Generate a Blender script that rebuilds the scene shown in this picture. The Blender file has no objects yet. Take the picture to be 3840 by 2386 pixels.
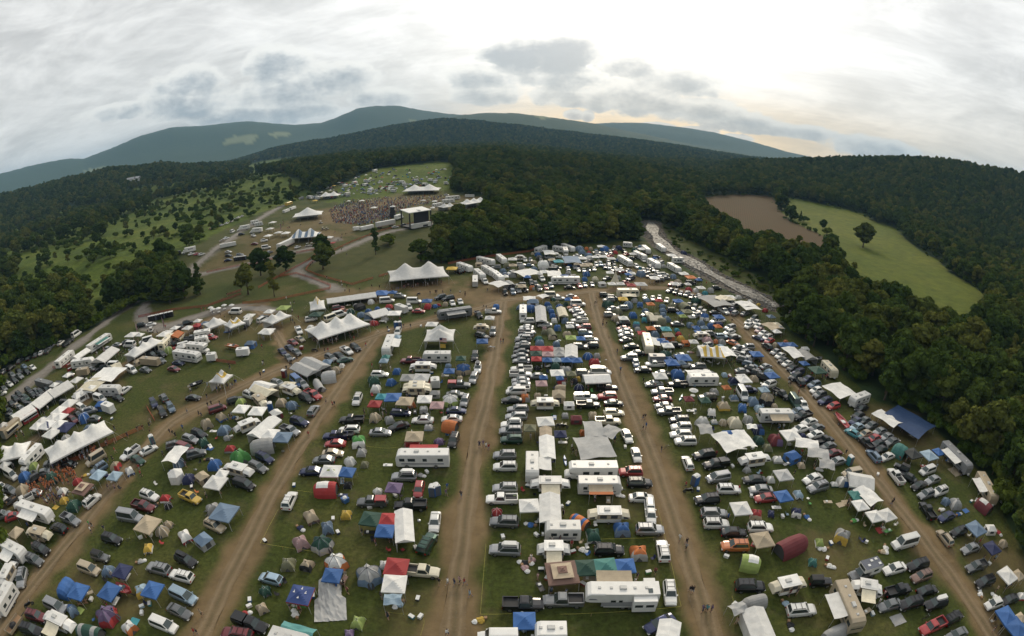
# Festival camp ground seen from a drone: camera model, terrain, builders, placement data, labels, sky.
HAZE=8e-5
# polylines in photo pixels (3840 wide): fences, ropes, roads, river, field outlines
FENCES=[
 ('o',[(775,1024),(890,1000),(953,993),(1008,977),(1047,967)]),
 ('o',[(685,1062),(740,1040)]),
 ('o',[(1110,951),(1190,937)]),
 ('o',[(968,1083),(1047,1038),(1091,1014),(1150,983),(1190,951)]),
 ('o',[(1400,1046),(1320,1070),(1268,1056),(1190,1034),(1146,1014),(1162,991),(1190,973),(1229,951),(1324,908),(1431,867),(1531,842),(1610,832),(1665,822)]),
 ('o',[(1047,1040),(1111,1028),(1170,1046),(1241,1074),(1237,1085),(1142,1105),(1032,1129),(909,1141)]),
 ('r',[(905,1105),(775,1152),(657,1164),(519,1192)]),
 ('r',[(905,1092),(850,1110)]),
 ('o',[(1680,992),(1788,972),(1986,946),(2010,936)]),
 ('o',[(376,1681),(427,1659),(540,1607)]),
 ('o',[(553,1533),(582,1582)]),
 ('o',[(241,1742),(321,1717)]),
 ('r',[(199,1384),(279,1378)]),
 ('o',[(1420,1040),(1455,1030)]),
 ('r',[(800,1355),(885,1367)]),
]
ROPES=[
 [(1047,1922),(981,2048),(1235,2088)],
 [(1823,2051),(1802,2315),(1920,2313)],
 [(2463,1910),(2550,2286),(2100,2315)],
 [(2193,2034),(2450,2028)],
 [(1450,2296),(1480,2300),(1588,2308),(1591,2337),(1577,2385)],
 [(2740,2247),(2780,2385)],
 [(1119,1851),(1280,1868)],
 [(1360,1577),(1440,1588),(1520,1583)],
 [(1370,1683),(1440,1692),(1490,1690)],
]
ROADS=[ # name, width m, view px polyline (2433 wide)
 ('dirt',4.6,[(1200,700),(1192,740),(1165,900),(1130,1050),(1110,1200),(1085,1400),(1070,1560)]),
 ('dirt',4.4,[(1405,690),(1415,745),(1450,840),(1500,960),(1560,1110),(1620,1290),(1705,1560)]),
 ('dirt',4.8,[(1180,716),(1300,703),(1400,694),(1540,682),(1620,688),(1690,710),(1760,768),(1850,868),(1930,952),(2020,1060),(2110,1172),(2200,1290),(2300,1420),(2385,1560)]),
 ('dirt',4.4,[(905,785),(860,840),(800,930),(700,1080),(600,1260),(460,1560)]),
 ('dirt',5.0,[(1185,718),(1120,740),(1010,765),(930,785),(830,820),(700,862),(600,905),(500,955),(400,1005),(300,1120),(205,1235),(70,1400),(-30,1530)]),
 ('dirt',4.5,[(690,850),(640,760),(600,730)]),
 ('dirt',4.0,[(620,725),(540,735),(470,780),(350,830),(260,900),(160,985),(60,1065),(-40,1130)]),
 ('gravel',4.5,[(312,722),(270,752),(190,815),(110,880),(0,965),(-60,1010)]),
 ('gravel',4.5,[(640,738),(560,728),(470,752),(360,790),(330,745),(350,720)]),
 ('gravel',4.5,[(800,690),(740,665),(695,645),(735,622),(790,605),(850,578),(920,552),(985,540),(1040,530)]),
 ('gravel',4.5,[(425,668),(455,640),(520,590),(570,552),(640,505),(675,488)]),
 ('gravel',5.0,[(425,662),(540,640),(640,615),(740,592),(800,570)]),
]
DIRT_SPOTS=[ # view px x,y, radius m, strength
 (1000,690,16,.9),(1100,700,14,.9),(1190,705,12,1),(900,700,12,.8),(820,700,10,.8),(1260,700,10,.7),(1540,668,9,.8),(1500,640,9,.6),(1170,670,14,.6),
 (850,500,45,.85),(800,520,40,.85),(930,480,45,.85),(1000,470,45,.7),(720,540,30,.6),(640,560,30,.5),(780,560,20,.8),(560,620,25,.5),(640,590,25,.5),
 (1060,490,25,.7),(1110,470,20,.7),(600,800,18,.35),(560,750,14,.6),(420,780,10,.6),(680,790,14,.6),(520,940,16,.3),(150,1130,14,.6),(60,1150,12,.5),(250,920,8,.5),(380,990,10,.4),
 (2000,1330,7,.3),(2380,1330,8,.5),(1990,1040,9,.4),(2130,1010,12,.6),(2230,1090,9,.4),(1360,1380,6,.4),(1280,1000,7,.4),(1470,1200,6,.3),(180,1400,6,.5),(300,1440,5,.4),(20,1280,8,.4),
 (1000,1440,6,.3),(1560,660,8,.6)]
RIVER=[(1546,528),(1550,545),(1558,564),(1582,590),(1628,614),(1695,656),(1782,699),(1850,730)]
BANKP=[(2455,855),(2478,838),(2620,915),(2797,1011),(2897,1073),(2910,1150),(2772,1110),(2640,1040),(2500,950),(2440,880)]
BROWN=[(2613,742),(2700,733),(2814,729),(2899,739),(2920,787),(2973,834),(3068,877),(3131,903),(3095,1010),(2985,990),(2900,955),(2820,930),(2690,868),(2630,815)]
FIELD=[(2962,739),(3036,750),(3211,803),(3354,850),(3449,930),(3528,988),(3690,1100),(3700,1200),(3580,1300),(3480,1255),(3390,1215),(3280,1150),(3180,1095),(3095,1010),(3131,903),(3068,877),(2973,834),(2940,800),(2920,770)]
MEADOW=[(0,1075),(150,1010),(330,930),(430,800),(600,730),(880,655),(1060,650),(1140,690),(1180,735),(1010,790),(860,850),(700,940),(560,1040),(470,1090),(330,1205),(300,1135),(120,1145),(0,1140)]
MEADOW2=[(940,612),(1080,592),(1150,585),(1130,600),(1000,640),(930,640)]
HILLF=[[(828,540),(876,509),(970,509),(940,536)],[(1000,505),(1050,495),(1100,505),(1035,517)],[(300,647),(350,632),(425,622),(400,640)],[(1535,453),(1580,449),(1560,458)],[(1990,436),(2060,430),(2100,440),(2030,446)],[(2665,572),(2700,566),(2690,578)],[(3200,668),(3270,676),(3310,684),(3240,680)]]
SCRUB=[(0,1140),(0,880),(180,810),(290,785),(520,700),(850,648),(1000,625),(880,690),(600,760),(430,830),(360,950),(200,1030),(170,1140)]
MEADOW5=[(500,990),(640,905),(700,930),(600,1010),(520,1075),(440,1150),(330,1235),(300,1190),(400,1080)]
MEADOW3=[(0,900),(180,810),(290,770),(300,800),(100,880),(0,940)]
FARFIELD=[(1220,760),(1290,690),(1400,640),(1520,618),(1690,605),(1705,640),(1700,720),(1720,760)]
CLEAR=[(0,1500),(0,1395),(140,1330),(270,1265),(340,1240),(500,1150),(690,1125),(700,1075),(650,1060),(600,1040),(700,940),(860,850),(1010,790),(1130,752),(1220,715),(1290,682),(1400,640),(1520,618),(1690,605),(1705,640),(1700,720),(1790,745),(1880,790),(1850,850),(1700,868),(1665,900),(1640,935),(1595,985),(1680,990),(1800,970),(1990,940),(2200,915),(2420,905),(2470,940),(2600,1030),(2760,1110),(2890,1150),(2960,1240),(3080,1330),(3170,1410),(3300,1510),(3420,1540),(3520,1620),(3640,1740),(3740,1860),(3790,1980),(3840,2080),(3840,2500),(0,2500)]
# hill ridges: distance m, rise width m, view px skyline points
RIDGES=[
 (6500,2600,[(-60,433),(0,413),(80,392),(160,377),(200,377),(260,355),(330,325),(410,303),(480,300),(590,288),(640,293),(700,297),(760,293),(800,280),(850,258),(895,252),(950,252),(1000,262),(1060,270),(1120,275),(1200,290),(1300,315),(1400,330)]),
 (4300,1600,[(900,330),(1000,300),(1060,282),(1100,272),(1160,268),(1230,269),(1280,275),(1340,283),(1400,291),(1480,308),(1560,325),(1650,345),(1750,362),(1850,385)]),
 (7000,2200,[(1300,315),(1360,300),(1420,293),(1460,291),(1530,292),(1600,300),(1640,305),(1700,315),(1800,340),(1870,360),(1940,376),(2040,395),(2140,420)]),
 (2600,1100,[(430,408),(560,384),(640,358),(700,344),(780,332),(860,317),(930,302),(1000,291),(1070,285),(1130,289),(1200,297),(1300,310),(1400,322),(1500,333),(1600,347),(1700,364),(1850,390),(1950,405)]),
 (1450,700,[(-80,495),(0,467),(80,448),(160,426),(250,404),(330,396),(380,388),(460,392),(560,388),(660,385),(760,380),(860,375)]),
 (1150,600,[(1700,385),(1850,384),(1940,379),(2000,378),(2080,377),(2150,375),(2230,380),(2300,390),(2370,402),(2433,418),(2520,445)]),
]
HAND_TREES=[ # view px of the trunk foot, height m, crown kind, label
 (2050,588,19,'b','large round dark oak standing alone in the pale field'),
 (1856,500,17,'b','tall dark tree between the ploughed field and the pale field'),(1846,480,15,'b','dark tree at the far corner of the ploughed field'),
 (1908,528,6,'s','small bush on the field boundary next to a pointed shrub'),(1902,520,8,'n','pointed shrub on the field boundary'),(1955,545,9,'b','small round tree on the field boundary below the lone oak'),(1964,558,6,'s','low dark bush beneath the small boundary tree'),
 (405,720,17,'n','tall dark spruce beside the fork of the gravel road'),(476,700,15,'n','dark pointed spruce alone on the brown bank'),(620,655,14,'b','young broad tree on the bank under the plateau fence'),(680,645,13,'b','leafy tree on the bank below the white semi trailer'),(768,640,13,'b','dark tree inside the bend of the fenced footpath'),
 (590,700,14,'b','dark round tree at the foot of the bank by the umbrellas'),(652,705,15,'p','thin tree with bare upper twigs on the bank'),(893,605,14,'p','slender light green tree on the open grassy slope'),(925,582,6,'s','small shrub beside the slender tree on the slope'),
 (1000,620,11,'b','light green tree at the left corner of the wood behind the big marquee'),(1050,625,9,'b','small round tree in front of the wood behind the big marquee'),(765,610,12,'b','dark tree by the fenced path junction on the plateau'),(450,590,11,'b','single tree beside the gravel road above the white box truck'),(1970,605,14,'b','broad dark tree at the lower end of the ploughed field')]
DATA='''
@ 0 1900 3.111
tt w 410 60 342 390 R; se r 150 110 20|red hatchback with its black tailgate up beside the awning of a white trailer; pk s 820 145 335|silver pickup with an empty black bed beside the lane verge; su k 680 245 160; pu t 455 315 345 320; gz t 175 290 - 150|cream pyramid canopy beside the folding camper with cream ends; su s 30 320 320
tt w 170 520 332 250 R; su k 475 490 335; su g 400 615 335; pu w 90 790 62 330; su s 250 830 258; tt w 60 1080 240 330; mo k 330 1140 30; ut t 170 1380 55 230; su m 420 1270 345; pu w 690 1340 335 430 R; su k 360 1430 345; va s 640 1150 335; dm a 850 1220 300 150; mt i 930 1215 - 50
tn b 765 960 60 230x170; gz b 905 980 - 210; tb t 1040 1020 20; wd B 960 1110; gz b 1265 980 - 220; bo r 1435 965 340 100; tb w 1360 1110 60; dm l/y 1650 985 200 190; gz b 1770 960 - 215; va t 1030 715 340; je g 1170 580 345; su k 1300 370 345|dark blue SUV with a silver sunshade in its windscreen; dm a 1260 755 250 170; gz n 1415 740 - 190
tb w 1490 830 60; su s 1845 715 165; fv s 1510 105 350; gz t 1715 200 - 250; dm t 1890 290 250 170; dm t 1960 210 0 130; dm y/w 1725 485 260 160; dm v/r 1245 1275 0 290; dm w/o 1510 1415 320 195; mt q 1570 1340 - 80; tn d/g 1040 1460 345 330x200; cl l 1655 1165; cl q 1745 1135; cl w 1655 1240
va w 1900 1365 338; bk k 1500 400 20; pp e 1030 190; pp k 1065 210; pp w 1050 265; pp n 1205 245; cl w 1640 360; cl w 1760 330; cl w 1065 1080; ch k 1230 855
@ 640 1900 3.111
dm g 490 20 200 200; gz a 620 60 - 270|large dark grey canopy pitched in front of a grey dome tent; su t 510 215 335|tan SUV with an open sunroof parked below the dark grey canopy; dm w/r 165 345 300 215; cb a/g 385 400 320 240; sb k 170 610 335; su w 120 800 165; va l 140 1030 335; se g 95 1215 335; pp t 345 1235; pp r 265 1450; pp k 300 1460
pc k 925 1355 340; su m 770 1485 170; ha l 1165 835 165; dm d 1100 980 300 170; ch k 1245 1020; dm t 1065 1190 300 160; cl w 917 1160; gz N 1510 1020 - 260|navy canopy with white emblems and a red valance; tb e 1510 1170 0; dm u 1370 675 260 205; dm t/k 1590 685 240 180; dm p 1520 425 300 215; dm d/g 1765 440 330 280; dm a 1825 240 280 215
dm t/B 1635 115 300 230; dm w/o 1930 660 300 290; gz b 1880 790 - 205; ds s 1850 1060 90 320; tp Q 1480 1445 345 420x150; tt w 1400 1580 345 450; cl k 1100 400; cl b 1660 1040; pp w 1440 1165
@ 1280 1900 3.111
dm y 55 95 0 155; gz d 340 130 - 225; gz r 540 130 - 190; gz b 505 270 - 205; gb w 730 215 93 380x235|long white peaked marquee canopy beside the blue, red and green canopies; se w 1090 170 262; su d 1000 420 58; pk C 935 745 355|cream pickup with an open black bed behind the red canopy; gz r 640 690 - 255|bright red canopy joined to a white canopy in front of it; gz w 615 890 - 260|white canopy with a pale drop cloth, joined to the red one; tp l 600 1080 0 200x130; dm w 500 680 180 80; dm g/a 320 800 280 330
ch t 40 800; tb B 30 870 60; dm i 190 1350 250 215; dm v 90 1490 270 170; su g 1900 170 178; dm r 1815 65 200 140; sb s 1910 490 178; fv w 1830 1510 180; pp k 1138 870; pp w 1240 870; pp n 1317 875; pp p 1378 855; pp r 1435 870; pp l 1497 1010; pp w 1235 1465; ch r 715 500; pp k 240 285; gr k 910 185; cl q 820 1285; cl w 923 1282; cl k 893 1073; bg y 1625 1320; cl w 1885 352; cl w 868 480; ch k 365 385
@ 1920 1900 3.111
tt w 590 280 180 420; pu w 1130 90 0 480; tn o/b 790 155 330 240x110; dm d/w 950 330 280 250|dark green dome tent with a broad white stripe over its door; dm b/a 1285 265 280 235; su s 1610 260 0; se w 1620 90 275; su k 1135 500 0; dm o/g 1480 540 280 250|orange and grey dome tent with an open orange porch; su w 1765 505 100; pu w 485 500 0 400 R; bg p 230 615; bg p 150 710; bg k 150 650
gz B 585 765 - 340|large two-tier brown canopy beside a row of green canopies; gz d 860 700 - 235; gz D 1090 690 - 250; gz b 1325 680 - 215; fw w 1280 1030 180 860|long white fifth-wheel caravan with a slide-out room and roof hatches; pk g 600 1090 180|dark grey pickup coupled to the long white fifth-wheel caravan; pk k 130 1130 0; su w 1845 1000 276; dm l 160 1330 300 280; gz b 145 1320 - 240; tt w 450 1480 180 330 L
se n 1730 1360 205|navy saloon with its bonnet up and a white cloth in front; gb w 1830 1460 80 290x260; ch t 800 410; tb t 900 850 0; cl r 408 830; cl r 710 525; bg w 820 500; ch b 880 550; pp m 1675 745; cl e 1590 765; cl w 285 330; bg b 220 210; pp w 1960 360; cl r 830 900; ch w 975 210
@ 2560 1900 3.111
wa s 370 70 0; su w 395 190 0; se k 600 295 0; su w 910 235 0; su o 615 450 180; gz t 935 375 - 230; dm r/t 855 100 270 190; dm n 1035 80 270 110; tb w 1090 20 0; cl w 1165 115; dm n/w 1330 75 270 150; tn m 1270 460 205 380x230|large dark red tunnel tent standing alone on the grass; dm i/w 1600 420 280 155; bg w 1650 490; dm g/y 1860 350 250 225|grey dome tent with yellow door flaps; dm D 1520 650 270 130
tn i/w 790 655 170 260x190; su k 790 920 0; pu w 1230 915 12 410; je k 1610 870 0; tn g 840 1110 15 290x190; tp g 650 1185 200 170x110; gb w 890 1360 112 390x270; su w 1390 1200 5; ca t 1925 1165 293 430 R; tn g 1800 1450 25 320x120; pp k 50 400; pp g 45 460; pp k 95 960; pp k 125 965; pp v 240 1190; pp q 288 1185; pp v 345 1185
bg w 1715 690; cl r 1685 605; cl w 510 580; cl w 600 1140; tb r 830 440 60; bg k 1260 1380; cl y 740 1480
@ 3200 1900 3.111
gz w 255 100 - 170; gz w 400 85 - 180; mt r 320 275 - 120|red ground sheet in front of the twin white canopies; ch t 135 215; ch t 235 210; ch w 490 205; fv w 610 405 195|white camper van with its rear hatch lifted beside the lane; ch n 80 370; ch n 110 400; cl w 145 410; bg w 380 480; bg t 345 525; tc w 130 740 197 330; se w 485 720 195; su k 755 675 195; bg o 705 660; su B 800 805 200; pk k 530 970 15; se k 870 975 15; pu w 160 950 350 370 R
se g 430 1145 195; su k 670 1120 195; sb K 970 1120 195; pk r 930 1390 205; su k 1170 1290 30; se g 1210 1490 205; mt g 520 1320 - 170; tb t 150 1230 30; cl l 220 1250; pk k 870 40 125; se n 1090 115 200; wa t 1075 355 128; ha k 1230 290 198; gz a 1440 245 - 200; cb w 1600 265 0 110; se s 1370 485 200; gz n 1630 470 - 170; dm t 1750 430 0 120; pk g 1440 690 198; su k 1540 870 200; gz w 1810 790 - 200; gz t 1935 785 - 130
bg w 1485 1020; ha w 1640 1130 200; se k 1830 1080 200; dm w/r 1965 1045 0 130; gz b 1800 1265 - 220; gz b 1920 1410 - 240; gz t 1965 1285 - 120; ch k 1660 1310; ch g 1620 1330; ch k 1730 1390; pp k 1790 920; ch w 1345 330; ch k 1400 345; bk k 840 1300 20; cl w 1585 665; bg w 1660 1050
@ 0 1450 3.111
gb w 490 150 38 300x200; gb w 690 30 30 270x150; gb w 260 310 32 270x200; bx r 352 345 32 210; ft t 130 490 40 280; gz w 25 450 - 130; gz W 545 440 - 210|white stall tent with a dark blue chevron on its roof; gz w 600 535 - 180; gz w 800 190 - 190; gz w 690 270 - 160; gz r 785 275 - 130; gz w 615 345 - 150; gz w 700 345 - 150; va w 950 240 332; se k 915 330 330; su m 850 385 335; gz n 760 465 - 190; cb w 930 110 30 200; gz w 1060 15 - 210; tt w 1290 45 0 220
fv w 1160 130 342; se k 1375 130 340; cb b 1190 220 0 170; ct w 1265 250 340 110; se w 1460 35 38; su k 220 90 330; su d 300 130 330; su k 330 40 330; su g 430 60 330; se k 130 195 330; su k 30 235 330; se t 200 225 330; su w 1905 125 130; su n 1790 190 300; su k 1890 295 300; su a 1990 240 300; pt q 1770 620; pk w 1515 770 215; se w 1730 735 28; se d 1600 850 335
fv t 1110 830 212; su a 1150 950 212; gz l 1140 1020 - 160; gz l 1330 1030 - 150; dm t/r 1350 930 0 140; dm w/b 1510 985 300 150; bg y 990 1035; su w 1070 1320 42|white estate car parked against the brown canopy; gz B 960 1180 - 200; dm r 900 1110 0 110; dm w/k 730 1225 0 150; dm y 745 1330 0 110; dm d 860 1390 0 185; mt y 650 1410 - 70; fv w 120 1020 330; cc w 360 830 225 330; dm i/w 390 935 250 140; gz w 50 900 - 130
su g 120 1205 335; su w 10 1165 335; se w 20 1290 335; ut g 130 1330 35 130; pk w 270 1330 210; su k 380 1080 210; su w 1740 1265 340; pk m 1670 1390 345; dm r/w 1925 1305 0 150; dm k 1960 1390 0 100; pp o 305 670; pp k 1480 560; pp k 1735 440; pp t 1750 400; pp k 1660 475; pp k 1330 480; pp r 1335 740; pp k 1305 830; pp k 1250 850; pp k 1975 520; pp n 1895 775; pp r 1615 940; pp r 1635 1010
pp k 270 560; pp r 190 590; pp w 250 530; pp k 430 680; pp k 470 660; pp k 510 310; pp w 560 250; pp k 600 160; pp y 205 510; pp k 1745 520; pp k 1600 490; cl a 1305 375; ch g 1300 1110; ch k 1400 1180; ch w 1820 1135; bk k 1620 480 40
@ 640 1450 3.111
gb C 1085 35 338 210x95; pu w 1390 30 340 290; su w 930 95 340; wa k 750 150 18; dm i 815 185 0 120; gz w 820 250 - 165; pu t 1040 160 315 230; gz w 1010 275 - 180; va m 540 250 18; dm t/b 590 355 320 150; dm t 420 440 300 150; dm t 1285 190 0 130; dm a 1410 220 0 140; pt b 1160 235; cb w/m 1230 320 320 170; su s 1665 270 55; su k 1580 130 335; pk r 1660 90 335; dm g 1760 30 0 95
su n 1500 405 345; pu w 890 450 22 330; gb w 1090 465 40 330x110; gz w 1150 540 - 190; gz a 1300 580 - 200; pk s 1390 505 340; dm a 620 510 0 170; dm g 655 600 0 90; su k 330 545 340; wa s 230 605 342; dm d 385 650 300 175; va m 165 705 340; tp w 50 790 50 240x120; dm r/g 690 725 0 150; mt b 460 725 - 80; tn g 1070 700 8 310x190|broad grey tunnel shelter open at one end towards the lane; dm e 810 820 330 235|bright green dome tent with a black mark on its side; dm a 90 890 0 160
hx w 60 1035 0 205|white six-sided screen house tent; dm b 510 915 0 180; pu w 790 970 345 330; su n 1095 825 335; wa g 1015 930 335; va k 850 1130 342|black van with a silver sunshade and open side door; gz w 520 1110 - 220; gz w 590 1010 - 140; dm n 210 1080 0 170; cb t 370 1060 320 190; pk y 225 1285 338; su w 1385 1320 65; pk n 1920 570 180; se r 1920 660 180; se t 1890 770 0; se g 1785 850 180; se n 1640 985 180; gz Y 1865 975 - 215|white canopy with a green leaf pattern on its top; tn r/w 1810 1200 0 300x160
pp k 430 210; pp k 470 190; pp k 570 185; pp t 185 275; pp k 325 310; pp n 355 325; pp k 420 110; pp w 230 40; pp b 135 475; pp k 20 540; pp k 50 560; pp r 1605 550; pp t 1810 160; pp r 1885 200; pp k 1910 195; ch k 340 880; ch g 290 965; ch r 530 600; tb w 500 530 0; ch w 1400 310; ch k 1435 290; cl b 1440 1150; ch o 310 1225; ch k 760 390; tb t 800 380 20; bg k 435 845
@ 1280 1450 3.111
su w 185 145 248; dm w 400 30 0 130; gz q 470 105 - 130; gz b 600 115 - 185; gz r 390 190 - 145|small red canopy with red walls at the corner of the blue canopy; gz t 740 160 - 185; dm o 820 215 300 110; gz w 970 135 - 165; dm w/g 960 270 270 130; cb g 1090 85 0 70; gz p 1115 205 - 155; dm w/i 1270 160 270 230; su s 1440 160 250; se n 1340 275 0; wa n 690 300 0; se w 950 385 180; se w 1290 370 180; dm s/l 1015 475 0 130; tn o 1265 460 350 190x110
pu C 880 35 0 360; pk k 120 380 180; wa w 90 495 180; pk k 0 560 180; dm e/w 200 645 270 205; dm g 235 770 0 140; dm w 100 875 0 150; dm u 270 910 0 100; gz b 65 985 - 170; dm k 75 1150 0 115; dm r 830 620 0 230; gz t 850 570 - 200|tan canopy set over a red tent behind the motorhome; dm v 1140 640 0 130; su k 1310 620 250; ca w 950 830 180 625 Rr|long cream motorhome with three roof hatches facing west; tb w 545 925 0
sb s 730 1035 180; gz v 610 1165 - 175; ha r 905 1195 258; dm w 425 1220 0 110; pc r 355 1335 180; pk k 805 1375 180; pt b 1065 1215; pt b 1110 1200; pp b 1235 1160; pp v 1220 1230; pp k 1397 1250; pp n 1610 670; pp v 1655 660; pp w 1690 690; pp r 1720 700; tr b 45 1320; cl w 998 995; bg g 920 1030; cl w 630 1270; ch k 700 1270; ch r 1165 300; ch b 1235 560; cl w 330 1410
@ 1920 1450 3.111
va w 50 45 180; se w 0 155 180; wa s 70 255 180; wa s 50 340 180; sb w -5 430 180; su s -15 510 180; su d -5 610 180; su s -85 790 180; su w -80 925 180; su s -80 1175 180; pk w -120 1305 180; dm i 30 1300 0 110; dm o/g 155 135 0 140; dm t 300 110 0 110; pu w 385 195 0 340; cb t 545 110 270 220|big tan cabin tent behind the folding camper; pc w 860 115 0; su r 1110 105 180; pk k 890 205 0; cb w 665 215 0 130
se k 1185 190 0; wa C 1190 295 0; pk C 1120 395 0; dm t 945 340 0 130; cb m 750 380 0 150; dm g 620 340 0 100; gz w 390 395 - 190; gb T 395 540 93 150x150; gb w 410 700 93 260x195; gz u 210 470 - 140; gz n 565 540 - 140; mo k 560 450 0; mo k 600 460 0; tp g 950 490 0 220x190; tp g 1150 520 340 200x140; tp g 960 700 5 400x260|huge flat grey tarpaulin shelter beside the motorhome; dm o 830 540 0 60
se w 1340 570 295; se w 1450 790 286; su r 1385 985 180; su k 1490 1115 0; se w 1510 1290 0; wa w 1610 1410 276; cc w 920 975 180 640; tt w 1020 1150 0 500 Rs|white caravan with a tan striped awning on poles; pu w 445 1135 0 460 R; gz w 200 1375 - 220; gb w 445 1410 92 340x235; tt w 235 940 270 250 L; ky b 620 865 280; pk s 1750 55 180; se m 1755 140 180; se g 1775 220 180; pk g 1830 285 180
pp k 715 745; pp t 750 770; pp w 700 700; pp k 1530 350; pp k 1555 345; pp b 1565 450; pp k 1530 480; pp k 1745 720; pp r 540 1300; ch r 130 1205; cl d 185 1160; ch r 235 780; bg r 210 1090; tb w 590 660 0; ch k 570 620; ch w 640 600; cl w 1320 705; bk k 1800 710 10; ch k 265 1250; cl w 570 1400; cl b 655 1365; bg w 1245 1260
@ 2560 1450 3.111
su k -40 385 180; su w -15 465 180; wa w -20 550 180; su w 35 630 180; wa w 60 880 112; su k 250 790 188; pc k 390 895 188; va s 420 1050 190; su W 540 1190 0; se k 840 1085 180; se s 915 1200 180; se r 970 1295 185; su k 285 1310 185; pt b 150 1090; gz w 685 1410 - 215; pu w 840 850 8 400; tp w 540 640 312 300x170; tp w 690 610 308 260x150; dm g 750 970 0 95; dm w/g 1110 850 0 145; cb b 1280 820 20 210|bright blue cabin tent between a tan tent and the grey awnings
dm t 1385 920 0 100; gz s 1180 1020 - 190; dm w 1030 1085 0 90; dm d 890 625 0 150; dm m/v 1085 625 0 190; dm u 990 715 0 125; dm n/b 880 500 0 170; tp w 800 460 0 90x50; tt w 1090 340 0 390 Rt; gz w 1265 555 - 205; dm n 1400 580 0 100; tp w 1450 660 350 290x120; tp g 1580 770 350 260x120; tp g 1680 900 350 180x110; se w 1340 285 195; pk k 1400 335 195; se w 1480 410 195; se w 1370 490 195; se g 1560 480 195
se w 1550 555 195; pk k 1660 620 15; se g 1700 690 195; se m 1770 770 15; se s 1800 870 195; fv d 1310 165 305; pk w 1400 205 305; dm t/k 980 155 0 185; dm a 820 175 0 140; dm a/w 600 130 0 120; dm b 700 245 270 150; dm l 890 260 0 110; dm t 1070 230 0 80; dm t/y 480 225 0 165; gz d 260 145 - 125; dm g 370 60 0 110; um w 130 40 - 110; gz m 70 130 - 110; ky q -20 130 60; dm w/d 340 305 270 160; dm w 230 410 0 185; dm w/l 370 410 0 90
dm t 470 420 0 110; dm C 610 420 0 190; dm g 760 390 0 140; tp g 260 490 0 160x120; fv Y 700 75 300; su n 780 30 0; gz l 950 25 - 110; ha w 1555 40 195; su w 1600 90 195; su n 1660 165 195; ha r 1760 225 195; tp w 1840 40 325 270x140; bo r 1850 390 130 240; pt q 1955 860; se w 1520 1070 200; su s 1580 1165 195; dm w/d 1770 1140 0 110; dm w/b 1870 1110 0 160; gz b 1180 1265 - 180; dm l/w 1350 1255 300 150; tb t 1690 1355 0; mt t 1900 1350 - 70; mt t 1840 1380 - 60; ch w 1465 1300
tb w 90 290 0; ch k 60 330; ch w 140 310; pp k 1060 60; pp w 1090 90; pp r 1355 60; pp k 1120 470; pp w 1180 460; pp k 660 860; pp r 395 780; pp k 400 640; pp k 1310 1000; pp k 1540 890; pp r 1390 760; pp k 1910 760; pp r 40 1140; mo k 70 1210 0; cl b 180 1200; cl w 580 930; bg w 1580 960; ch k 1450 800; pp r 660 1180; cl w 800 1270
@ 3200 1450 3.111
tt w 70 150 200 190; tp w 400 365 328 300x100|long white flat canopy at the edge of the wood; tp H 640 400 330 520x250|huge blue tarpaulin strung from the trees; se n 30 400 200; se l 40 470 200; se g 210 450 200; se q 0 540 150; se t 140 545 200; se s 310 520 200; se r 240 600 200; se s 390 580 200; se g 450 640 200; pk k 150 650 135; se k 290 660 200; se k 320 730 200; wa a 240 800 132; se w 395 815 200; tn D 540 755 330 180x150
gz K 700 770 - 180; gz l 890 790 - 170; gz b 1000 750 - 120; tt s 1200 830 315 470 R; mt t 1200 990 - 180; pk w 500 1040 128; je k 570 940 155; se k 640 1050 150; va w 870 970 200; se s 930 1085 200; se k 770 1150 200; su s 850 1250 200; su w 1010 1215 200; tt t 1550 1190 300 330 R; tn m/w 1520 1390 320 220x100; dm a 1080 1340 0 130; dm s/g 1190 1370 0 170; mt b 1310 1450 - 80; gb w 90 1090 350 300x170; tp w 175 1265 318 300x140; gz D 40 1250 - 150; gz w 90 1370 - 165; va t -10 1000 190
pp k 450 1350; pp k 470 1330; cl w 285 1025; ch r 550 830; ch r 655 835; bk w 1720 1350 300; ch w 1110 870; ch w 1180 910; ch w 540 625; tb t 680 590 330; cl q 1375 1340; ch w 1430 1330; pp k 300 370; pp w 270 350; pp k 330 400; pp k 420 460; mo k 1250 1000 300; se k 100 250 200; se k 60 330 200; se g 130 390 200; bg w 1025 1435
@ 0 1160 4.725
fv w 1350 430 35; se w 1075 590 40; su k 1170 610 35; su k 1230 560 35; se w 730 765 55; su g 840 730 50; se s 905 650 40; se g 640 800 50; se k 510 860 50; se g 350 910 45; su k 190 1030 40; se s 70 1090 40; se w 420 1010 340; se w 570 1030 340; su k 335 1105 340; su k 470 1105 340; su g 210 1165 340; su s 350 1185 340; su k 250 1260 340; se w 80 1270 340; se w 165 1325 340; se s 60 1400 340; ca w 1760 590 33 500 Rq|long white motorhome with a pale green awning by the gravel road; tt w 1150 880 40 530; gb w 1425 790 34 280x70; tt w 1470 950 8 370; gb w 1860 820 40 360x110|narrow white open-sided stall with a pink feather flag in front
ff p 1840 750; ct t 1470 1110 8 200; gz w 1350 1240 - 190; ct g 790 1330 345 260; gz C 1140 1360 - 100; tp w 1900 1150 40 380x220; tp C 1640 1330 40 360x180; gz w 1560 1270 - 120; tp C 2060 1000 20 180x100; pp k 2130 730; pp k 2180 760; pp r 2090 780; pp k 2220 700; pp k 2150 800; pp k 1700 800; pp w 1720 780; bx r 1240 1010 30 140; pp k 1500 1200; pp k 1620 1170; cl w 1530 1240
@ 480 1120 4.2
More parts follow.
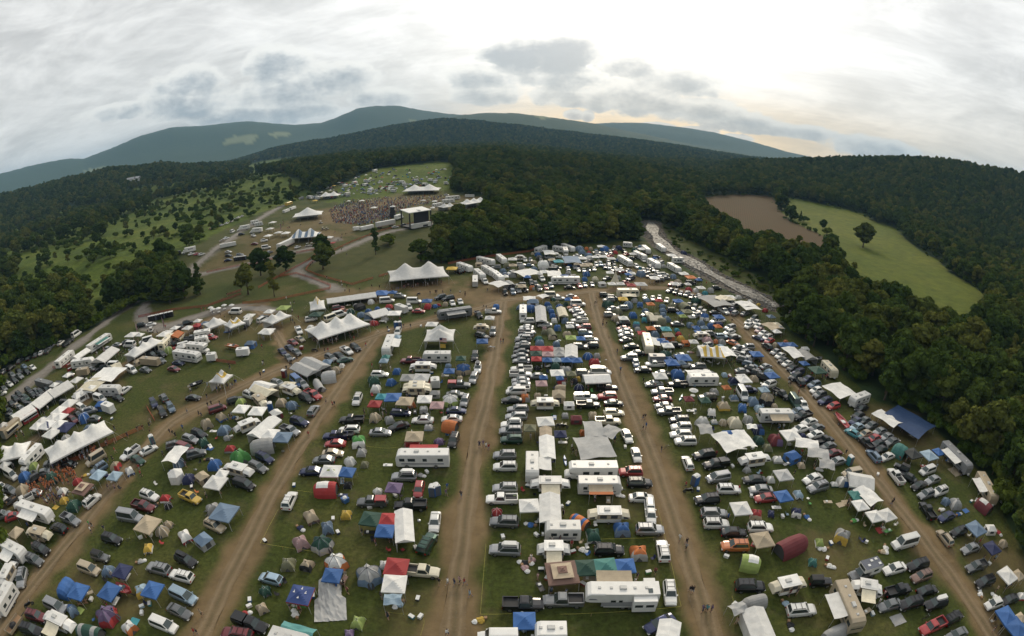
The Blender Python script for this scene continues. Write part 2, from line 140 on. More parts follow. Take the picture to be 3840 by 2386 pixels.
pt k 340 320; pt k 375 312; pt k 410 304; pt k 445 296; pt k 480 288; pt k 515 280; pt k 550 272; pt k 585 264; pt k 620 256; pt k 655 248; pt k 690 242; se w 360 400 10; su k 220 410 10; at w 365 490 60; pp k 400 545; ff p 125 470; ff p 545 390; gz w 60 560 - 230; gz w 190 560 - 110; gz w 570 550 - 240; gz w 740 450 - 130; gz w 940 450 - 150; gz r 1085 410 - 140; gz a 1210 380 - 130; cb m 1100 470 10 160; bt w 1230 430 1500 340 7 1; gz w 1270 470 - 120; bt y 1560 430 1790 350 11 2; mt b 1570 520 - 120; gz w 1910 260 - 150; bt w 20 900 480 640 6 3
um w 1300 140 - 95; um w 1330 165 - 95; um w 1420 150 - 95; um w 1510 102 - 95; um w 1630 100 - 95; tt C 610 680 45 260; fv C 820 590 48; gb o 740 570 40 130x80; cc w 1190 560 10 220; pk g 990 620 10; tt w 1160 660 10 210; se r 1310 605 0; su k 740 690 60; dm g 720 700 0 90; cc w 1100 770 355 310; va w 870 780 350; dm i 640 820 0 150; dm r 720 800 0 100; dm r/w 560 770 0 120; su k 450 780 350; su k 400 730 350; va k 360 880 350; ct t 350 990 355 270; cb t 150 1000 30 160; su k 530 870 340; se g 520 970 340; ca w 930 900 352 390; se w 790 1010 355
se m 720 1105 350; se g 270 1120 350; fv w 50 1110 335; ct w 1320 920 5 150; ct W 1810 840 5 190; bo o 1650 750 350 200; cb a/b 1930 720 0 200; bt Y 1380 1320 1540 1180 9 2; pp k 1590 1050; pp k 1600 1080; pp k 970 1430; pp w 960 1400; pp k 1680 1310; pp b 1700 1310; pp k 1640 1350; bo k 1080 1340 20 110; pp k 1460 260; pp k 1520 290; pp k 310 520; pp k 460 530; pp r 590 440; at k 1850 430 70; ct w 1890 350 60 100; pp k 1640 300; pp r 1160 170; pp o 1220 170; pp k 1330 220; pp k 1150 170; pp k 1400 510
@ 960 1060 3.78
gz w 190 400 - 130; gz i 390 350 - 190; bt w 150 560 430 440 6 2; gz w 150 680 - 190; gz w 170 700 - 130; va w 90 520 30; se w 100 490 20; bt Z 760 330 975 300 10 1; gz d 855 440 - 180; su w 780 510 10; gb w 1350 210 8 690x60|very long narrow white shelter along the dirt road; bt w 780 730 1500 520 11 3; ff p 870 690; dm w 770 645 0 110; fv C 1070 490 20; fv w 1180 440 15; su m 1165 355 10; se o 1240 400 10; dm g 1410 320 0 80; cb k 1470 340 15 170; dm w 1630 275 0 100; gz b 1770 130 - 150; tb t 1310 330 10; dm d 1340 415 0 120
dm a 1490 460 0 120; dm a/w 1590 500 0 130; dm b 1590 400 0 100; dm b 1720 370 0 80; gb w 1720 430 15 250x90; dm r 1660 575 0 110; pk w 605 675 300; se t 620 795 335; se m 520 840 335; se n 475 920 330; se g 570 980 330; se n 370 970 320; se g 455 1055 315; tr r 645 925; mo k 830 955 0; su k 1410 915 330; pk w 1285 960 330; se k 1175 1030 335; su g 1060 1060 335; se d 1260 1095 15; gb s 820 1150 335 290x120; gb s 690 1220 335 280x120; gz a 1005 1110 - 140; dm t 1130 1240 0 150; dm w 1215 1180 0 80; tn s 1030 1345 8 240x110; tn s 880 1440 300 180x120; fv b 580 1390 320
su w 660 1430 320; su w 310 1420 345; pt m 400 1290; gb w 100 1470 345 250x140; gz C 450 1440 - 180; pp k 540 275; pp k 490 530; pp k 520 535; pp r 600 490; pp k 550 580; pp w 490 300; pp k 100 1120; pp w 90 1140; pp k 480 1160; pp k 500 1160; pp k 430 1210; cl b 110 1255; pp k 60 1300; pp k 1340 770; pp k 1330 750; pp r 1390 790; pp k 1340 830; pp r 1555 880; pp k 970 950; pp r 1020 950; pp k 1260 120; pp k 1470 95; pp k 1640 50; pp k 1750 55; pp w 1220 40; pp w 430 220; cl b 535 1080; pp k 580 1070; pp r 80 900; pp k 1580 640
@ 1400 1060 3.78
gz b 130 145 - 170; gz b 275 130 - 110; fv w 190 245 5; su w 375 185 0; fv w 575 250 0; gz b 760 250 - 140; su k 950 205 190; su k 1060 220 190; se w 1120 285 300; se w 1230 265 300; dm r 770 340 0 120; dm b 875 335 0 85; dm r/a 920 320 0 80; dm t 1020 310 0 90; su w 505 340 300; ct w 400 370 340 140; se r 640 400 0; dm r/t 220 345 0 130; gz w 300 425 - 180; dm a 200 390 0 100; dm w 160 505 0 110; dm r 20 575 0 110; cl w 175 560; tb w 120 555 0; cl w 675 615; ca g 1150 430 188 480 Lg|long grey motorhome with a dark awning beside the dirt road; pk k 1490 450 310
pk w 1700 405 0; dm b 1740 345 0 110; gz w 1650 490 - 130; pu t 1530 640 0 220; su w 1695 690 260; su k 1545 755 345; gz b 1545 820 - 160|bright blue canopy on white legs at the edge of the lane; pt b 325 600; pt b 375 600; su w 345 695 250; gz l 330 760 - 110; tt w 215 890 250 270 L; gz D 175 1040 - 110; gz l 150 1095 - 120; gz w 830 580 - 160; bt w 925 820 960 660 17 2; fl r 940 850; tt w 900 1050 180 390; pk m 525 1100 180; gz n 680 1100 - 120; pu w 705 1190 0 400; dm b 330 1260 0 130; gz g 490 1335 - 200
gz s 680 1335 - 220; gz d 1240 1060 - 140; dm b/t 1275 1225 270 230|wide dark blue dome tent with a tan arch over its door; dm a 1060 1190 0 110; gz b 1075 1240 - 150; su k 1440 1040 262; sb W 1480 1200 262; su w 1420 1350 250; wa w 90 1290 0; dm t 1225 1360 0 100; pc r 1215 1440 0; ct w 878 1420 90 70; pu C 620 1470 0 400; pp k 805 140; pp k 880 130; pp k 900 130; pp k 985 130; pp k 1095 120; pp k 1300 170; mo k 640 160 20; pp k 875 440; pp k 1565 340; pp k 1600 350; pp r 1805 820; pp k 1840 820; pp k 525 610; pp k 200 640; pp k 430 610; cl b 220 680; pp k 240 460; pp r 380 520; tb w 1020 1330 0; ch k 1080 1320; ch k 1130 1340; ch r 790 1410; cl b 825 1280
@ 1920 1080 3.979
tp w 260 150 0 180x60; cb a/w 310 220 0 220; tt w 165 360 90 140; gb s 430 380 95 230x150; gz w 415 290 - 140; dm b 530 240 0 110; dm a 560 310 0 110; dm b 590 360 0 110; dm b 610 420 0 120; dm w 630 490 0 110; dm b 710 280 0 110; gb C 750 350 110 140x90; dm a 790 490 0 125; dm b/a 680 600 0 130; dm d 615 170 0 80; dm u 675 220 0 90; dm d 805 240 0 80; gz b 840 160 - 110; gz o 955 140 - 90; fv C 590 100 0; tp w 450 120 20 110x50; se w 700 145 0
fv w 980 225 0; se o 920 285 180; se w 950 325 180; se w 990 355 0; se w 1010 400 180; pk w 1005 480 180; su m 1075 580 180; su w 1095 660 0; su w 230 490 180; se w 220 580 180; se w 210 610 180; pk s 225 650 0; wa s 210 700 180; su s 170 745 180; se k 155 775 180; se w 165 830 180; su k 150 880 180; se k 140 945 180; se w 120 1010 180; se s 140 1080 180; pk w 140 1200 180; pk w 130 1280 0; se s 130 1370 180; se s 140 1430 180; pk w 100 1500 180; se w 490 545 180|white car with a blue tent pitched right behind it
dm p 485 610 0 85; dm u 490 660 0 120; tn u 590 670 300 160x90; dm t 600 730 0 140; dm D 400 760 0 130; dm a 415 830 0 160; dm t 825 690 0 150; gz i 880 730 - 155; gz b 1025 740 - 135; gz w 865 560 - 115; su w 1020 870 0; dm a 665 845 0 130; gz r 355 890 - 160; gz r 530 895 - 180; gz g 695 910 - 165; gz d 360 965 - 165; gz p 535 975 - 165; gz g 705 975 - 165; gb w 885 940 90 180x180; gz r 365 1045 - 150; gz b 525 1060 - 140; gz l 665 1060 - 130; gz b 810 1060 - 145; gz b 965 1065 - 160; dm b 1130 1020 0 145; dm g 1270 1015 0 110; dm r 1235 1130 0 190; wa w 1300 1195 0
fv w 1320 1240 0; gb w 1265 1340 2 400x130; gz w 675 1255 - 200; dm d 650 1180 0 180; dm k 375 1200 0 100; gz u 885 1265 - 140; gz b 470 1320 - 120; gz p 440 1410 - 165; dm r/w 740 1410 0 150; gz b 715 1330 - 110; dm k 930 1395 0 130; dm y 980 1360 0 60; tn t 720 1490 0 180x80; dm n 1000 1490 0 140; pp k 1240 220; pp k 1265 220; pp k 1360 490; pp k 1410 530; pp k 1355 545; pp n 1570 940; pp b 1620 1215; pk k 1420 1480 0
@ 2320 1080 3.979
ca C 140 70 0 280; tp C 150 105 0 220x40; gz y 65 155 - 140; su w 110 90 0; dm o/t 40 170 0 100; su w -200 100 0; dm a 140 260 0 150; dm g 235 190 0 100; dm b/l 320 250 270 140; dm a 420 190 0 110; gz o 475 230 - 115; dm a 400 340 0 110; gz C 460 380 - 110; gb C 545 440 0 200x70; dm b 215 410 0 135; dm q/a 385 475 270 130; gz w 70 440 - 140; dm q/a 265 550 270 130; dm g 285 620 0 100; dm a 720 470 0 130; dm a 665 400 0 100; dm a 660 340 0 110; dm a 655 270 0 110; dm u 800 270 0 125; tn u 620 520 0 170x80; gz q 705 600 - 150
gz o 480 590 - 130; gz r 350 660 - 130; dm a 540 700 0 150; cb t/o 740 725 0 210; dm q 870 630 0 85; dm r 895 690 0 100; dm y 925 755 0 130; cb o 1000 820 0 140; gz w 1120 790 - 130; su w 70 520 180; se m 70 600 180; se w 100 640 180; se w 110 700 180; se w 390 130 280; se w 510 150 280; gz r 600 175 - 110; se w 610 140 280; se C 720 180 250; se w 830 220 270; se o 940 245 255; se w 1050 250 245; su k 1130 290 240; su k 1210 330 240; su s 1270 370 240; se g 1120 350 240; tn u 985 290 320 120x80; gz u 1020 340 - 150; gz b 920 370 - 100; gz i 960 410 - 110; gz g 1090 420 - 100; dm g 1125 350 0 110; dm b/w 1280 440 270 150
dm a/t 1070 560 0 120; gz b 1160 580 - 110; gz b 1190 640 - 110; dm a 1230 530 0 120; gz a 1280 580 - 100; pu w 1240 710 0 240; su w 1380 680 0; su l 1540 720 0; su w 1740 730 15; su w 1640 660 195; su w 1660 590 195; su w 1440 490 195; su w 1520 480 15; gz o 1480 560 - 110; cb n 1500 540 0 120; dm p 1330 790 0 160; dm o 1450 800 0 75; dm g 1540 810 0 120; se o 1710 820 340; se w 1780 890 195; pk w 1840 1000 345; se g 1870 1070 345; bt S 1200 940 1560 960 10 2|yellow and white striped marquee among the tents; tp w 1600 950 315 220x110; tt C 430 830 285 240 L; gz w 730 845 - 170; je k 860 850 0; bg p 1080 960
se k 185 870 180; se k 270 970 180; se a 255 1110 285; pk w 540 1130 180; ct g 570 1060 0 240; gz a 930 1100 - 130; wa w 980 1140 0; se k 360 1220 180; gz w 620 1300 - 200; dm b 880 1300 0 220; tt w 1250 1370 180 430; tp w 1200 1270 0 370x100; pk k 880 1430 180; se s 530 1430 180; dm l 1580 1300 0 95; dm n/a 1720 1390 0 180; gz w 1850 1310 - 150; gz o 1610 1470 - 120; pp k 30 1210; pp k 370 1370; pp r 850 130; pp k 1270 260; pp k 1690 490; pp k 1720 1130; tb w 1350 1110 330; ch w 1480 1130; pp k 510 950; pp r 460 960; cl w 775 960; ch k 700 940; ch k 820 930; bg r 1660 1310; cl w 1510 1440
@ 2320 1080 3.979
se w 770 35 195; su k 850 55 240; se w 930 75 240; su w 1010 90 240; se k 1040 75 240; se w 1090 125 240; su w 1180 125 220; su w 1200 145 220; dm r 1045 25 0 100; dm w 1150 40 0 90; dm q 1290 80 0 90; dm g 1370 40 0 110; tp g 1440 190 330 320x110; gz C 1640 150 - 160; tp C 1530 150 20 150x60; se w 1690 220 20; su s 1740 260 20; su w 1600 300 30; se w 1690 320 30; pk w 1570 340 330; su s 1740 370 30; tp w 1880 240 325 150x70; se w 1880 380 20
@ 2720 1080 3.436
gz w 65 110 - 120; dm w 170 120 0 90; tp w 295 225 325 190x80; dm w 320 180 0 70; dm y 430 215 0 60; dm r 510 290 0 80; gz a 590 360 - 100; gz C 660 460 - 110; tp t 610 490 330 160x80; gz w 660 550 - 110; gz s 710 500 - 90; se w 300 440 210; su k 370 390 210; su w 300 485 210; se w 400 440 210; se w 430 490 200; se p 440 540 200; se w 490 580 200; se w 420 640 155; su w 540 635 200; se r 570 680 200; su k 540 750 140; dm t 650 740 0 110; gz b 745 720 - 120; gz b 860 720 - 120; dm o 780 690 0 60; tp Y 890 830 320 220x90|yellow flat awning shelter at the wood edge
gb g 1050 860 320 180x80; cb w 1030 790 0 90; gz b 1020 960 - 110; gz d 1190 1050 - 190; tt C 1340 1050 315 190; se w 650 820 200; se w 710 870 200; se w 750 930 200; se w 800 970 200; se k 870 1030 200; su w 940 1085 200; su k 900 1140 200; se n 1060 1170 200; su k 960 1200 130; su w 1145 1240 195; bo g 1190 915 10 100; pp w 820 1220; pp k 840 1240; pp r 945 1340; se s 60 500 195; se s 60 570 195; su w 120 640 15; su g 250 930 345; wa w 320 985 345; se g 350 1030 345; su k 430 1110 340; su k 500 1150 340; su k 570 1180 340; su w 560 1240 200; dm a 510 1300 0 110; pk k 720 1360 330; gz w 240 1170 - 170; dm t 370 1170 0 120
pp r 1120 1110; cl q 850 1110; ch k 1320 1150; ch r 1300 1130; cl r 60 1140
@ 1680 880 3.0425
tt w 190 370 340 150; su k 115 420 160; tt w 430 300 345 220; cb t 350 340 0 100; tt w 610 280 320 140; gz w 735 275 - 100; pu w 820 260 0 90; su w 880 285 290; su s 940 285 290; gz t 740 345 - 90; tt w 460 410 330 150; tt w 570 480 320 170; tp w 590 560 340 130x60; gz w 650 470 - 80; tt w 360 455 320 120; ct w 310 530 90 100; pk w 420 530 310; se k 150 410 150; tn g 700 580 320 130x70; je k 650 660 300; su w 740 650 300; su w 800 630 310; su k 880 620 310; dm o/g 960 610 0 80; gz u 790 590 - 50; se w 930 345 0; dm g 840 370 0 90
tp w 900 430 10 230x70; gz b 905 475 - 80; pk w 1070 500 310; gz w 1040 440 - 80; su k 950 545 300; su k 1000 560 300; su w 1040 610 300; se r 1115 600 300; su w 1170 580 300; ca w 1340 520 180 320|long white motorhome in the row beyond the cross road; fv k 1210 400 0; tp w 1210 440 0 170x60; se k 1390 600 0; se r 1500 580 300; se w 1560 570 300; se w 1640 565 300; dm b 1560 510 0 75; dm C 1680 510 0 80; cb w 1760 565 0 110; gz w 1870 555 - 90; gz w 1970 555 - 90; py C 1910 490; gz r 2090 570 - 100; gz s 2200 560 - 130; se w 2070 490 200; su w 2080 500 200
dm t 965 220 0 45; dm b 1030 230 0 80; tt w 1060 165 20 110; tp w 1150 200 0 130x50; gz w 1220 210 - 80; tt w 1270 165 350 130; tt w 1370 150 340 130; cc w 1340 190 290 110; se w 1160 260 0; se w 1280 250 0; su k 1050 275 320; gz q 1260 300 - 110; dm w 1090 340 0 160; tp a 1410 285 300 90x80; dm o 1340 330 0 50; dm b 1390 350 0 60; gz t 1470 330 - 70; se w 1480 240 0; gz w 1530 265 - 100; dm w 1610 270 0 90; gz w 1680 250 - 80; gz w 1770 245 - 90; gz t 1600 335 - 100; se w 1490 400 290; se w 1550 405 290; se w 1605 395 290; se w 1665 390 290; su w 1690 340 290; su l 1740 335 290; su w 1790 365 290
su w 1840 370 290; su k 1900 360 290; se k 1970 370 290; su s 1830 320 290; ca w 2020 300 330 190; tt w 2190 240 335 190; tt w 2350 330 330 170; su w 2150 360 320; su k 2310 380 320; su s 1880 300 300; dm a 1500 160 0 100; dm a 1530 200 0 90; dm o 1580 160 0 50; dm t 1630 160 0 50; gz w 1750 130 - 90; dm b 1790 160 0 110; dm t 1900 140 0 50; dm n 1950 155 0 80; se w 1790 215 340; su w 1850 200 300; dm r 1910 205 0 60; su k 2010 190 330; tt w 2050 115 355 100; dm d/w 2130 180 0 70; gz w 2215 160 - 90; dm o 2280 185 0 50; se w 2290 205 20; se w 1370 390 290; se w 1370 420 290; su w 2400 460 330; dm a 1480 365 0 70
pp k 30 645; pp k 195 665; pp k 450 630; pp k 2200 390; pp k 2230 385; gz w 2370 300 - 80; su n 2380 255 0; dm w 1200 355 0 50; dm t 1720 310 0 60; su s 1450 370 290; se w 1170 330 0; se w 1700 200 0; dm a 1690 180 0 60; dm r 1610 205 0 50
@ 2380 900 3.0425
tt w 300 90 325 190; gz w 420 170 - 190; cc w 500 230 0 140; tt w 130 110 320 150; dm n 560 150 0 70; su k 60 180 320; se w 100 230 320; se w 150 240 320; su k 200 260 320; dm b/w 230 220 0 70; dm t 300 230 0 60; tt w 450 320 330 190; gz w 560 380 - 100; gz o 640 420 - 110; pt q 60 330; se w 20 290 320; su w 100 340 315; su k 150 350 315; se w 210 340 315; se w 260 370 320; se w 180 300 320; dm g 330 300 0 70; dm d 390 290 0 60; dm a 440 420 0 80
@ 560 700 4.2
lt w 630 1080 212 270|white box truck parked at the edge of the meadow on the plateau; se w 675 1145 30; se r 760 1135 30; wa w 830 1130 25; ct k 410 1130 20 200; su w 190 1260 20; se k 1090 620 20; se w 1140 605 20; se w 1220 575 20; se w 1290 545 20; se g 1350 515 20; se w 1405 485 20; se w 1460 465 20; fv w 1310 700 25; lt w 1480 650 190 250; tt w 1660 560 10 120; lt w 1680 690 185 220; pk w 1640 770 345; su k 1450 745 10; tt w 1720 590 10 130; ct w 1240 930 14 320|long low white trailer with a flat roof on the plateau
se m 1660 910 0; se t 1150 850 15; se w 1210 810 15; su w 1810 850 10; gz w 1870 770 - 150; gz w 1940 560 - 180; gz w 1900 660 - 120; gz w 2030 720 - 130; gz w 2150 730 - 160; fv w 1840 970 10; se w 1890 1040 20; se w 1250 1065 0; se k 1250 1110 0; se w 1240 1165 10; su w 1430 1090 10; pt k 1350 1150; pt k 1378 1146; pt k 1406 1142; pt k 1434 1138; pt k 1462 1134; pt k 1490 1130; pt k 1515 1127; ff p 2060 640; sm w 2150 920 212 390|white semi trailer beside the blue and white striped marquee; pp k 2110 560; pp k 2070 600; pp r 2100 610; pp k 2200 640; bo o 975 660 0 60; pp k 1590 1140
@ 1040 680 5.4
bt w 335 710 918 650 18 1; bt X 270 1130 860 1085 13 2|blue and white striped marquee with two peaks; gz w 1040 1140 - 230; gz w 170 1040 - 230; bt w 870 300 1260 270 12 2; bu y 230 450 18 180; ct w 180 600 20 130; ct w 310 545 20 140; ct g 490 345 20 80; ct g 640 320 20 90; gz y 760 390 - 120; gz y 1140 90 - 140; ct w 1600 960 10 120; ct w 1810 940 14 280; sm w 2190 860 12 330; gz w 1710 390 - 170; gz w 1950 530 - 130; gz w 1440 395 - 70; se w 410 1340 25; at w 610 1300 10; at w 700 1290 10; at t 920 960 20; at t 1000 960 20; at w 880 830 0; mt r 1080 1250 - 200
pp k 1010 1370; pp k 1035 1365; pp k 1050 1350; pp k 1040 1430; pp k 1290 1150; pp w 1300 1130; pp k 1230 1200; pp k 1310 1090; pp k 1385 1070; pp r 1165 1030; pp k 1165 1330; pp k 1300 1385; pp k 110 810; pp k 120 870; pp k 470 890; pp k 1820 1090; pp k 250 940; pp r 210 950
@ 1400 680 4.868
bt w 560 175 1230 150 22 2|large white two-peaked marquee behind the stage; st k 850 700; lt w 470 650 20 170; sp k 350 560; se w 395 830 8; se k 560 795 8; bt w 1220 470 1470 440 8 2; tt w 1170 430 10 160; ca w 1450 300 5 280; tt w 1370 360 5 230; bt w 1610 430 2050 365 10 3; ct w 1760 270 0 170; gz w 1080 480 - 80; su w 1340 250 0; gz w 1120 360 - 90; gz w 910 345 - 80; gz t 1690 330 - 50; se w 2240 350 300; su w 2300 340 300; su w 2270 400 300; gz w 2010 200 - 80; pp k 1230 630; pp k 1090 650; gz w 350 455 - 90; se w 1440 70 10; su w 1500 80 10
@ 0 1450 3.111
bt w 540 812 1268 452 8 3|long white three-peaked marquee beside the orange shirted crowd; bt w -40 800 320 715 7 2; gz w 690 430 - 150; se k 270 160 330; su k 180 140 330; se k 380 90 330; se g 480 120 330; se k 90 270 335; se w 10 80 20; su k 470 60 335; su k 540 30 335; se s 240 250 335
@ 0 0 1
bt w 1458 1040 1672 1022 16 2|big white two-peaked marquee at the foot of the grassy bank; gz y 1695 1005 - 40; pp k 1300 955; pp k 1172 985; pp k 1165 995; pp k 1225 1040; pp k 1265 1060; pp k 1275 1063; pp w 1280 1058; pp k 1300 1075; pp k 1310 1090; pp k 1210 940; pp k 1245 930; pp k 1500 1110; pp w 1230 950; pp k 905 1085; pp k 850 1105; pp k 580 1665; pp w 1725 1095
cw x 1470 1082 1660 1052 16; cw x 1170 1265 1190 1283 4; cw x 1205 1280 1275 1265 9; cw x 1310 1240 1372 1222 9; cw x 775 1440 870 1442 8; cw x 195 1745 350 1695 10
ce o 241 1775 48 26 20; ce o 119 1836 29 26 13; ce o 172 1812 26 20 10; ce o 347 1688 13 16 7; ce x 185 1865 32 20 10; ce x 410 1655 20 10 4
ce O 235 1782 52 28 34; ce O 119 1838 34 28 20; ce O 172 1814 30 22 16; ce O 347 1690 16 18 9; ce x 200 1850 45 24 16; ce x 300 1700 70 30 16
'''
import bpy, math, random, re
import numpy as np
from mathutils import Vector
R=math.radians
rng=random.Random(7)
S=bpy.context.scene
COL=S.collection
# ---------------------------------------------------------------- camera (equidistant wide-angle lens on a drone)
CAMH=58.0; PITCH=R(20.5); FPX=1200*3840/2433.0   # focal length in photo px per radian
CX,CY=1920.0,1193.0
cp,sp_=math.cos(PITCH),math.sin(PITCH)
def ray(px,py):
    dx,dy=px-CX,CY-py; r=math.hypot(dx,dy) or 1e-9; th=r/FPX
    vx=math.sin(th)*dx/r; vu=math.sin(th)*dy/r; vf=math.cos(th)
    return vx, vf*cp+vu*sp_, vu*cp-vf*sp_
def proj(x,y,z):
    x=np.asarray(x,float); y=np.asarray(y,float); z=np.asarray(z,float)-CAMH
    u=y*sp_+z*cp; f=y*cp-z*sp_
    rr=np.hypot(x,u)+1e-9; th=np.arctan2(rr,f)
    return CX+FPX*th*x/rr, CY-FPX*th*u/rr
# ---------------------------------------------------------------- terrain
def sstep(a,b,x):
    t=np.clip((x-a)/(b-a),0,1); return t*t*(3-2*t)
V=3840/2433.0
_rid=[]
for D,W,pts in RIDGES:
    az=[];el=[]
    for x,y in pts:
        d=ray(x*V,y*V); az.append(math.atan2(d[0],d[1])); el.append(math.asin(d[2]))
    _rid.append((D,W,np.array(az),CAMH+D*np.tan(np.array(el))-(11 if D<3000 else 4)))
_riv=[]
def _flat(px,py):
    d=ray(px,py); t=CAMH/-d[2]; return d[0]*t,d[1]*t
RIVG=np.array([_flat(x*V,y*V) for x,y in RIVER])
def dist_poly(x,y,P):
    best=np.full(np.shape(x),1e9)
    for (ax,ay),(bx,by) in zip(P[:-1],P[1:]):
        vx,vy=bx-ax,by-ay; L=vx*vx+vy*vy+1e-9
        t=np.clip(((x-ax)*vx+(y-ay)*vy)/L,0,1)
        best=np.minimum(best,np.hypot(x-ax-t*vx,y-ay-t*vy))
    return best
def vnoise(x,y,s,seed=0):
    # smooth value noise
    x=np.asarray(x,float)/s+seed*17.3; y=np.asarray(y,float)/s-seed*9.1
    xi=np.floor(x).astype(np.int64); yi=np.floor(y).astype(np.int64); fx=x-xi; fy=y-yi
    fx=fx*fx*(3-2*fx); fy=fy*fy*(3-2*fy)
    def h(a,b):
        n=(a*374761393+b*668265263+seed*144269)&0x7fffffff
        n=((n^(n>>13))*1274126177)&0x7fffffff
        return ((n^(n>>16))&0xffff)/65535.0
    return (h(xi,yi)*(1-fx)+h(xi+1,yi)*fx)*(1-fy)+(h(xi,yi+1)*(1-fx)+h(xi+1,yi+1)*fx)*fy
def height(x,y):
    x=np.asarray(x,float); y=np.asarray(y,float)
    r=np.hypot(x,y); az=np.arctan2(x,y)
    wbank=np.clip(45+(x+190)*.73,45,150)
    z=6*sstep(208,208+wbank,y)*(1-sstep(-25,25,x))
    z=z+20*sstep(430,760,y)*(1-sstep(0,350,np.abs(x+150)-150))
    z=z-1.8*np.exp(-(dist_poly(x,y,RIVG)/8)**2)
    z=z+sstep(250,900,r)*(vnoise(x,y,260,3)-.5)*9
    for D,W,a,H in _rid:
        h=np.interp(az,a,H,left=0,right=0)
        edge=sstep(a[0]-.02,a[0]+.05,az)*(1-sstep(a[-1]-.05,a[-1]+.02,az))
        rise=np.where(r<D,sstep(D-W,D,r),1-.7*sstep(D,D+W*1.3,r))
        spur=1+(vnoise(az*D,r,W*.35,5)-.5)*.35*np.clip(1-np.abs(rise*2-1),0,1)
        z=np.maximum(z,np.clip(h,0,None)*edge*rise*spur)
    return z
_TS=np.geomspace(60,12000,420)
def ground(px,py,dz=0.0):
    d=ray(px,py)
    if py>880:
        z=dz
        for _ in range(5):
            t=(CAMH-z)/-d[2]; x,y=d[0]*t,d[1]*t
            z=float(height(x,y))+dz
        return x,y,z-dz
    gap=CAMH+d[2]*_TS-height(d[0]*_TS,d[1]*_TS)-dz
    k=np.nonzero(gap<0)[0]; i=int(k[0]) if len(k) else len(_TS)-1
    i=max(i,1); t=_TS[i-1]+(_TS[i]-_TS[i-1])*(gap[i-1]/(gap[i-1]-gap[i]) if gap[i]<0 else 1)
    x,y=d[0]*t,d[1]*t
    return x,y,float(height(x,y))
def inpoly(px,py,P):
    px=np.asarray(px); py=np.asarray(py); c=np.zeros(px.shape,bool); n=len(P)
    for i in range(n):
        x1,y1=P[i]; x2,y2=P[i-1]
        if y1==y2: continue
        c^=((y1>py)!=(y2>py))&(px<(x2-x1)*(py-y1)/(y2-y1)+x1)
    return c
# ---------------------------------------------------------------- materials
MATS={}
def newmat(name):
    m=bpy.data.materials.new(name); m.use_nodes=True
    nt=m.node_tree; b=nt.nodes['Principled BSDF']; return m,nt,b
def N(nt,t,**k):
    n=nt.nodes.new(t)
    for a,v in k.items():
        if a.startswith('i_'): n.inputs[int(a[2:])].default_value=v
        else: setattr(n,a,v)
    return n
PAL=dict(w=(.74,.73,.695),s=(.30,.305,.315),g=(.15,.155,.16),k=(.013,.013,.016),b=(.035,.115,.32),n=(.018,.025,.08),r=(.36,.035,.035),m=(.17,.030,.035),H=(.018,.055,.15),
 e=(.08,.28,.065),d=(.018,.065,.045),D=(.05,.18,.16),t=(.40,.33,.23),T=(.5,.4,.28),y=(.55,.37,.06),o=(.52,.16,.045),q=(.05,.27,.32),p=(.43,.28,.28),v=(.16,.11,.21),
 l=(.32,.43,.52),i=(.28,.36,.10),B=(.19,.11,.085),u=(.17,.17,.10),a=(.13,.19,.27),C=(.68,.62,.47),K=(.03,.035,.035),N=(.03,.06,.2),W=(.74,.74,.72),Y=(.74,.74,.72),
 X=(.74,.74,.72),S=(.72,.70,.6),Z=(.74,.74,.72),Q=(.10,.28,.27),x=(.25,.25,.25))
CNAME=dict(w='white',s='silver',g='grey',k='black',b='blue',n='navy blue',r='red',m='maroon',e='green',d='dark green',D='teal green',t='tan',T='sandy tan',y='yellow',o='orange',q='turquoise',
 p='pink',v='purple',l='pale blue',i='lime green',B='brown',u='olive',a='slate blue',C='cream',K='dark mesh',H='dark blue',N='navy',W='white',Y='white',X='white',S='yellow and white',Z='white',Q='teal striped',x='grey')
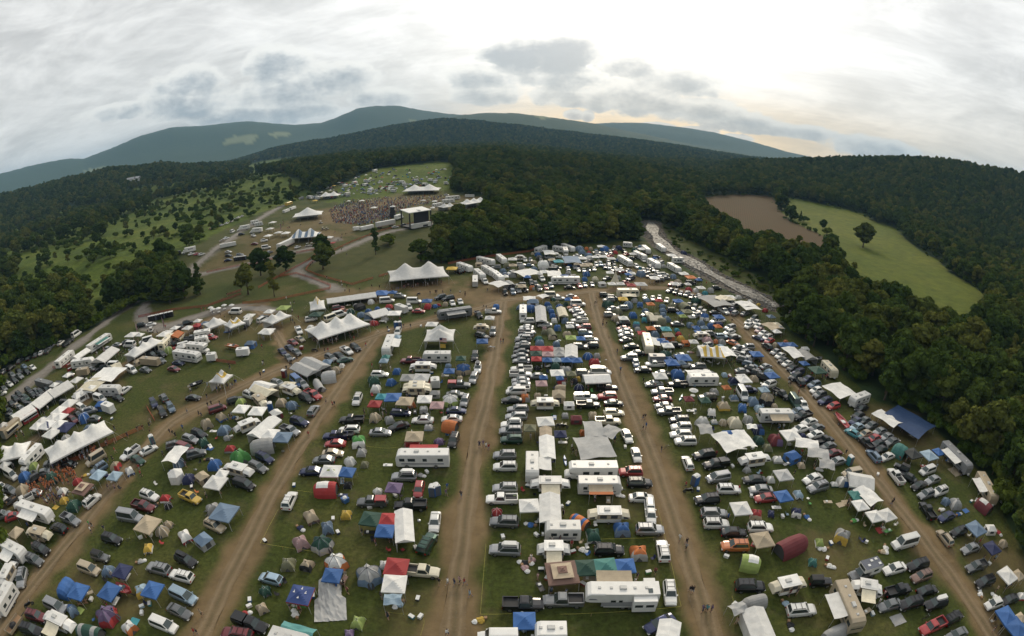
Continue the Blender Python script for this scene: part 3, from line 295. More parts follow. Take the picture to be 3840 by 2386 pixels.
def mat(kind,c):
    key=kind+'_'+c
    if key in MATS: return MATS[key]
    base=PAL[c]
    if kind=='fabric' and c in 'gs': base=(.34,.34,.33) if c=='g' else (.44,.44,.43)
    m,nt,b=newmat(key)
    oi=N(nt,'ShaderNodeObjectInfo'); hs=N(nt,'ShaderNodeHueSaturation'); hs.inputs['Color'].default_value=(*base,1)
    mr=N(nt,'ShaderNodeMapRange'); mr.inputs[3].default_value=.82; mr.inputs[4].default_value=1.16
    nt.links.new(oi.outputs['Random'],mr.inputs[0]); nt.links.new(mr.outputs[0],hs.inputs['Value'])
    tc=N(nt,'ShaderNodeTexCoord'); no=N(nt,'ShaderNodeTexNoise')
    nt.links.new(tc.outputs['Object'],no.inputs['Vector'])
    mx=N(nt,'ShaderNodeMix',data_type='RGBA',blend_type='MULTIPLY'); mx.inputs[0].default_value=1
    cr=N(nt,'ShaderNodeMapRange')
    nt.links.new(no.outputs[0],cr.inputs[0]); nt.links.new(hs.outputs[0],mx.inputs[6]); nt.links.new(cr.outputs[0],mx.inputs[7])
    nt.links.new(mx.outputs[2],b.inputs['Base Color'])
    if kind=='paint':
        no.inputs['Scale'].default_value=1.5; cr.inputs[3].default_value=.86; cr.inputs[4].default_value=1.06
        b.inputs['Roughness'].default_value=.28; b.inputs['Metallic'].default_value=.5 if c in 'sgnklmd' else .05
        b.inputs['Coat Weight'].default_value=.6; b.inputs['Coat Roughness'].default_value=.12
    elif kind=='fabric':
        no.inputs['Scale'].default_value=1.1; no.inputs['Detail'].default_value=4; cr.inputs[3].default_value=.72; cr.inputs[4].default_value=1.18
        b.inputs['Roughness'].default_value=.75
        bp=N(nt,'ShaderNodeBump'); bp.inputs['Strength'].default_value=.5; bp.inputs['Distance'].default_value=.15
        nt.links.new(no.outputs[0],bp.inputs['Height']); nt.links.new(bp.outputs[0],b.inputs['Normal'])
    elif kind=='shell':
        no.inputs['Scale'].default_value=.9; no.inputs['Detail'].default_value=5; cr.inputs[3].default_value=.8; cr.inputs[4].default_value=1.1
        b.inputs['Roughness'].default_value=.42
    MATS[key]=m; return m
FIXED=dict(glass=((.075,.092,.092),.12,.55),tyre=((.014,.014,.014),.85,0),rim=((.35,.35,.36),.35,.8),lamp=((.75,.75,.72),.15,0),tail=((.35,.01,.01),.25,0),dark=((.02,.02,.022),.7,0),
 metal=((.45,.46,.47),.4,.8),wood=((.28,.17,.09),.8,0),skin=((.42,.25,.18),.6,0),hair=((.04,.025,.015),.7,0),skirt=((.02,.02,.02),.8,0),mesh=((.06,.06,.06),.9,0),vent=((.5,.5,.48),.5,0),
 cloth=((.7,.7,.68),.8,0),pole=((.55,.55,.55),.4,.5),rope=((.4,.37,.07),.8,0),decal=((.10,.11,.14),.5,0),emblem=((.7,.7,.7),.7,0),bark=((.09,.065,.045),.9,0),stone=((.13,.125,.115),.85,0))
def fix(c):
    if c in MATS: return MATS[c]
    col,ro,me=FIXED[c]; m,nt,b=newmat(c)
    no=N(nt,'ShaderNodeTexNoise'); no.inputs['Scale'].default_value=3
    mx=N(nt,'ShaderNodeMix',data_type='RGBA'); mx.inputs[6].default_value=(*[v*.75 for v in col],1); mx.inputs[7].default_value=(*[min(1,v*1.2) for v in col],1)
    nt.links.new(no.outputs[0],mx.inputs[0]); nt.links.new(mx.outputs[2],b.inputs['Base Color'])
    b.inputs['Roughness'].default_value=ro; b.inputs['Metallic'].default_value=me
    MATS[c]=m; return m
def M_(key,kind,c1,c2):
    if key=='A': return mat(kind,c1)
    if key=='B': return mat(kind,c2 or c1)
    if len(key)>1 and key[1]==':': return mat({'p':'paint','f':'fabric','s':'shell'}[key[0]],key[2])
    return fix(key)
# ---------------------------------------------------------------- mesh helper
class MB:
    def __init__(s): s.v=[]; s.f=[]; s.k=[]; s.smooth=False
    def face(s,pts,k='A'):
        i=len(s.v); s.v+= [tuple(p) for p in pts]; s.f.append(tuple(range(i,i+len(pts)))); s.k.append(k); return s
    def box(s,x0,x1,y0,y1,z0,z1,k='A',top=None,tx=0,ty=0):
        p=[(x0,y0,z0),(x1,y0,z0),(x1,y1,z0),(x0,y1,z0),(x0+tx,y0+ty,z1),(x1-tx,y0+ty,z1),(x1-tx,y1-ty,z1),(x0+tx,y1-ty,z1)]
        i=len(s.v); s.v+=p
        for q,kk in (((0,3,2,1),k),((4,5,6,7),top or k),((0,1,5,4),k),((1,2,6,5),k),((2,3,7,6),k),((3,0,4,7),k)):
            s.f.append(tuple(i+a for a in q)); s.k.append(kk)
        return s
    def tube(s,a,b,r,k='A',n=6):
        a=Vector(a);b=Vector(b);d=(b-a).normalized(); u=d.orthogonal().normalized(); w=d.cross(u); i=len(s.v)
        for c in (a,b):
            for j in range(n):
                t=2*math.pi*j/n; s.v.append(tuple(c+u*math.cos(t)*r+w*math.sin(t)*r))
        for j in range(n):
            s.f.append((i+j,i+(j+1)%n,i+n+(j+1)%n,i+n+j)); s.k.append(k)
        s.f.append(tuple(i+n-1-j for j in range(n))); s.k.append(k); s.f.append(tuple(i+n+j for j in range(n))); s.k.append(k)
        return s
    def loft(s,rings,k='A',cap=True,closed=True,kf=None):
        n=len(rings[0]); i=len(s.v)
        for rg in rings: s.v+=[tuple(p) for p in rg]
        for a in range(len(rings)-1):
            for j in range(n if closed else n-1):
                q=(i+a*n+j,i+a*n+(j+1)%n,i+(a+1)*n+(j+1)%n,i+(a+1)*n+j)
                s.f.append(q); s.k.append(kf(a,j) if kf else k)
        if cap and closed:
            s.f.append(tuple(i+n-1-j for j in range(n))); s.k.append(kf(0,0) if kf else k)
            s.f.append(tuple(i+(len(rings)-1)*n+j for j in range(n))); s.k.append(kf(len(rings)-2,0) if kf else k)
        return s
    def disc(s,c,r,axis,k='A',n=12):
        pts=[]
        for j in range(n):
            t=2*math.pi*j/n; a,b=math.cos(t)*r,math.sin(t)*r
            pts.append((c[0]+a,c[1],c[2]+b) if axis=='y' else (c[0]+a,c[1]+b,c[2]))
        return s.face(pts,k)
    def quadout(s,p,k,ins=.1,out=.012):
        # inset window on a quad, pushed outward
        P=[Vector(q) for q in p]; c=sum(P,Vector())/len(P); nrm=(P[1]-P[0]).cross(P[3]-P[0]).normalized()
        return s.face([c+(q-c)*(1-ins)+nrm*out for q in P],k)
    def add(s,o,off=(0,0,0)):
        i=len(s.v); s.v+=[(a+off[0],b+off[1],c+off[2]) for a,b,c in o.v]; s.f+=[tuple(i+a for a in q) for q in o.f]; s.k+=o.k; return s
MESH={}
def to_mesh(name,mb,smooth=None):
    keys=[]; 
    for k in mb.k:
        if k not in keys: keys.append(k)
    me=bpy.data.meshes.new(name); me.from_pydata(mb.v,[],mb.f)
    me.polygons.foreach_set('material_index',[keys.index(k) for k in mb.k])
    sm=mb.smooth if smooth is None else smooth
    if sm: me.polygons.foreach_set('use_smooth',[True]*len(me.polygons))
    for k in keys: me.materials.append(fix(k) if k in FIXED else None)
    me.update(); return me,keys
def obj(name,me_keys,kind='paint',c1='w',c2=None,parent=None):
    me,keys=me_keys; o=bpy.data.objects.new(name,me); COL.objects.link(o)
    for i,k in enumerate(keys):
        if k not in FIXED:
            o.material_slots[i].link='OBJECT'; o.material_slots[i].material=M_(k,kind,c1,c2)
    if parent is not None: o.parent=parent
    return o
def raw(name,mb,mats,parent=None,smooth=False):
    keys=[]
    for k in mb.k:
        if k not in keys: keys.append(k)
    me=bpy.data.meshes.new(name); me.from_pydata(mb.v,[],mb.f)
    me.polygons.foreach_set('material_index',[keys.index(k) for k in mb.k])
    if smooth: me.polygons.foreach_set('use_smooth',[True]*len(me.polygons))
    for k in keys: me.materials.append(mats[k] if k in mats else fix(k))
    me.update(); o=bpy.data.objects.new(name,me); COL.objects.link(o)
    if parent is not None: o.parent=parent
    return o
def structure(o,kind='structure'): o['kind']=kind; return o
# ---------------------------------------------------------------- builders: each returns [(part name, MB, [(sub-part, MB)])]
def ring(x,zb,zt,hw,tum=.9):
    return [(x,-hw*.94,zb),(x,-hw,zb+.18),(x,-hw,zt-.2),(x,-hw*tum,zt-.03),(x,-hw*.5,zt+.03),(x,hw*.5,zt+.03),(x,hw*tum,zt-.03),(x,hw,zt-.2),(x,hw,zb+.18),(x,hw*.94,zb)]
def wheel(x,y,r=.33,w=.22):
    m=MB(); m.tube((x,y-w/2,r),(x,y+w/2,r),r,'tyre',12); s=1 if y>0 else -1
    m.disc((x,y+s*(w/2+.006),r),r*.62,'y','rim',10); return m
def car(st,cab,hw,wx,wr=.33,bodyk='A',roofk='A',zroof=1.45,bed=None,lights=True,extra=None):
    """st: body stations (x,zbottom,ztop,halfwidth); cab: x rear base, rear roof, front roof, front base, z belt"""
    body=MB(); body.loft([ring(*s_) for s_ in st],bodyk)
    xr,xrr,xfr,xf,zb=cab; hb=hw*.9; ht=hw*.74
    base=[(xr,-hb,zb),(xf,-hb,zb),(xf,hb,zb),(xr,hb,zb)]
    top=[(xrr,-ht,zroof),(xfr,-ht,zroof),(xfr,ht,zroof),(xrr,ht,zroof)]
    for i in range(4):
        j=(i+1)%4; body.face([base[i],base[j],top[j],top[i]],bodyk)
    cx=(xrr+xfr)/2
    body.face(top,roofk); body.loft([[(xrr+.06,-ht+.04,zroof+.004),(xfr-.06,-ht+.04,zroof+.004),(xfr-.06,ht-.04,zroof+.004),(xrr+.06,ht-.04,zroof+.004)],[(xrr+.2,-ht+.2,zroof+.06),(xfr-.2,-ht+.2,zroof+.06),(xfr-.2,ht-.2,zroof+.06),(xrr+.2,ht-.2,zroof+.06)]],roofk)
    for s in (-1,1): body.box(xf-.35,xf-.15,s*(hw+.02)-.09,s*(hw+.02)+.09,zb-.02,zb+.16,bodyk)
    P=[]
    w=MB(); w.quadout([base[1],base[2],top[2],top[1]],'glass',.1); P.append(('windscreen',w,[]))
    w=MB(); w.quadout([base[3],base[0],top[0],top[3]],'glass',.14); P.append(('rear_window',w,[]))
    for a,b in ((0,1),(2,3)):
        w=MB(); w.quadout([base[a],base[b],top[b],top[a]],'glass',.14); P.append(('side_window',w,[]))
    if bed:
        x0,x1,z=bed
        body.face([(x0,-hw*.84,z+.012+.03),(x1,-hw*.84,z+.042),(x1,hw*.84,z+.042),(x0,hw*.84,z+.042)],'dark')
        for s in (-1,1): body.box(x0-.06,x1,s*hw*.84-.01 if s>0 else -hw*.98,hw*.98 if s>0 else -hw*.84+.01,z-.3,z+.36,bodyk)
        body.box(x0-.12,x0,-hw*.95,hw*.95,z-.3,z+.42,bodyk)
    if extra: extra(body)
    for x in wx:
        for s in (-1,1): P.append(('wheel',wheel(x,s*(hw-.12),wr),[]))
    if lights:
        xe=st[-1][0]; zt=st[-1][2]; xb=st[0][0]; zr=st[0][2]
        for s in (-1,1):
            m=MB(); m.box(xe-.25,xe+.02,s*hw*.68-.2,s*hw*.68+.2,zt-.26,zt-.07,'lamp'); P.append(('headlight',m,[]))
            m=MB(); m.box(xb-.02,xb+.15,s*hw*.74-.15,s*hw*.74+.15,zr-.38,zr-.1,'tail'); P.append(('tail_light',m,[]))
    return [('body',body,[])]+P
def k_se(): return car([(-2.3,.38,.78,.72),(-2.15,.25,.95,.84),(-1.3,.22,1.0,.89),(.9,.22,.96,.9),(1.9,.22,.84,.86),(2.3,.34,.62,.7)],(-1.75,-.95,.35,1.15,.93),.89,(-1.38,1.4))
def k_ha(): return car([(-2.0,.38,.9,.74),(-1.9,.25,1.0,.84),(-1.2,.22,1.0,.87),(.9,.22,.98,.87),(1.6,.22,.86,.84),(2.0,.34,.66,.7)],(-1.95,-1.5,.3,1.1,.97),.87,(-1.25,1.25),zroof=1.5)
def k_wa(): return car([(-2.35,.38,.9,.76),(-2.25,.25,1.0,.86),(-1.3,.22,1.0,.89),(.9,.22,.97,.89),(1.9,.22,.85,.86),(2.35,.34,.64,.72)],(-2.28,-1.9,.3,1.1,.96),.89,(-1.4,1.4),zroof=1.5,extra=rails)
def rails(b):
    for s in (-1,1): b.box(-1.7,.1,s*.55-.03,s*.55+.03,1.56,1.62,'dark')
def k_su(): return car([(-2.3,.45,1.0,.82),(-2.22,.32,1.12,.92),(-1.3,.3,1.14,.94),(1.0,.3,1.12,.94),(1.9,.3,1.02,.92),(2.3,.42,.8,.8)],(-2.22,-1.95,.35,1.05,1.1),.94,(-1.4,1.42),wr=.38,zroof=1.74,extra=rails2)
def rails2(b):
    for s in (-1,1): b.box(-1.8,.15,s*.58-.03,s*.58+.03,1.81,1.86,'dark')
    for x in (-1.3,-.4): b.box(x-.03,x+.03,-.6,.6,1.84,1.87,'dark')
def k_sb():
    P=k_su(); m=MB(); m.loft([[(x,-w,z0),(x,w,z0),(x,w*.9,z1),(x,-w*.9,z1)] for x,w,z0,z1 in ((-1.8,.35,1.93,2.1),(-1.6,.45,1.88,2.28),(.1,.45,1.88,2.28),(.5,.25,1.93,2.05))],'B'); P.append(('roof_box',m,[])); return P
def k_je(): return car([(-1.95,.5,1.05,.78),(-1.9,.4,1.15,.82),(.4,.4,1.15,.82),(1.6,.42,1.1,.72),(1.95,.45,1.0,.7)],(-1.88,-1.8,.25,.5,1.13),.82,(-1.2,1.25),wr=.42,zroof=1.85,roofk='dark')
def k_va(): return car([(-2.45,.4,1.0,.86),(-2.35,.26,1.12,.94),(-1.3,.24,1.14,.96),(1.2,.24,1.1,.96),(2.1,.24,.95,.92),(2.5,.36,.72,.78)],(-2.4,-2.2,.75,1.7,1.1),.96,(-1.5,1.6),zroof=1.78)
def k_fv(): return car([(-2.75,.4,1.15,.92),(-2.65,.3,1.25,.98),(1.4,.3,1.25,.98),(2.2,.3,1.15,.94),(2.75,.42,.95,.86)],(-2.7,-2.6,1.15,1.75,1.23),.99,(-1.75,1.85),wr=.36,zroof=2.25)
def k_pk(): return car([(-2.75,.5,.98,.88),(-2.6,.36,.98,.94),(-.62,.36,.98,.95),(-.58,.36,1.1,.95),(1.2,.36,1.12,.95),(2.3,.38,1.05,.92),(2.7,.48,.85,.85)],(-.6,-.42,.75,1.3,1.08),.95,(-1.75,1.75),wr=.4,zroof=1.82,bed=(-2.62,-.66,.985))
def k_pc():
    P=k_pk(); m=MB(); m.box(-2.68,-.64,-.86,.86,1.12,1.78,'B',ty=.1,tx=.03)
    for s in (-1,1): m.quadout([(-2.5,s*.87,1.25),(-.8,s*.87,1.25),(-.8,s*.8,1.66),(-2.5,s*.8,1.66)][::(1 if s<0 else -1)],'glass',.08,.03)
    P.append(('truck_cap',m,[])); return P
def vents(L,n,z):
    o=[]
    for i in range(n):
        m=MB(); x=-L*.32+i*L*.64/max(1,n-1); b=i==n//2
        m.box(x-(.5 if b else .22),x+(.5 if b else .22),-.35 if b else -.22,.35 if b else .22,z,z+(.26 if b else .13),'vent',tx=.06,ty=.06)
        o.append(('air_conditioner' if b else 'roof_vent',m,[]))
    return o
def wins(L,W,z0,z1,xs,sides=(-1,1)):
    o=[]
    for s in sides:
        for x,w in xs:
            m=MB(); y=s*(W/2+.012); p=[(x-w/2,y,z0),(x+w/2,y,z0),(x+w/2,y,z1),(x-w/2,y,z1)]
            m.face(p if s<0 else p[::-1],'glass'); o.append(('window',m,[]))
    return o
def awning(L,W,side,z,k,out=2.4,frac=.55,x0=0):
    s=-1 if side=='R' else 1; m=MB(); l=L*frac/2; y0=s*(W/2+.02); y1=s*(W/2+out); n=6
    for i in range(n):
        t0,t1=i/n,(i+1)/n
        kk=k if k!='s' else ('f:t' if i<4 else 'f:o'); 
        if k=='q': kk='f:D' if i<4 else 'f:w'
        elif k!='s' and len(k)==1: kk='f:'+k
        z0_,z1_=z-.35*t0-.15*math.sin(math.pi*t0),z-.35*t1-.15*math.sin(math.pi*t1)
        a=[(x0-l,y0+(y1-y0)*t0,z0_),(x0+l,y0+(y1-y0)*t0,z0_),(x0+l,y0+(y1-y0)*t1,z1_),(x0-l,y0+(y1-y0)*t1,z1_)]
        m.face(a if s>0 else a[::-1],kk)
    P=[('awning',m,[])]
    sub=[]
    for e in (-1,1):
        q=MB(); q.tube((x0+e*l*.97,y1,0),(x0+e*l*.97,y1,z-.4),.03,'pole',5); sub.append(('awning_pole',q))
    return [('awning',m,sub)]
def stripe(b,L,W,z,k='decal',h=.22):
    for s in (-1,1):
        y=s*(W/2+.008); p=[(-L*.47,y,z),(L*.47,y,z),(L*.47,y,z+h),(-L*.47,y,z+h)]; b.face(p if s<0 else p[::-1],k)
def rvbox(L,W,z0,z1,nose=.5,tail=.15):
    b=MB(); h=z1-z0; st=[(-L/2,0,.08),(-L/2+.05,.02,0),(L/2-nose,.02,0),(L/2-nose*.35,.0,.1),(L/2,-.0,.38)]
    rg=[]
    for x,a,d in st:
        zt=z1-d*h*.9; rg.append([(x,-W/2,z0+(.25 if x>L/2-.1 else 0)),(x,-W/2,zt-.12),(x,-W/2+.12,zt),(x,W/2-.12,zt),(x,W/2,zt-.12),(x,W/2,z0+(.25 if x>L/2-.1 else 0))])
    b.loft(rg,'A'); return b
def k_ca(L):
    W=2.5; b=rvbox(L,W,.45,3.15,.9); stripe(b,L*.85,W,1.05); b.box(-L*.46,L*.4,-1.1,1.1,.3,.45,'skirt'); P=[('body',b,[])]
    m=MB(); m.quadout([(L/2-.32,-1.1,1.5),(L/2-.32,1.1,1.5),(L/2-.62,1.1,2.7),(L/2-.62,-1.1,2.7)],'glass',.04,.38); P.append(('windscreen',m,[]))
    P+=wins(L,W,1.7,2.35,((L*.38,1.0),(L*.2,1.4),(-L*.05,.8),(-L*.34,1.0)))+vents(L,4,3.15)
    for x in (-L*.25,L*.3):
        for s in (-1,1): P.append(('wheel',wheel(x,s*1.1,.45,.3),[]))
    return P
def k_tt(L):
    W=2.4; b=rvbox(L,W,.5,2.95,.7); stripe(b,L*.8,W,1.0); b.box(L/2,L/2+1.0,-.08,.08,.45,.58,'dark'); b.box(L/2+.1,L/2+.45,-.25,.25,.58,1.0,'cloth'); P=[('body',b,[])]
    P+=wins(L,W,1.55,2.15,((L*.25,.9),(-L*.08,.8),(-L*.34,.7)))
    m=MB(); m.face([(L*.08,-W/2-.014,.75),(L*.08+.75,-W/2-.014,.75),(L*.08+.75,-W/2-.014,2.5),(L*.08,-W/2-.014,2.5)],'vent'); P.append(('door',m,[]))
    m=MB(); m.face([(-L/2-.012,.6,1.5),(-L/2-.012,-.6,1.5),(-L/2-.012,-.6,2.2),(-L/2-.012,.6,2.2)],'glass'); P.append(('rear_window',m,[]))
    P+=vents(L,3,2.95)
    for x in (-.45,.45):
        for s in (-1,1): P.append(('wheel',wheel(x-L*.06,s*1.06,.36,.24),[]))
    return P
def k_fw(L):
    W=2.5; b=MB(); b.box(-L/2,L/2-2.6,-W/2,W/2,.6,3.45,'A',ty=.06)
    b.loft([[(x,-W/2,z0),(x,-W/2,z1-.1),(x,-W/2+.15,z1),(x,W/2-.15,z1),(x,W/2,z1-.1),(x,W/2,z0)] for x,z0,z1 in ((L/2-2.6,1.7,3.46),(L/2-.7,1.7,3.46),(L/2-.2,1.8,3.2),(L/2,2.0,2.7))],'A')
    for s in (-1,1):
        p=[(-L*.2,s*(W/2+.01),.8),(L*.28,s*(W/2+.01),.8),(L*.28,s*(W/2+.01),1.7),(-L*.2,s*(W/2+.01),1.9)]; b.face(p if s<0 else p[::-1],'s:s')
        p=[(L*.33,s*(W/2+.012),2.25),(L*.46,s*(W/2+.012),2.25),(L*.44,s*(W/2+.012),2.5),(L*.36,s*(W/2+.012),2.45)]; b.face(p if s<0 else p[::-1],'decal')
    P=[('body',b,[])]
    m=MB(); m.box(-L*.46,-L*.14,W/2,W/2+.95,.75,3.1,'A'); q=[]
    for x in (-L*.37,-L*.22):
        w=MB(); y=W/2+.962; w.face([(x+.55,y,1.75),(x-.55,y,1.75),(x-.55,y,2.3),(x+.55,y,2.3)],'glass'); q.append(('window',w))
    P.append(('slide_out',m,q))
    m=MB(); m.box(-L*.46,-L*.3,-W/2-.8,-W/2,.75,3.15,'A'); P.append(('slide_out',m,[]))
    P+=wins(L,W,1.75,2.2,((L*.12,.7),(L*.02,.5)))+vents(L,5,3.45)
    m=MB(); m.box(-L*.40,-L*.34,.2,.9,3.46,3.56,'glass'); P.append(('skylight',m,[]))
    for x in (-1.2,-.3):
        for s in (-1,1): P.append(('wheel',wheel(x,s*1.1,.4,.26),[]))
    P+=awning(L,W,'R',3.1,'t',2.6,.5,L*.1); return P
def k_cc(L):
    W=2.4; b=MB(); b.box(-L/2,L/2-2.0,-W/2,W/2,.55,3.1,'A',ty=.05)
    b.loft([[(x,-W/2,z0),(x,-W/2,z1-.1),(x,-W/2+.15,z1),(x,W/2-.15,z1),(x,W/2,z1-.1),(x,W/2,z0)] for x,z0,z1 in ((L/2-2.02,1.95,3.1),(L/2-1.2,1.95,3.1),(L/2-.75,2.05,2.75))],'A')
    b.loft([ring(x,.4,z,hw) for x,z,hw in ((L/2-2.0,1.5,.98),(L/2-1.0,1.35,.98),(L/2-.3,1.25,.95),(L/2,1.0,.85))],'A'); b.box(L/2-2.0,L/2-1.35,-.96,.96,1.4,1.95,'A'); stripe(b,L*.6,W,1.0)
    P=[('body',b,[])]
    m=MB(); m.face([(L/2-1.0,-.85,1.42),(L/2-1.0,.85,1.42),(L/2-1.33,.85,1.93),(L/2-1.33,-.85,1.93)],'glass'); P.append(('windscreen',m,[]))
    P+=wins(L,W,1.55,2.2,((L*.1,1.1),(-L*.1,1.0),(-L*.36,.8)))+vents(L,3,3.1)
    for x in (-L*.26,L/2-.9):
        for s in (-1,1): P.append(('wheel',wheel(x,s*.98,.4,.26),[]))
    return P
def k_pu(L):
    h=L*.28; W=2.15; b=MB(); b.box(-h,h,-W/2,W/2,.5,1.15,'A'); b.box(-h*.8,h*.8,-W/2+.15,W/2-.15,.3,.5,'skirt'); P=[('body',b,[])]
    m=MB(); m.box(-h+.06,h-.06,-W/2+.05,W/2-.05,1.15,2.25,'f:t')
    for s in (-1,1):
        for x in (-h*.5,h*.4):
            p=[(x-h*.28,s*(W/2-.038),1.35),(x+h*.28,s*(W/2-.038),1.35),(x+h*.28,s*(W/2-.038),2.05),(x-h*.28,s*(W/2-.038),2.05)]; m.face(p if s<0 else p[::-1],'mesh')
    P.append(('canvas_wall',m,[]))
    m=MB(); m.box(-h-.03,h+.03,-W/2-.04,W/2+.04,2.25,2.36,'A'); m.box(-h+.1,h-.1,-W/2+.1,W/2-.1,2.36,2.43,'A',tx=.2,ty=.2)
    P.append(('roof',m,[])); P+=vents(h*.6,1,2.42)
    for s in (-1,1):
        m=MB(); x0=s*h; x1=s*L/2; a=[(x0,-W/2+.06,1.2),(x0,-W/2+.06,1.9),(x0,-.4,2.24),(x0,.4,2.24),(x0,W/2-.06,1.9),(x0,W/2-.06,1.2)]
        c=[(x1,-W/2+.1,1.15),(x1-s*.1,-W/2+.1,1.55),(x1-s*.35,-.4,1.95),(x1-s*.35,.4,1.95),(x1-s*.1,W/2-.1,1.55),(x1,W/2-.1,1.15)]
        m.loft([a,c] if s>0 else [a[::-1],c[::-1]],'B'); q=[]
        for t in (-1,1):
            w=MB(); p=[(x0+(x1-x0)*.25,t*(W/2-.02),1.3),(x0+(x1-x0)*.8,t*(W/2-.045),1.28),(x0+(x1-x0)*.75,t*(W/2-.06),1.55),(x0+(x1-x0)*.25,t*(W/2-.03),1.75)]
            w.face(p if t*s<0 else p[::-1],'mesh'); q.append(('window',w))
        P.append(('bunk_end',m,q))
    for s in (-1,1): P.append(('wheel',wheel(0,s*.98,.3,.2),[]))
    return P
def k_tc(L):
    P=k_pk(); m=MB(); m.box(-2.95,-.7,-1.1,1.1,1.05,2.75,'A',top='g_roof'); m.box(-.7,.85,-1.1,1.1,1.95,2.75,'A',top='g_roof')
    m.k=['decal' if k=='g_roof' else k for k in m.k]; q=[]
    for s in (-1,1):
        w=MB(); p=[(-2.2,s*1.112,1.7),(-1.2,s*1.112,1.7),(-1.2,s*1.112,2.2),(-2.2,s*1.112,2.2)]; w.face(p if s<0 else p[::-1],'glass'); q.append(('window',w))
    w=MB(); w.face([(.862,-.8,2.1),(.862,.8,2.1),(.862,.8,2.6),(.862,-.8,2.6)],'glass'); q.append(('window',w))
    for x,y in ((-2.4,.5),(-1.2,-.5),(-.2,.3),(-2.2,-.6)):
        w=MB(); w.box(x-.25,x+.25,y-.22,y+.22,2.755,2.85,'cloth'); q.append(('roof_vent',w))
    P.append(('camper_box',m,q)); P[0][1].k=['p:g' if k=='A' else k for k in P[0][1].k]; return P
def k_ct(L,H=2.5,W=2.2):
    b=MB(); b.box(-L/2,L/2-.4,-W/2,W/2,.5,H,'A',ty=.05); b.box(L/2-.4,L/2-.05,-W/2,W/2,.5,H-.05,'A',ty=.3); b.box(L/2,L/2+1,-.07,.07,.45,.56,'dark'); P=[('body',b,[])]
    m=MB(); m.face([(-L/2-.012,W/2-.1,.6),(-L/2-.012,-W/2+.1,.6),(-L/2-.012,-W/2+.1,H-.15),(-L/2-.012,W/2-.1,H-.15)],'vent'); P.append(('door',m,[]))
    P+=[(a,b_,c) for a,b_,c in vents(L*.5,1,H)]
    for s in (-1,1): P.append(('wheel',wheel(-.2,s*(W/2+.02),.33,.2),[]))
    return P
def k_ft(L):
    P=k_ct(L,3.0,2.4); m=MB(); m.face([(-L*.35,-1.215,1.3),(L*.3,-1.215,1.3),(L*.3,-1.215,2.3),(-L*.35,-1.215,2.3)],'dark'); P.append(('serving_hatch',m,[]))
    m=MB(); m.box(-L*.36,L*.31,-2.2,-1.2,2.42,2.48,'f:C'); P.append(('hatch_lid',m,[])); m=MB(); m.box(-L*.36,L*.31,-1.6,-1.2,1.18,1.24,'vent'); P.append(('counter',m,[])); return P
def k_lt(L):
    b=MB(); b.loft([ring(x,.5,z,hw) for x,z,hw in ((L/2-2.0,1.9,1.0),(L/2-1.5,1.7,1.0),(L/2-.9,1.45,.98),(L/2,1.2,.9))],'A'); b.box(L/2-2.1,L/2-1.0,-.95,.95,1.4,2.3,'A',tx=.2,ty=.1); P=[('cab',b,[])]
    m=MB(); m.face([(L/2-.98,-.8,1.5),(L/2-.98,.8,1.5),(L/2-1.17,.75,2.2),(L/2-1.17,-.75,2.2)],'glass'); P.append(('windscreen',m,[]))
    m=MB(); m.box(-L/2,L/2-2.15,-1.2,1.2,.95,3.4,'A'); m.box(-L/2,L/2-2.15,-.5,.5,.6,.95,'dark')
    for s in (-1,1):
        p=[(-L*.3,s*1.212,2.2),(L*.05,s*1.212,2.2),(L*.05,s*1.212,2.6),(-L*.3,s*1.212,2.6)]; m.face(p if s<0 else p[::-1],'decal')
    P.append(('cargo_box',m,[]))
    for x in (-L*.28,L/2-1.0):
        for s in (-1,1): P.append(('wheel',wheel(x,s*1.0,.45,.3),[]))
    return P
def k_sm(L):
    b=MB(); b.box(-L/2,L/2,-1.28,1.28,1.15,4.0,'A'); b.box(-L*.46,L*.46,-.6,.6,.85,1.15,'dark')
    for s in (-1,1):
        p=[(-L*.48,s*1.292,1.35),(L*.48,s*1.292,1.35),(L*.48,s*1.292,1.5),(-L*.48,s*1.292,1.5)]; b.face(p if s<0 else p[::-1],'f:o')
    P=[('cargo_box',b,[])]
    m=MB(); m.face([(-L/2-.012,1.1,1.3),(-L/2-.012,-1.1,1.3),(-L/2-.012,-1.1,3.8),(-L/2-.012,1.1,3.8)],'vent'); P.append(('door',m,[]))
    for x in (-L*.38,-L*.3,L*.3):
        for s in (-1,1): P.append(('wheel',wheel(x,s*1.05,.5,.3),[]))
    return P
def k_bu(L):
    L=11; b=rvbox(L,2.5,.5,3.1,.5); b.loft([ring(x,.5,z,hw) for x,z,hw in ((L/2-.2,1.7,1.05),(L/2+.7,1.5,1.0),(L/2+.9,1.2,.9))],'A'); stripe(b,L*.9,2.5,1.35,'dark',.12); P=[('body',b,[])]
    P+=wins(L,2.5,1.75,2.45,[(x,.95) for x in (-4.4,-3.2,-2,-.8,.4,1.6,2.8,4.0)])
    m=MB(); m.face([(L/2+.02,-1.0,1.75),(L/2+.02,1.0,1.75),(L/2-.1,1.0,2.6),(L/2-.1,-1.0,2.6)],'glass'); P.append(('windscreen',m,[]))
    for x in (-3.2,3.9):
        for s in (-1,1): P.append(('wheel',wheel(x,s*1.1,.48,.3),[]))
    return P
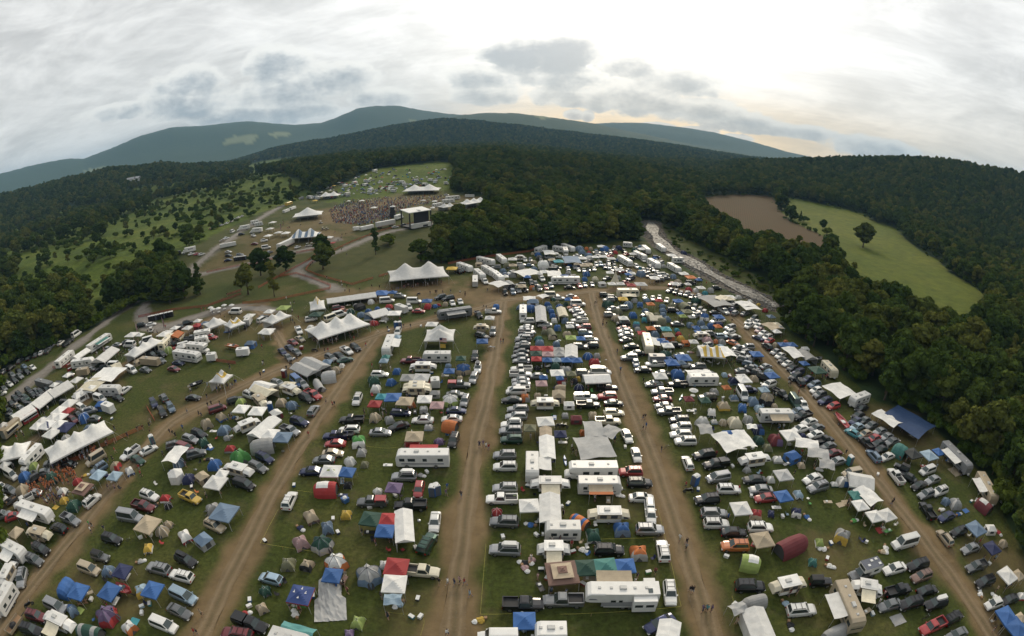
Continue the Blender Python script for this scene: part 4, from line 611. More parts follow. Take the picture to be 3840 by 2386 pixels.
# ---- tents and shelters
def dome(Rx,Ry,H,np_=4,kf=None,grow=0.0,top=0.0,ph=0):
    """pole tent: ridges where the bent poles run, flatter cloth between them"""
    m=MB(); seg=np_*4; rg=6; rings=[]
    for a in range(rg+1):
        u=top+(1-top)*a/rg; z=H*math.sin(u*math.pi/2)**.95 if False else H*u
        arc=math.sqrt(max(0,1-(u*.995)**2.3)); lin=(1-u**1.12)*.93
        row=[]
        for j in range(seg):
            t=2*math.pi*(j+.0)/seg; w=abs(math.cos(np_*t/2))**1.6
            edge=math.cos(math.pi/np_)/math.cos(((t+math.pi/np_+0)%(2*math.pi/np_))-math.pi/np_) if False else 1
            k=(t%(2*math.pi/np_))/(2*math.pi/np_); chord=math.cos(math.pi/np_)/math.cos((k-.5)*2*math.pi/np_)
            r=(arc*w+(lin*.3+arc*.62)*(1-w))*(1 if w>.999 else chord*.97+.03)+grow
            row.append((Rx*r*math.cos(t+ph),Ry*r*math.sin(t+ph),z+grow*.5))
        rings.append(row)
    m.loft(rings,'A',cap=False,kf=kf); return m
def k_dm(two,var):
    np_=(4,4,6,5)[var]; el=(1.0,.8,1.0,.92)[var]; ph=math.pi/np_ if np_!=6 else 0; H=(1.7,1.45,1.8,1.6)[var]; R_=1.62 if np_==4 else 1.5
    seg=np_*4
    if two: kf=(lambda a,j:'B' if ((j+2)//4)%np_ in (0,np_-1,np_) and a<6 else 'A') if var==0 else (lambda a,j:'B' if a<(2 if var==1 else 3) else 'A')
    else: kf=lambda a,j:'A'
    tb_=dome(R_,R_*el,H,np_,kf,ph=ph)
    for p_ in range(np_):
        ring_=[tb_.v[a*seg+p_*4] for a in range(7)]
        for a,b in zip(ring_[:-1],ring_[1:]):
            if (Vector(a)-Vector(b)).length>.05: tb_.tube([q*1.012 for q in a],[q*1.012 for q in b],.03,'emblem' if not two else 'decal',4)
    P=[('tent_body',tb_,[])]
    if var!=2: P.append(('rainfly',dome(R_,R_*el,H,np_,lambda a,j:kf(min(6,a+3),j) if two and var==0 else 'A',grow=.035,top=.42 if var!=1 else .3,ph=ph),[]))
    d=MB(); x0=R_*math.cos(math.pi/np_)*(.98 if np_!=6 else 1.0)
    if np_==6: d.face([(1.50,-.34,.04),(1.50,.34,.04),(1.33,.3,.7),(1.2,0,.98),(1.33,-.3,.7)],'mesh')
    else: d.face([(x0+.05,-.42,.04),(x0+.05,.42,.04),(x0*.72+.06,.32,H*.42),(x0*.58+.06,0,H*.56),(x0*.72+.06,-.32,H*.42)],'mesh')
    P.append(('door',d,[]))
    if var in (1,3):
        for s in (-1,1):
            pm=MB(); pm.face([(x0,s*.45,.03),(x0+.75,s*.7,.02),(x0*.75+.1,s*.4,H*.45)][::s],'A'); P.append(('porch_flap',pm,[]))
    return P
def k_cb(two):
    m=MB(); W=1.5; m.box(-1.7,1.7,-W,W,0,1.5,'B' if two else 'A',tx=.12,ty=.12); P=[('tent_wall',m,[])]
    r=MB(); a=[(-1.68,-W+.0,1.46),(1.68,-W+.0,1.46),(1.68,W-.0,1.46),(-1.68,W-.0,1.46)]; b=[(-.9,-.1,2.2),(.9,-.1,2.2),(.9,.1,2.2),(-.9,.1,2.2)]; r.loft([a,b],'A'); P.append(('tent_roof',r,[]))
    for x,n in ((1.66,'door'),(-1.66,'window')):
        d=MB(); s=1 if x>0 else -1; d.face([(x,-.6*s,.1 if n=='door' else .6),(x,.6*s,.1 if n=='door' else .6),(x-.08*s,.55*s,1.4),(x-.08*s,-.55*s,1.4)],'mesh'); d.v=[(q[0]+.03*s,q[1],q[2]) for q in d.v]; P.append((n,d,[]))
    for s in (-1,1):
        d=MB(); d.face([(-.7,s*(W-.02),.6),(.7,s*(W-.02),.6),(.7,s*(W-.1),1.35),(-.7,s*(W-.1),1.35)][::-s],'mesh'); P.append(('window',d,[]))
    return P
def k_tn(two):
    m=MB(); rings=[]; n=11; xs=(-2,-1.4,-.7,0,.7,1.4,2); rr=(.72,.95,1,1.04,1,1.0,.92)
    for x,q in zip(xs,rr):
        rings.append([(x,1.3*q*math.cos(math.pi*j/(n-1)),1.9*q*math.sin(math.pi*j/(n-1))**.85) for j in range(n)])
    m.loft(rings,'A',closed=False,kf=lambda a,j:'B' if two and ((3<=j<=6 and 1<=a<=3) if two==2 else a in (1,4)) else 'A')
    m.face([rings[0][j] for j in range(n)],'B' if two==1 else 'A'); P=[('tent_body',m,[])]
    d=MB(); e=[(x-.12,y*.85,z*.88+.02) for x,y,z in rings[-1]]; d.face(e[::-1],'mesh'); P.append(('door',d,[])); return P
LEGS={}
def legs(pts,z,r=.035,k='pole'):
    o=[]
    for x,y in pts:
        m=MB(); m.tube((x,y,0),(x*.98,y*.98,z),r,k,5); o.append(('leg',m,[]))
    return o
def gzroof(h,z0,z1,n=6,val=.22,k='A',kf=None):
    m=MB(); g={}
    for i in range(2*n+1):
        for j in range(2*n+1):
            x=(i-n)/n; y=(j-n)/n; d=max(abs(x),abs(y)); sag=.13*math.sin(math.pi*d)*(.4+.6*abs(abs(x)-abs(y)))
            g[i,j]=(x*h,y*h,z0+(z1-z0)*(1-d)-sag)
    base=len(m.v); idx={}
    for q,p in g.items(): idx[q]=len(m.v); m.v.append(p)
    for i in range(2*n):
        for j in range(2*n):
            m.f.append((idx[i,j],idx[i+1,j],idx[i+1,j+1],idx[i,j+1])); m.k.append(kf(i,j) if kf else k)
    c=[(-h,-h),(h,-h),(h,h),(-h,h)]
    for a in range(4):
        (xa,ya),(xb,yb)=c[a],c[(a+1)%4]; m.face([(xa,ya,z0-val),(xb,yb,z0-val),(xb,yb,z0),(xa,ya,z0)],k if k!='N' else 'A')
    return m
def k_gz(c):
    if c=='B':
        m=gzroof(1.5,2.05,2.75); v=gzroof(.45,2.78,3.1,3,.12); v2=gzroof(1.0,2.52,2.95,4,.02,'f:T'); P=[('canopy_cover',m,[('canopy_panel',v2),('vent_cap',v)])]
    elif c=='N':
        m=gzroof(1.5,2.05,2.85); m.k[-4:]=['f:r']*4; q=[]
        for x,y in ((-.8,.1),(.75,.15),(0,-.75),(.1,.75)):
            d=MB(); z=2.85-.8*max(abs(x),abs(y))/1.5+.03; d.face([(x-.13,y-.13,z),(x+.13,y-.13,z),(x+.13,y+.0,z),(x-.13,y+.0,z)],'emblem'); d.face([(x-.04,y-.02,z+.003),(x+.04,y-.02,z+.003),(x+.04,y+.28,z+.003),(x-.04,y+.28,z+.003)],'emblem'); q.append(('emblem',d))
        P=[('canopy_cover',m,q)]
    elif c=='Y': P=[('canopy_cover',gzroof(1.5,2.05,2.8,kf=lambda i,j:'f:i' if (i*7+j*5)%11 in (0,4) and 2<i<9 and 2<j<9 else 'A'),[])]
    elif c=='W': P=[('canopy_cover',gzroof(1.5,2.05,2.9,kf=lambda i,j:'f:n' if abs(abs(i-5.5)+j-7)<1.1 and j>1 else 'A'),[])]
    else: P=[('canopy_cover',gzroof(1.5,2.05,2.8),[])]
    return P+legs([(-1.45,-1.45),(1.45,-1.45),(1.45,1.45),(-1.45,1.45)],2.0)
def k_gb(L,W):
    m=MB(); n=6; z0,z1=2.1,2.1+W*.2; hl,hw=L/2,W/2; rg=[]
    for i in range(n+1):
        x=-hl+L*i/n; s=-.06 if i%2 else 0
        rg.append([(x,-hw,z0-.3),(x,-hw,z0),(x,-hw*.5,(z0+z1)/2+.03+s),(x,0,z1+s),(x,hw*.5,(z0+z1)/2+.03+s),(x,hw,z0),(x,hw,z0-.3)])
    m.loft(rg,'A',closed=False)
    for i in (0,n): 
        r_=rg[i]; m.face([r_[1],r_[2],r_[3],r_[4],r_[5]] if i else [r_[5],r_[4],r_[3],r_[2],r_[1]],'A')
    P=[('canopy_cover',m,[])]
    k=max(2,int(L/3)+1); pts=[(-hl+.05+(L-.1)*i/(k-1),s*(hw-.04)) for i in range(k) for s in (-1,1)]
    P+=legs(pts,2.05,.04)
    w=MB(); w.box(-hl+.08,hl-.08,hw-.1,hw-.07,.05,2.0,'A'); P.append(('side_wall',w,[])); return P
def k_tp(L,W):
    m=MB(); n=8; idx={}
    for i in range(n+1):
        for j in range(n+1):
            u,v=i/n-.5,j/n-.5; z=2.3+.35*(.5-abs(v))*2*(1 if W<6 else .8)-.35*math.sin(math.pi*(i/n))*math.sin(math.pi*j/n)*.5-.12*math.cos(9*u)*math.cos(7*v)
            e=1-.05*math.cos(math.pi*v)*(abs(u)*2)**4
            idx[i,j]=len(m.v); m.v.append((u*L*e,v*W*(1-.05*math.cos(math.pi*u)*(abs(v)*2)**4),z))
    for i in range(n):
        for j in range(n): m.f.append((idx[i,j],idx[i+1,j],idx[i+1,j+1],idx[i,j+1])); m.k.append('A')
    P=[('tarp_sheet',m,[])]
    q=[]
    for x,y in ((-1,-1),(1,-1),(1,1),(-1,1)):
        p=MB(); p.tube((x*L*.49,y*W*.49,0),(x*L*.48,y*W*.48,2.28),.035,'pole',5); P.append(('pole',p,[]))
    return P
def k_hx():
    m=MB(); rg=[[(1.9*math.cos(R(60*j))*q,1.9*math.sin(R(60*j))*q,z) for j in range(6)] for q,z in ((1,0),(.97,1.75),(.1,2.6))]
    m.loft(rg,'A'); P=[('tent_body',m,[])]
    for j in range(6):
        a,b=rg[0][j],rg[0][(j+1)%6]; c,d=rg[1][(j+1)%6],rg[1][j]; w=MB(); w.quadout([a,b,c,d],'cloth',.3,.015); P.append(('screen_panel',w,[]))
    return P
def k_bt(L,W,npk,c):
    """pole marquee: scalloped eave, npk peaks on the ridge"""
    m=MB(); nx=max(16,int(L/.9)); ny=14; idx={}; eave=2.9 if L<20 else 3.6; pk=eave+max(2.2,min(W*.33,5.0)); pxs=[(-L/2+L*(i+.5)/npk if npk>1 else 0) for i in range(npk)]
    if npk>1: pxs=[p*.82 for p in pxs]
    for i in range(nx+1):
        for j in range(ny+1):
            u=-L/2+L*i/nx; v=-W/2+W*j/ny
            ex=1-abs(2*u/L); ey=1-abs(2*v/W)
            inset=.045*W*(math.sin(math.pi*i/nx)*0+1)
            best=0; 
            for p in pxs:
                a=abs(u-p)/(L/2/npk*1.25 if npk>1 else L/2); b=abs(v)/(W/2); d=(a**1.6+b**1.6)**(1/1.6); best=max(best,max(0,1-d)**1.25)
            ridge=.45*max(0,ey)**.9*min(1,ex*3.2/ (1 if npk<3 else .8))
            t=max(best,ridge if npk>1 else best); t=max(t,.5*min(ey,ex*L/W if L>W else ex)**1.1)
            sx=1-.05*math.sin(math.pi*min(1,max(0,j/ny)))*(abs(2*u/L))**6; sy=1-.06*math.sin(math.pi*i/nx)*(abs(2*v/W))**6
            idx[i,j]=len(m.v); m.v.append((u*sx,v*sy,eave+(pk-eave)*t))
    def kf(i,j):
        if c=='X': return 'f:a' if (i//2)%2 else 'A'
        if c=='S': return 'f:y' if (i//2)%2 else 'A'
        d=min(i/nx,1-i/nx)*2*L/W; e=min(j/ny,1-j/ny)*2; q=min(d,e)
        if c in 'yY' and .42<q<.62 and j<ny/2+1: return 'f:y'
        if c=='Z' and abs(abs(i-nx/2)/nx*2.2+.25-(j/ny))<.09: return 'f:y'
        return 'A'
    for i in range(nx):
        for j in range(ny): m.f.append((idx[i,j],idx[i+1,j],idx[i+1,j+1],idx[i,j+1])); m.k.append(kf(i,j))
    rim=[idx[i,0] for i in range(nx+1)]+[idx[nx,j] for j in range(1,ny+1)]+[idx[i,ny] for i in range(nx-1,-1,-1)]+[idx[0,j] for j in range(ny-1,-1,-1)]
    for a,b in zip(rim[:-1],rim[1:]):
        A,B=m.v[a],m.v[b]; m.face([(A[0],A[1],A[2]-.35),(B[0],B[1],B[2]-.35),B,A],'A')
    m.smooth=True; P=[('marquee_roof',m,[])]
    k=max(3,int(L/4.5)+1)
    for i in range(k):
        for s in (-1,1):
            p=MB(); x=-L/2+.1+(L-.2)*i/(k-1); p.tube((x,s*W*.475,0),(x,s*W*.475,eave-.1),.06,'pole',5); P.append(('side_pole',p,[]))
    for p_ in pxs:
        p=MB(); p.tube((p_,0,0),(p_,0,pk-.1),.09,'pole',6); P.append(('centre_pole',p,[]))
    w=MB(); w.face([(-L*.46,W*.46,0),(L*.3,W*.46,0),(L*.3,W*.46,eave-.3),(-L*.46,W*.46,eave-.3)],'A'); P.append(('side_wall',w,[]))
    for sx in (-1,1):
        for sy in (-1,1):
            p=MB(); p.tube((sx*L/2,sy*W/2,eave),(sx*(L/2+2.2),sy*(W/2+1.6),0),.02,'cloth',4); P.append(('guy_rope',p,[]))
    return P
def k_py():
    m=MB(); m.loft([[(r*math.cos(R(30*j)),r*math.sin(R(30*j)),z) for j in range(12)] for r,z in ((2.2,0),(1.2,2.0),(.45,4.0),(.08,5.6))],'A'); P=[('tent_body',m,[])]
    d=MB(); d.face([(2.15,-.6,.05),(2.15,.6,.05),(1.35,.1,1.9),(1.35,-.1,1.9)],'mesh'); P.append(('door',d,[])); return P
# ---- small things
def k_pt():
    b=MB(); b.box(-.58,.58,-.58,.58,.05,2.1,'A',tx=.02,ty=.02); P=[('cabin',b,[])]
    r=MB(); r.loft([[(-.6,-.6,2.1),(.6,-.6,2.1),(.6,.6,2.1),(-.6,.6,2.1)],[(-.58,-.3,2.3),(.58,-.3,2.3),(.58,.3,2.3),(-.58,.3,2.3)]],'cloth'); P.append(('roof',r,[('vent_pipe',MB().tube((.35,.35,2.15),(.35,.35,2.5),.05,'dark',6))]))
    d=MB(); d.face([(.592,-.42,.12),(.592,.42,.12),(.58,.42,1.95),(.58,-.42,1.95)],'decal'); P.append(('door',d,[])); return P
def k_um():
    t=MB(); t.loft([[(1.5*q*math.cos(R(45*j)),1.5*q*math.sin(R(45*j)),z) for j in range(8)] for q,z in ((1,2.1),(.5,2.42),(.04,2.6))],'A'); P=[('umbrella',t,[('umbrella_pole',MB().tube((0,0,.7),(0,0,2.55),.03,'pole',6))])]
    m=MB(); m.tube((0,0,.7),(0,0,.76),.75,'cloth',14); P.append(('table_top',m,[])); 
    for s in (0,1,2): P.append(('leg',MB().tube((.5*math.cos(2.1*s),.5*math.sin(2.1*s),0),(.15*math.cos(2.1*s),.15*math.sin(2.1*s),.7),.03,'dark',5),[]))
    return P
def k_ch():
    P=[('seat',MB().box(-.27,.27,-.27,.27,.40,.45,'A'),[]),('backrest',MB().face([(-.25,-.27,.45),(-.25,.27,.45),(-.42,.27,.98),(-.42,-.27,.98)],'A'),[])]
    for x in (-.25,.25):
        for y in (-.26,.26): P.append(('leg',MB().tube((x,y,0),(x*.9,y*.9,.42 if x>0 else .62),.02,'dark',5),[]))
    return P
def k_tb():
    P=[('table_top',MB().box(-.9,.9,-.38,.38,.70,.745,'A'),[])]
    for x in (-.8,.8):
        for y in (-.32,.32): P.append(('leg',MB().tube((x,y,0),(x,y,.7),.02,'dark',5),[]))
    P.append(('cooler_tray',MB().box(-.5,-.1,-.2,.2,.75,.95,'cloth'),[])); return P
def k_cl(): return [('body',MB().box(-.4,.4,-.24,.24,0,.42,'A',tx=-.03,ty=-.03),[]),('lid',MB().box(-.44,.44,-.28,.28,.42,.5,'cloth',tx=.03,ty=.03),[])]
def lump(r,h,seed,k='A',n=10):
    rr=random.Random(seed); m=MB(); rg=[]
    for q,z in ((1,0),(1.05,.35),(.75,.75),(.2,1)):
        rg.append([(r*q*rr.uniform(.75,1.2)*math.cos(2*math.pi*j/n),r*q*rr.uniform(.75,1.2)*math.sin(2*math.pi*j/n),h*z*rr.uniform(.85,1.1)) for j in range(n)])
    m.loft(rg,k); return m
def k_bg(): return [('bag',lump(.55,.5,3),[]),('bag',MB().add(lump(.4,.38,5,'cloth'),(.75,.2,0)),[]),('box',MB().box(-.9,-.45,-.5,-.1,0,.35,'wood'),[])]
def k_mt():
    m=MB(); n=6; idx={}; rr=random.Random(2)
    for i in range(n+1):
        for j in range(n+1): idx[i,j]=len(m.v); m.v.append(((i/n-.5)*3*(1+rr.uniform(-.03,.03)),(j/n-.5)*2.4*(1+rr.uniform(-.03,.03)),.05+rr.uniform(0,.07)))
    for i in range(n):
        for j in range(n): m.f.append((idx[i,j],idx[i+1,j],idx[i+1,j+1],idx[i,j+1])); m.k.append('A')
    return [('sheet',m,[])]
def k_tr(): return [('bin',MB().box(-.5,.5,-.5,.5,.15,1.05,'A',tx=-.08,ty=-.08),[]),('rubbish',MB().add(lump(.45,.35,9,'cloth'),(0,0,1.0)),[]),('wheel',wheel(-.4,.5,.15,.08),[]),('wheel',wheel(-.4,-.5,.15,.08),[])]
def k_gr(): return [('bowl',MB().loft([[(q*.3*math.cos(R(36*j)),q*.3*math.sin(R(36*j)),z) for j in range(10)] for q,z in ((.4,.6),(1,.8),(1,.86))],'A'),[]),('lid',MB().loft([[(q*.31*math.cos(R(36*j)),q*.31*math.sin(R(36*j)),z) for j in range(10)] for q,z in ((1,.87),(.8,1.05),(.1,1.12))],'metal'),[])]+[('leg',MB().tube((.25*math.cos(2.1*s),.25*math.sin(2.1*s),0),(.1*math.cos(2.1*s),.1*math.sin(2.1*s),.65),.02,'dark',5),[]) for s in range(3)]
def k_wd():
    m=MB(); rr=random.Random(4)
    for i in range(22): a=rr.uniform(0,6.3); x,y=rr.uniform(-.9,.9),rr.uniform(-.7,.7); m.tube((x-.5*math.cos(a),y-.5*math.sin(a),.1+.1*(i%4)),(x+.5*math.cos(a),y+.5*math.sin(a),.1+.1*(i%4)),.07,'wood',6)
    return [('logs',m,[])]
def k_mo():
    b=MB(); b.loft([[(x,-w,z0),(x,w,z0),(x,w*.7,z1),(x,-w*.7,z1)] for x,w,z0,z1 in ((-.8,.1,.6,.8),(-.3,.16,.4,.8),(.2,.18,.4,.95),(.6,.08,.6,.95))],'A'); P=[('body',b,[]),('seat',MB().box(-.75,-.1,-.15,.15,.8,.88,'dark',tx=.05,ty=.03),[]),('handlebar',MB().tube((.5,-.38,1.1),(.5,.38,1.1),.025,'metal',6),[])]
    return P+[('wheel',wheel(x,0,.32,.12),[]) for x in (-.72,.78)]
def k_bk():
    f=MB(); 
    for a,b in (((-.5,0,.34),(-.1,0,.75)),((-.1,0,.75),(.4,0,.75)),((.4,0,.75),(.5,0,.34)),((-.1,0,.75),(0,0,.3)),((0,0,.3),(-.5,0,.34)),((0,0,.3),(.4,0,.72))): f.tube(a,b,.025,'A',5)
    P=[('frame',f,[]),('saddle',MB().box(-.22,.02,-.07,.07,.88,.93,'dark'),[]),('handlebar',MB().tube((.42,-.28,.98),(.42,.28,.98),.018,'metal',5),[])]
    for x in (-.5,.5):
        m=MB(); n=14
        for j in range(n): m.tube((x+.33*math.cos(2*math.pi*j/n),0,.34+.33*math.sin(2*math.pi*j/n)),(x+.33*math.cos(2*math.pi*(j+1)/n),0,.34+.33*math.sin(2*math.pi*(j+1)/n)),.02,'tyre',4)
        P.append(('wheel',m,[]))
    return P
def k_at():
    b=MB(); b.box(-1.2,1.2,-.6,.6,.45,.75,'A'); P=[('body',b,[]),('roof',MB().box(-.7,.7,-.58,.58,1.8,1.86,'A'),[]),('seat',MB().box(-.6,.1,-.5,.5,.75,1.1,'dark'),[])]
    P+=[('roof_post',MB().tube((x,y,.75),(x,y,1.8),.025,'dark',5),[]) for x in (-.65,.65) for y in (-.54,.54)]
    return P+[('wheel',wheel(x,y,.28,.2),[]) for x in (-.85,.85) for y in (-.55,.55)]
def k_bo(L):
    m=MB(); st=((-L/2,.75,.55,1.2),(0,.95,.5,1.2),(L*.3,.7,.55,1.25),(L/2,.04,.9,1.35)); m.loft([[(x,-w*.5,z0),(x,-w,z1),(x,-w*.8,z1),(x,-w*.4,z0+.25),(x,w*.4,z0+.25),(x,w*.8,z1),(x,w,z1),(x,w*.5,z0)] for x,w,z0,z1 in st],'A'); P=[('hull',m,[]),('windscreen',MB().face([(L*.1,-.6,1.2),(L*.1,.6,1.2),(L*.04,.5,1.6),(L*.04,-.5,1.6)],'glass'),[]),('seat',MB().box(-L*.25,-L*.05,-.5,.5,.7,1.15,'cloth'),[]),('trailer_frame',MB().box(-L*.3,L*.62,-.08,.08,.35,.5,'dark'),[])]
    return P+[('wheel',wheel(-L*.12,s*.95,.3,.2),[]) for s in (-1,1)]
def k_ky(): return [('hull',MB().loft([[(x,-w,.12),(x,-w*.6,.34),(x,w*.6,.34),(x,w,.12),(x,0,.0)] for x,w in ((-1.7,.03),(-.8,.32),(.8,.32),(1.7,.03))],'A'),[]),('cockpit',MB().box(-.4,.3,-.2,.2,.3,.36,'dark'),[])]
def k_ut(L):
    m=MB(); m.box(-L/2,L/2,-.9,.9,.5,.6,'wood')
    for s in (-1,1): m.box(-L/2,L/2,s*.9-.03,s*.9+.03,.6,1.1,'A')
    m.box(-L/2-.05,-L/2,-.9,.9,.6,1.1,'A'); m.box(L/2,L/2+1,-.06,.06,.48,.58,'dark'); return [('trailer_bed',m,[]),('load',MB().add(lump(.7,.8,6,'dark'),(-.3,0,.6)),[])]+[('wheel',wheel(0,s*1.02,.33,.2),[]) for s in (-1,1)]
def k_ff():
    m=MB(); rg=[]
    for i in range(9):
        t=i/8; z=.6+4.6*t; w=.75*math.sin(math.pi*min(1,.12+.88*(1-t)))**.6*(1 if t<.75 else (1-t)*4); rg.append([(0.02,.06,z),(0.02+w,.06+.1*math.sin(5*t),z+.12)])
    for a,b in zip(rg[:-1],rg[1:]): m.face([a[0],a[1],b[1],b[0]],'A')
    return [('flag_cloth',m,[]),('flag_pole',MB().tube((0,0,0),(0.05,0,5.4),.03,'pole',6),[])]
def k_fl():
    c=MB(); n=7
    for j in range(7):
        for i in range(8):
            x0,x1=i/8*1.9,(i+1)/8*1.9; z0=8.8-1.15*j/7; z1=8.8-1.15*(j+1)/7
            k='f:n' if (i<3 and j<4) else ('f:r' if j%2==0 else 'f:w'); w=lambda x:.12*math.sin(3*x)
            c.face([(x0,w(x0),z1),(x1,w(x1),z1),(x1,w(x1),z0),(x0,w(x0),z0)],k)
    y=MB(); y.face([(0,0,6.0),(1.5,.1,6.0),(1.5,.1,7.1),(0,0,7.1)],'f:y')
    return [('flag_pole',MB().tube((0,0,0),(0,0,9),.05,'pole',6),[]),('national_flag',c,[]),('yellow_flag',y,[])]
def k_bx():
    b=MB(); b.box(-2.6,2.6,-.15,.15,0,.95,'A'); b.box(-2.6,2.6,-.15,.15,2.2,2.7,'A')
    for x in (-2.5,2.5): b.box(x-.12,x+.12,-.14,.14,.95,2.2,'A')
    q=MB(); q.box(-1.7,1.7,-.22,-.16,2.32,2.58,'cloth'); return [('frontage',b,[]),('counter',MB().box(-2.4,2.4,-.5,.2,.96,1.03,'cloth'),[]),('name_board',q,[])]
def k_ds():
    m=MB(); rr=random.Random(11); nx,ny=14,14; idx={}
    for i in range(nx+1):
        for j in range(ny+1):
            u=i/nx-.5; v=j/ny-.5; w=1.6+1.4*max(0,(.5-(v+.5))*1.0)
            z=(1.9*max(0,1-abs(u)*1.6)*sstep(-.5,.45,v) if True else 0)+rr.uniform(-.1,.1)+.12; z=max(.03,float(z))
            idx[i,j]=len(m.v); m.v.append((v*7.6,u*(3.4 if v>0.05 else 4.6),z))
    for i in range(nx):
        for j in range(ny): m.f.append((idx[i,j],idx[i,j+1],idx[i+1,j+1],idx[i+1,j])); m.k.append('A')
    return [('plastic_sheet',m,[])]
def k_st():
    """mobile stage on a trailer, seen from behind"""
    b=MB(); b.box(-8,8,-2.2,1.2,.6,3.4,'f:w'); b.box(-8,-4.4,-2.6,-2.2,.6,3.6,'f:w'); P=[('trailer',b,[('loading_door',MB().box(1,5,-2.26,-2.2,.8,2.0,'dark'))])]
    P.append(('deck',MB().box(-9,9,1.2,10,1.2,1.5,'dark'),[]))
    P.append(('back_cloth',MB().box(-4.4,8.2,.9,1.1,3.4,11,'dark'),[]))
    r=MB(); r.loft([[(-9.5,-1.2,11.2),(9,-1.2,11.2),(9,-1.2,11.7),(-9.5,-1.2,11.7)],[(-9.5,10,12.6),(9,10,12.6),(9,10,13.1),(-9.5,10,13.1)]],'f:w'); P.append(('roof',r,[('roof_seam',MB().box(-.5,.5,-1.2,4,12.2,12.3,'decal'))]))
    for x in (-9,8.8):
        for y in (-.8,9.5): P.append(('tower',MB().box(x-.35,x+.35,y-.35,y+.35,0,11.3 if y<0 else 12.4,'dark'),[]))
    return P
def k_sp(): return [('scaffold',MB().box(-1.6,1.6,-1.3,1.3,0,3.0,'dark'),[]),('speaker_box',MB().box(-1.3,1.3,-1,1,3.0,7.2,'dark',tx=.1,ty=.1),[]),('roof',MB().box(-1.8,1.8,-1.5,1.5,7.25,7.45,'decal'),[])]
# ---- people: one continuous skinned body, materials by region
def person_mesh(pose):
    J={'pelvis':(0,0,.95),'chest':(0,0,1.3),'neck':(0,.0,1.48),'head':(.02,0,1.6),'top':(.02,0,1.73)}
    E=[('pelvis','chest'),('chest','neck'),('neck','head'),('head','top')]; Rr={'pelvis':(.15,.13),'chest':(.17,.12),'neck':(.06,.06),'head':(.095,.1),'top':(.07,.07)}
    for s,n in ((1,'L'),(-1,'R')):
        st=.0 if pose==0 else .26*s
        if pose==2: hip=(0,.1*s,.5); knee=(.42,.13*s,.5); foot=(.45,.13*s,.08); toe=(.6,.14*s,.04)
        else: hip=(0,.1*s,.88); knee=(st*.5+.03,.11*s,.48); foot=(st,.12*s,.07); toe=(st+.17,.13*s,.04)
        sh=(0,.19*s,1.42); el=(.02-st*.4,.27*s,1.12); ha=(.14-st*.7+(.12 if pose==0 and s>0 else 0),.27*s,.9)
        if pose==2: sh=(0,.19*s,.95); el=(.08,.27*s,.7); ha=(.3,.2*s,.62)
        for a,p,r in (('hip',hip,(.1,.1)),('knee',knee,(.065,.065)),('foot',foot,(.05,.05)),('toe',toe,(.045,.035)),('sh',sh,(.065,.065)),('el',el,(.048,.048)),('ha',ha,(.045,.035))): J[a+n]=p; Rr[a+n]=r
        E+=[('pelvis','hip'+n),('hip'+n,'knee'+n),('knee'+n,'foot'+n),('foot'+n,'toe'+n),('chest','sh'+n),('sh'+n,'el'+n),('el'+n,'ha'+n)]
    if pose==2:
        for k,z in (('pelvis',.52),('chest',.86),('neck',1.02),('head',1.14),('top',1.27)): J[k]=(J[k][0],0,z)
    names=list(J); me=bpy.data.meshes.new('person_base'); me.from_pydata([J[n] for n in names],[(names.index(a),names.index(b)) for a,b in E],[])
    o=bpy.data.objects.new('person_base',me); COL.objects.link(o); mo=o.modifiers.new('s','SKIN')
    for i,n in enumerate(names): me.skin_vertices[0].data[i].radius=Rr[n]; me.skin_vertices[0].data[i].use_root=(n=='pelvis')
    sub=o.modifiers.new('u','SUBSURF'); sub.levels=1; sub.render_levels=1
    dg=bpy.context.evaluated_depsgraph_get(); m2=bpy.data.meshes.new_from_object(o.evaluated_get(dg)); bpy.data.objects.remove(o); bpy.data.meshes.remove(me)
    dz=-.43 if pose==2 else 0
    idx=[]
    for p in m2.polygons:
        x,y,z=p.center
        if z>1.56+dz+.02 and (x<.06 or z>1.66+dz): i=3
        elif z>1.47+dz: i=2
        elif z>.93+dz and abs(y)<.235 : i=0
        elif z>1.14+dz: i=0
        elif abs(y)>.235: i=2
        elif (z>.5 if pose!=2 else z>.44): i=1
        elif z>.1: i=2
        else: i=1
        idx.append(i)
    m2.materials.clear()
    for k in range(4): m2.materials.append(None if k<2 else fix(('skin','hair')[k-2]))
    m2.polygons.foreach_set('material_index',idx); m2.polygons.foreach_set('use_smooth',[True]*len(idx)); m2.name='person_body'; m2.update(); return m2
# ---------------------------------------------------------------- ground sheet
def px_cover(x,y,z):
    """what grows or lies at each ground point: dict of masks, from the outlines of the fields, clearings and roads"""
    px,py=proj(x,y,z); 
    jx=(vnoise(x,y,9,1)-.5)*14; jy=(vnoise(x,y,9,2)-.5)*9
    front=(y>-5)
    qx,qy=px+jx,py+jy
    clear=inpoly(qx,qy,CLEAR)|(py>2386)|~front|inpoly(qx,qy,BANKP); river=dist_poly(x,y,RIVG)<7.5
    wv_=(vnoise(x,y,34,11)-.5)*34*np.clip(300/np.maximum(np.hypot(x,y),1),.2,1); fld=inpoly(qx+wv_,qy-wv_*.6,FIELD)&front; br=inpoly(px+jx*.3,py+jy*.3,BROWN)&front
    md=(inpoly(qx,qy,MEADOW)|inpoly(qx,qy,MEADOW2)|inpoly(qx,qy,MEADOW3)|inpoly(qx,qy,MEADOW5)|inpoly(qx,qy,SCRUB)|np.any([inpoly(px,py,h) for h in HILLF],axis=0))&front; ff=inpoly(qx,qy,FARFIELD)&front
    return px,py,clear,river,fld,br,md,ff
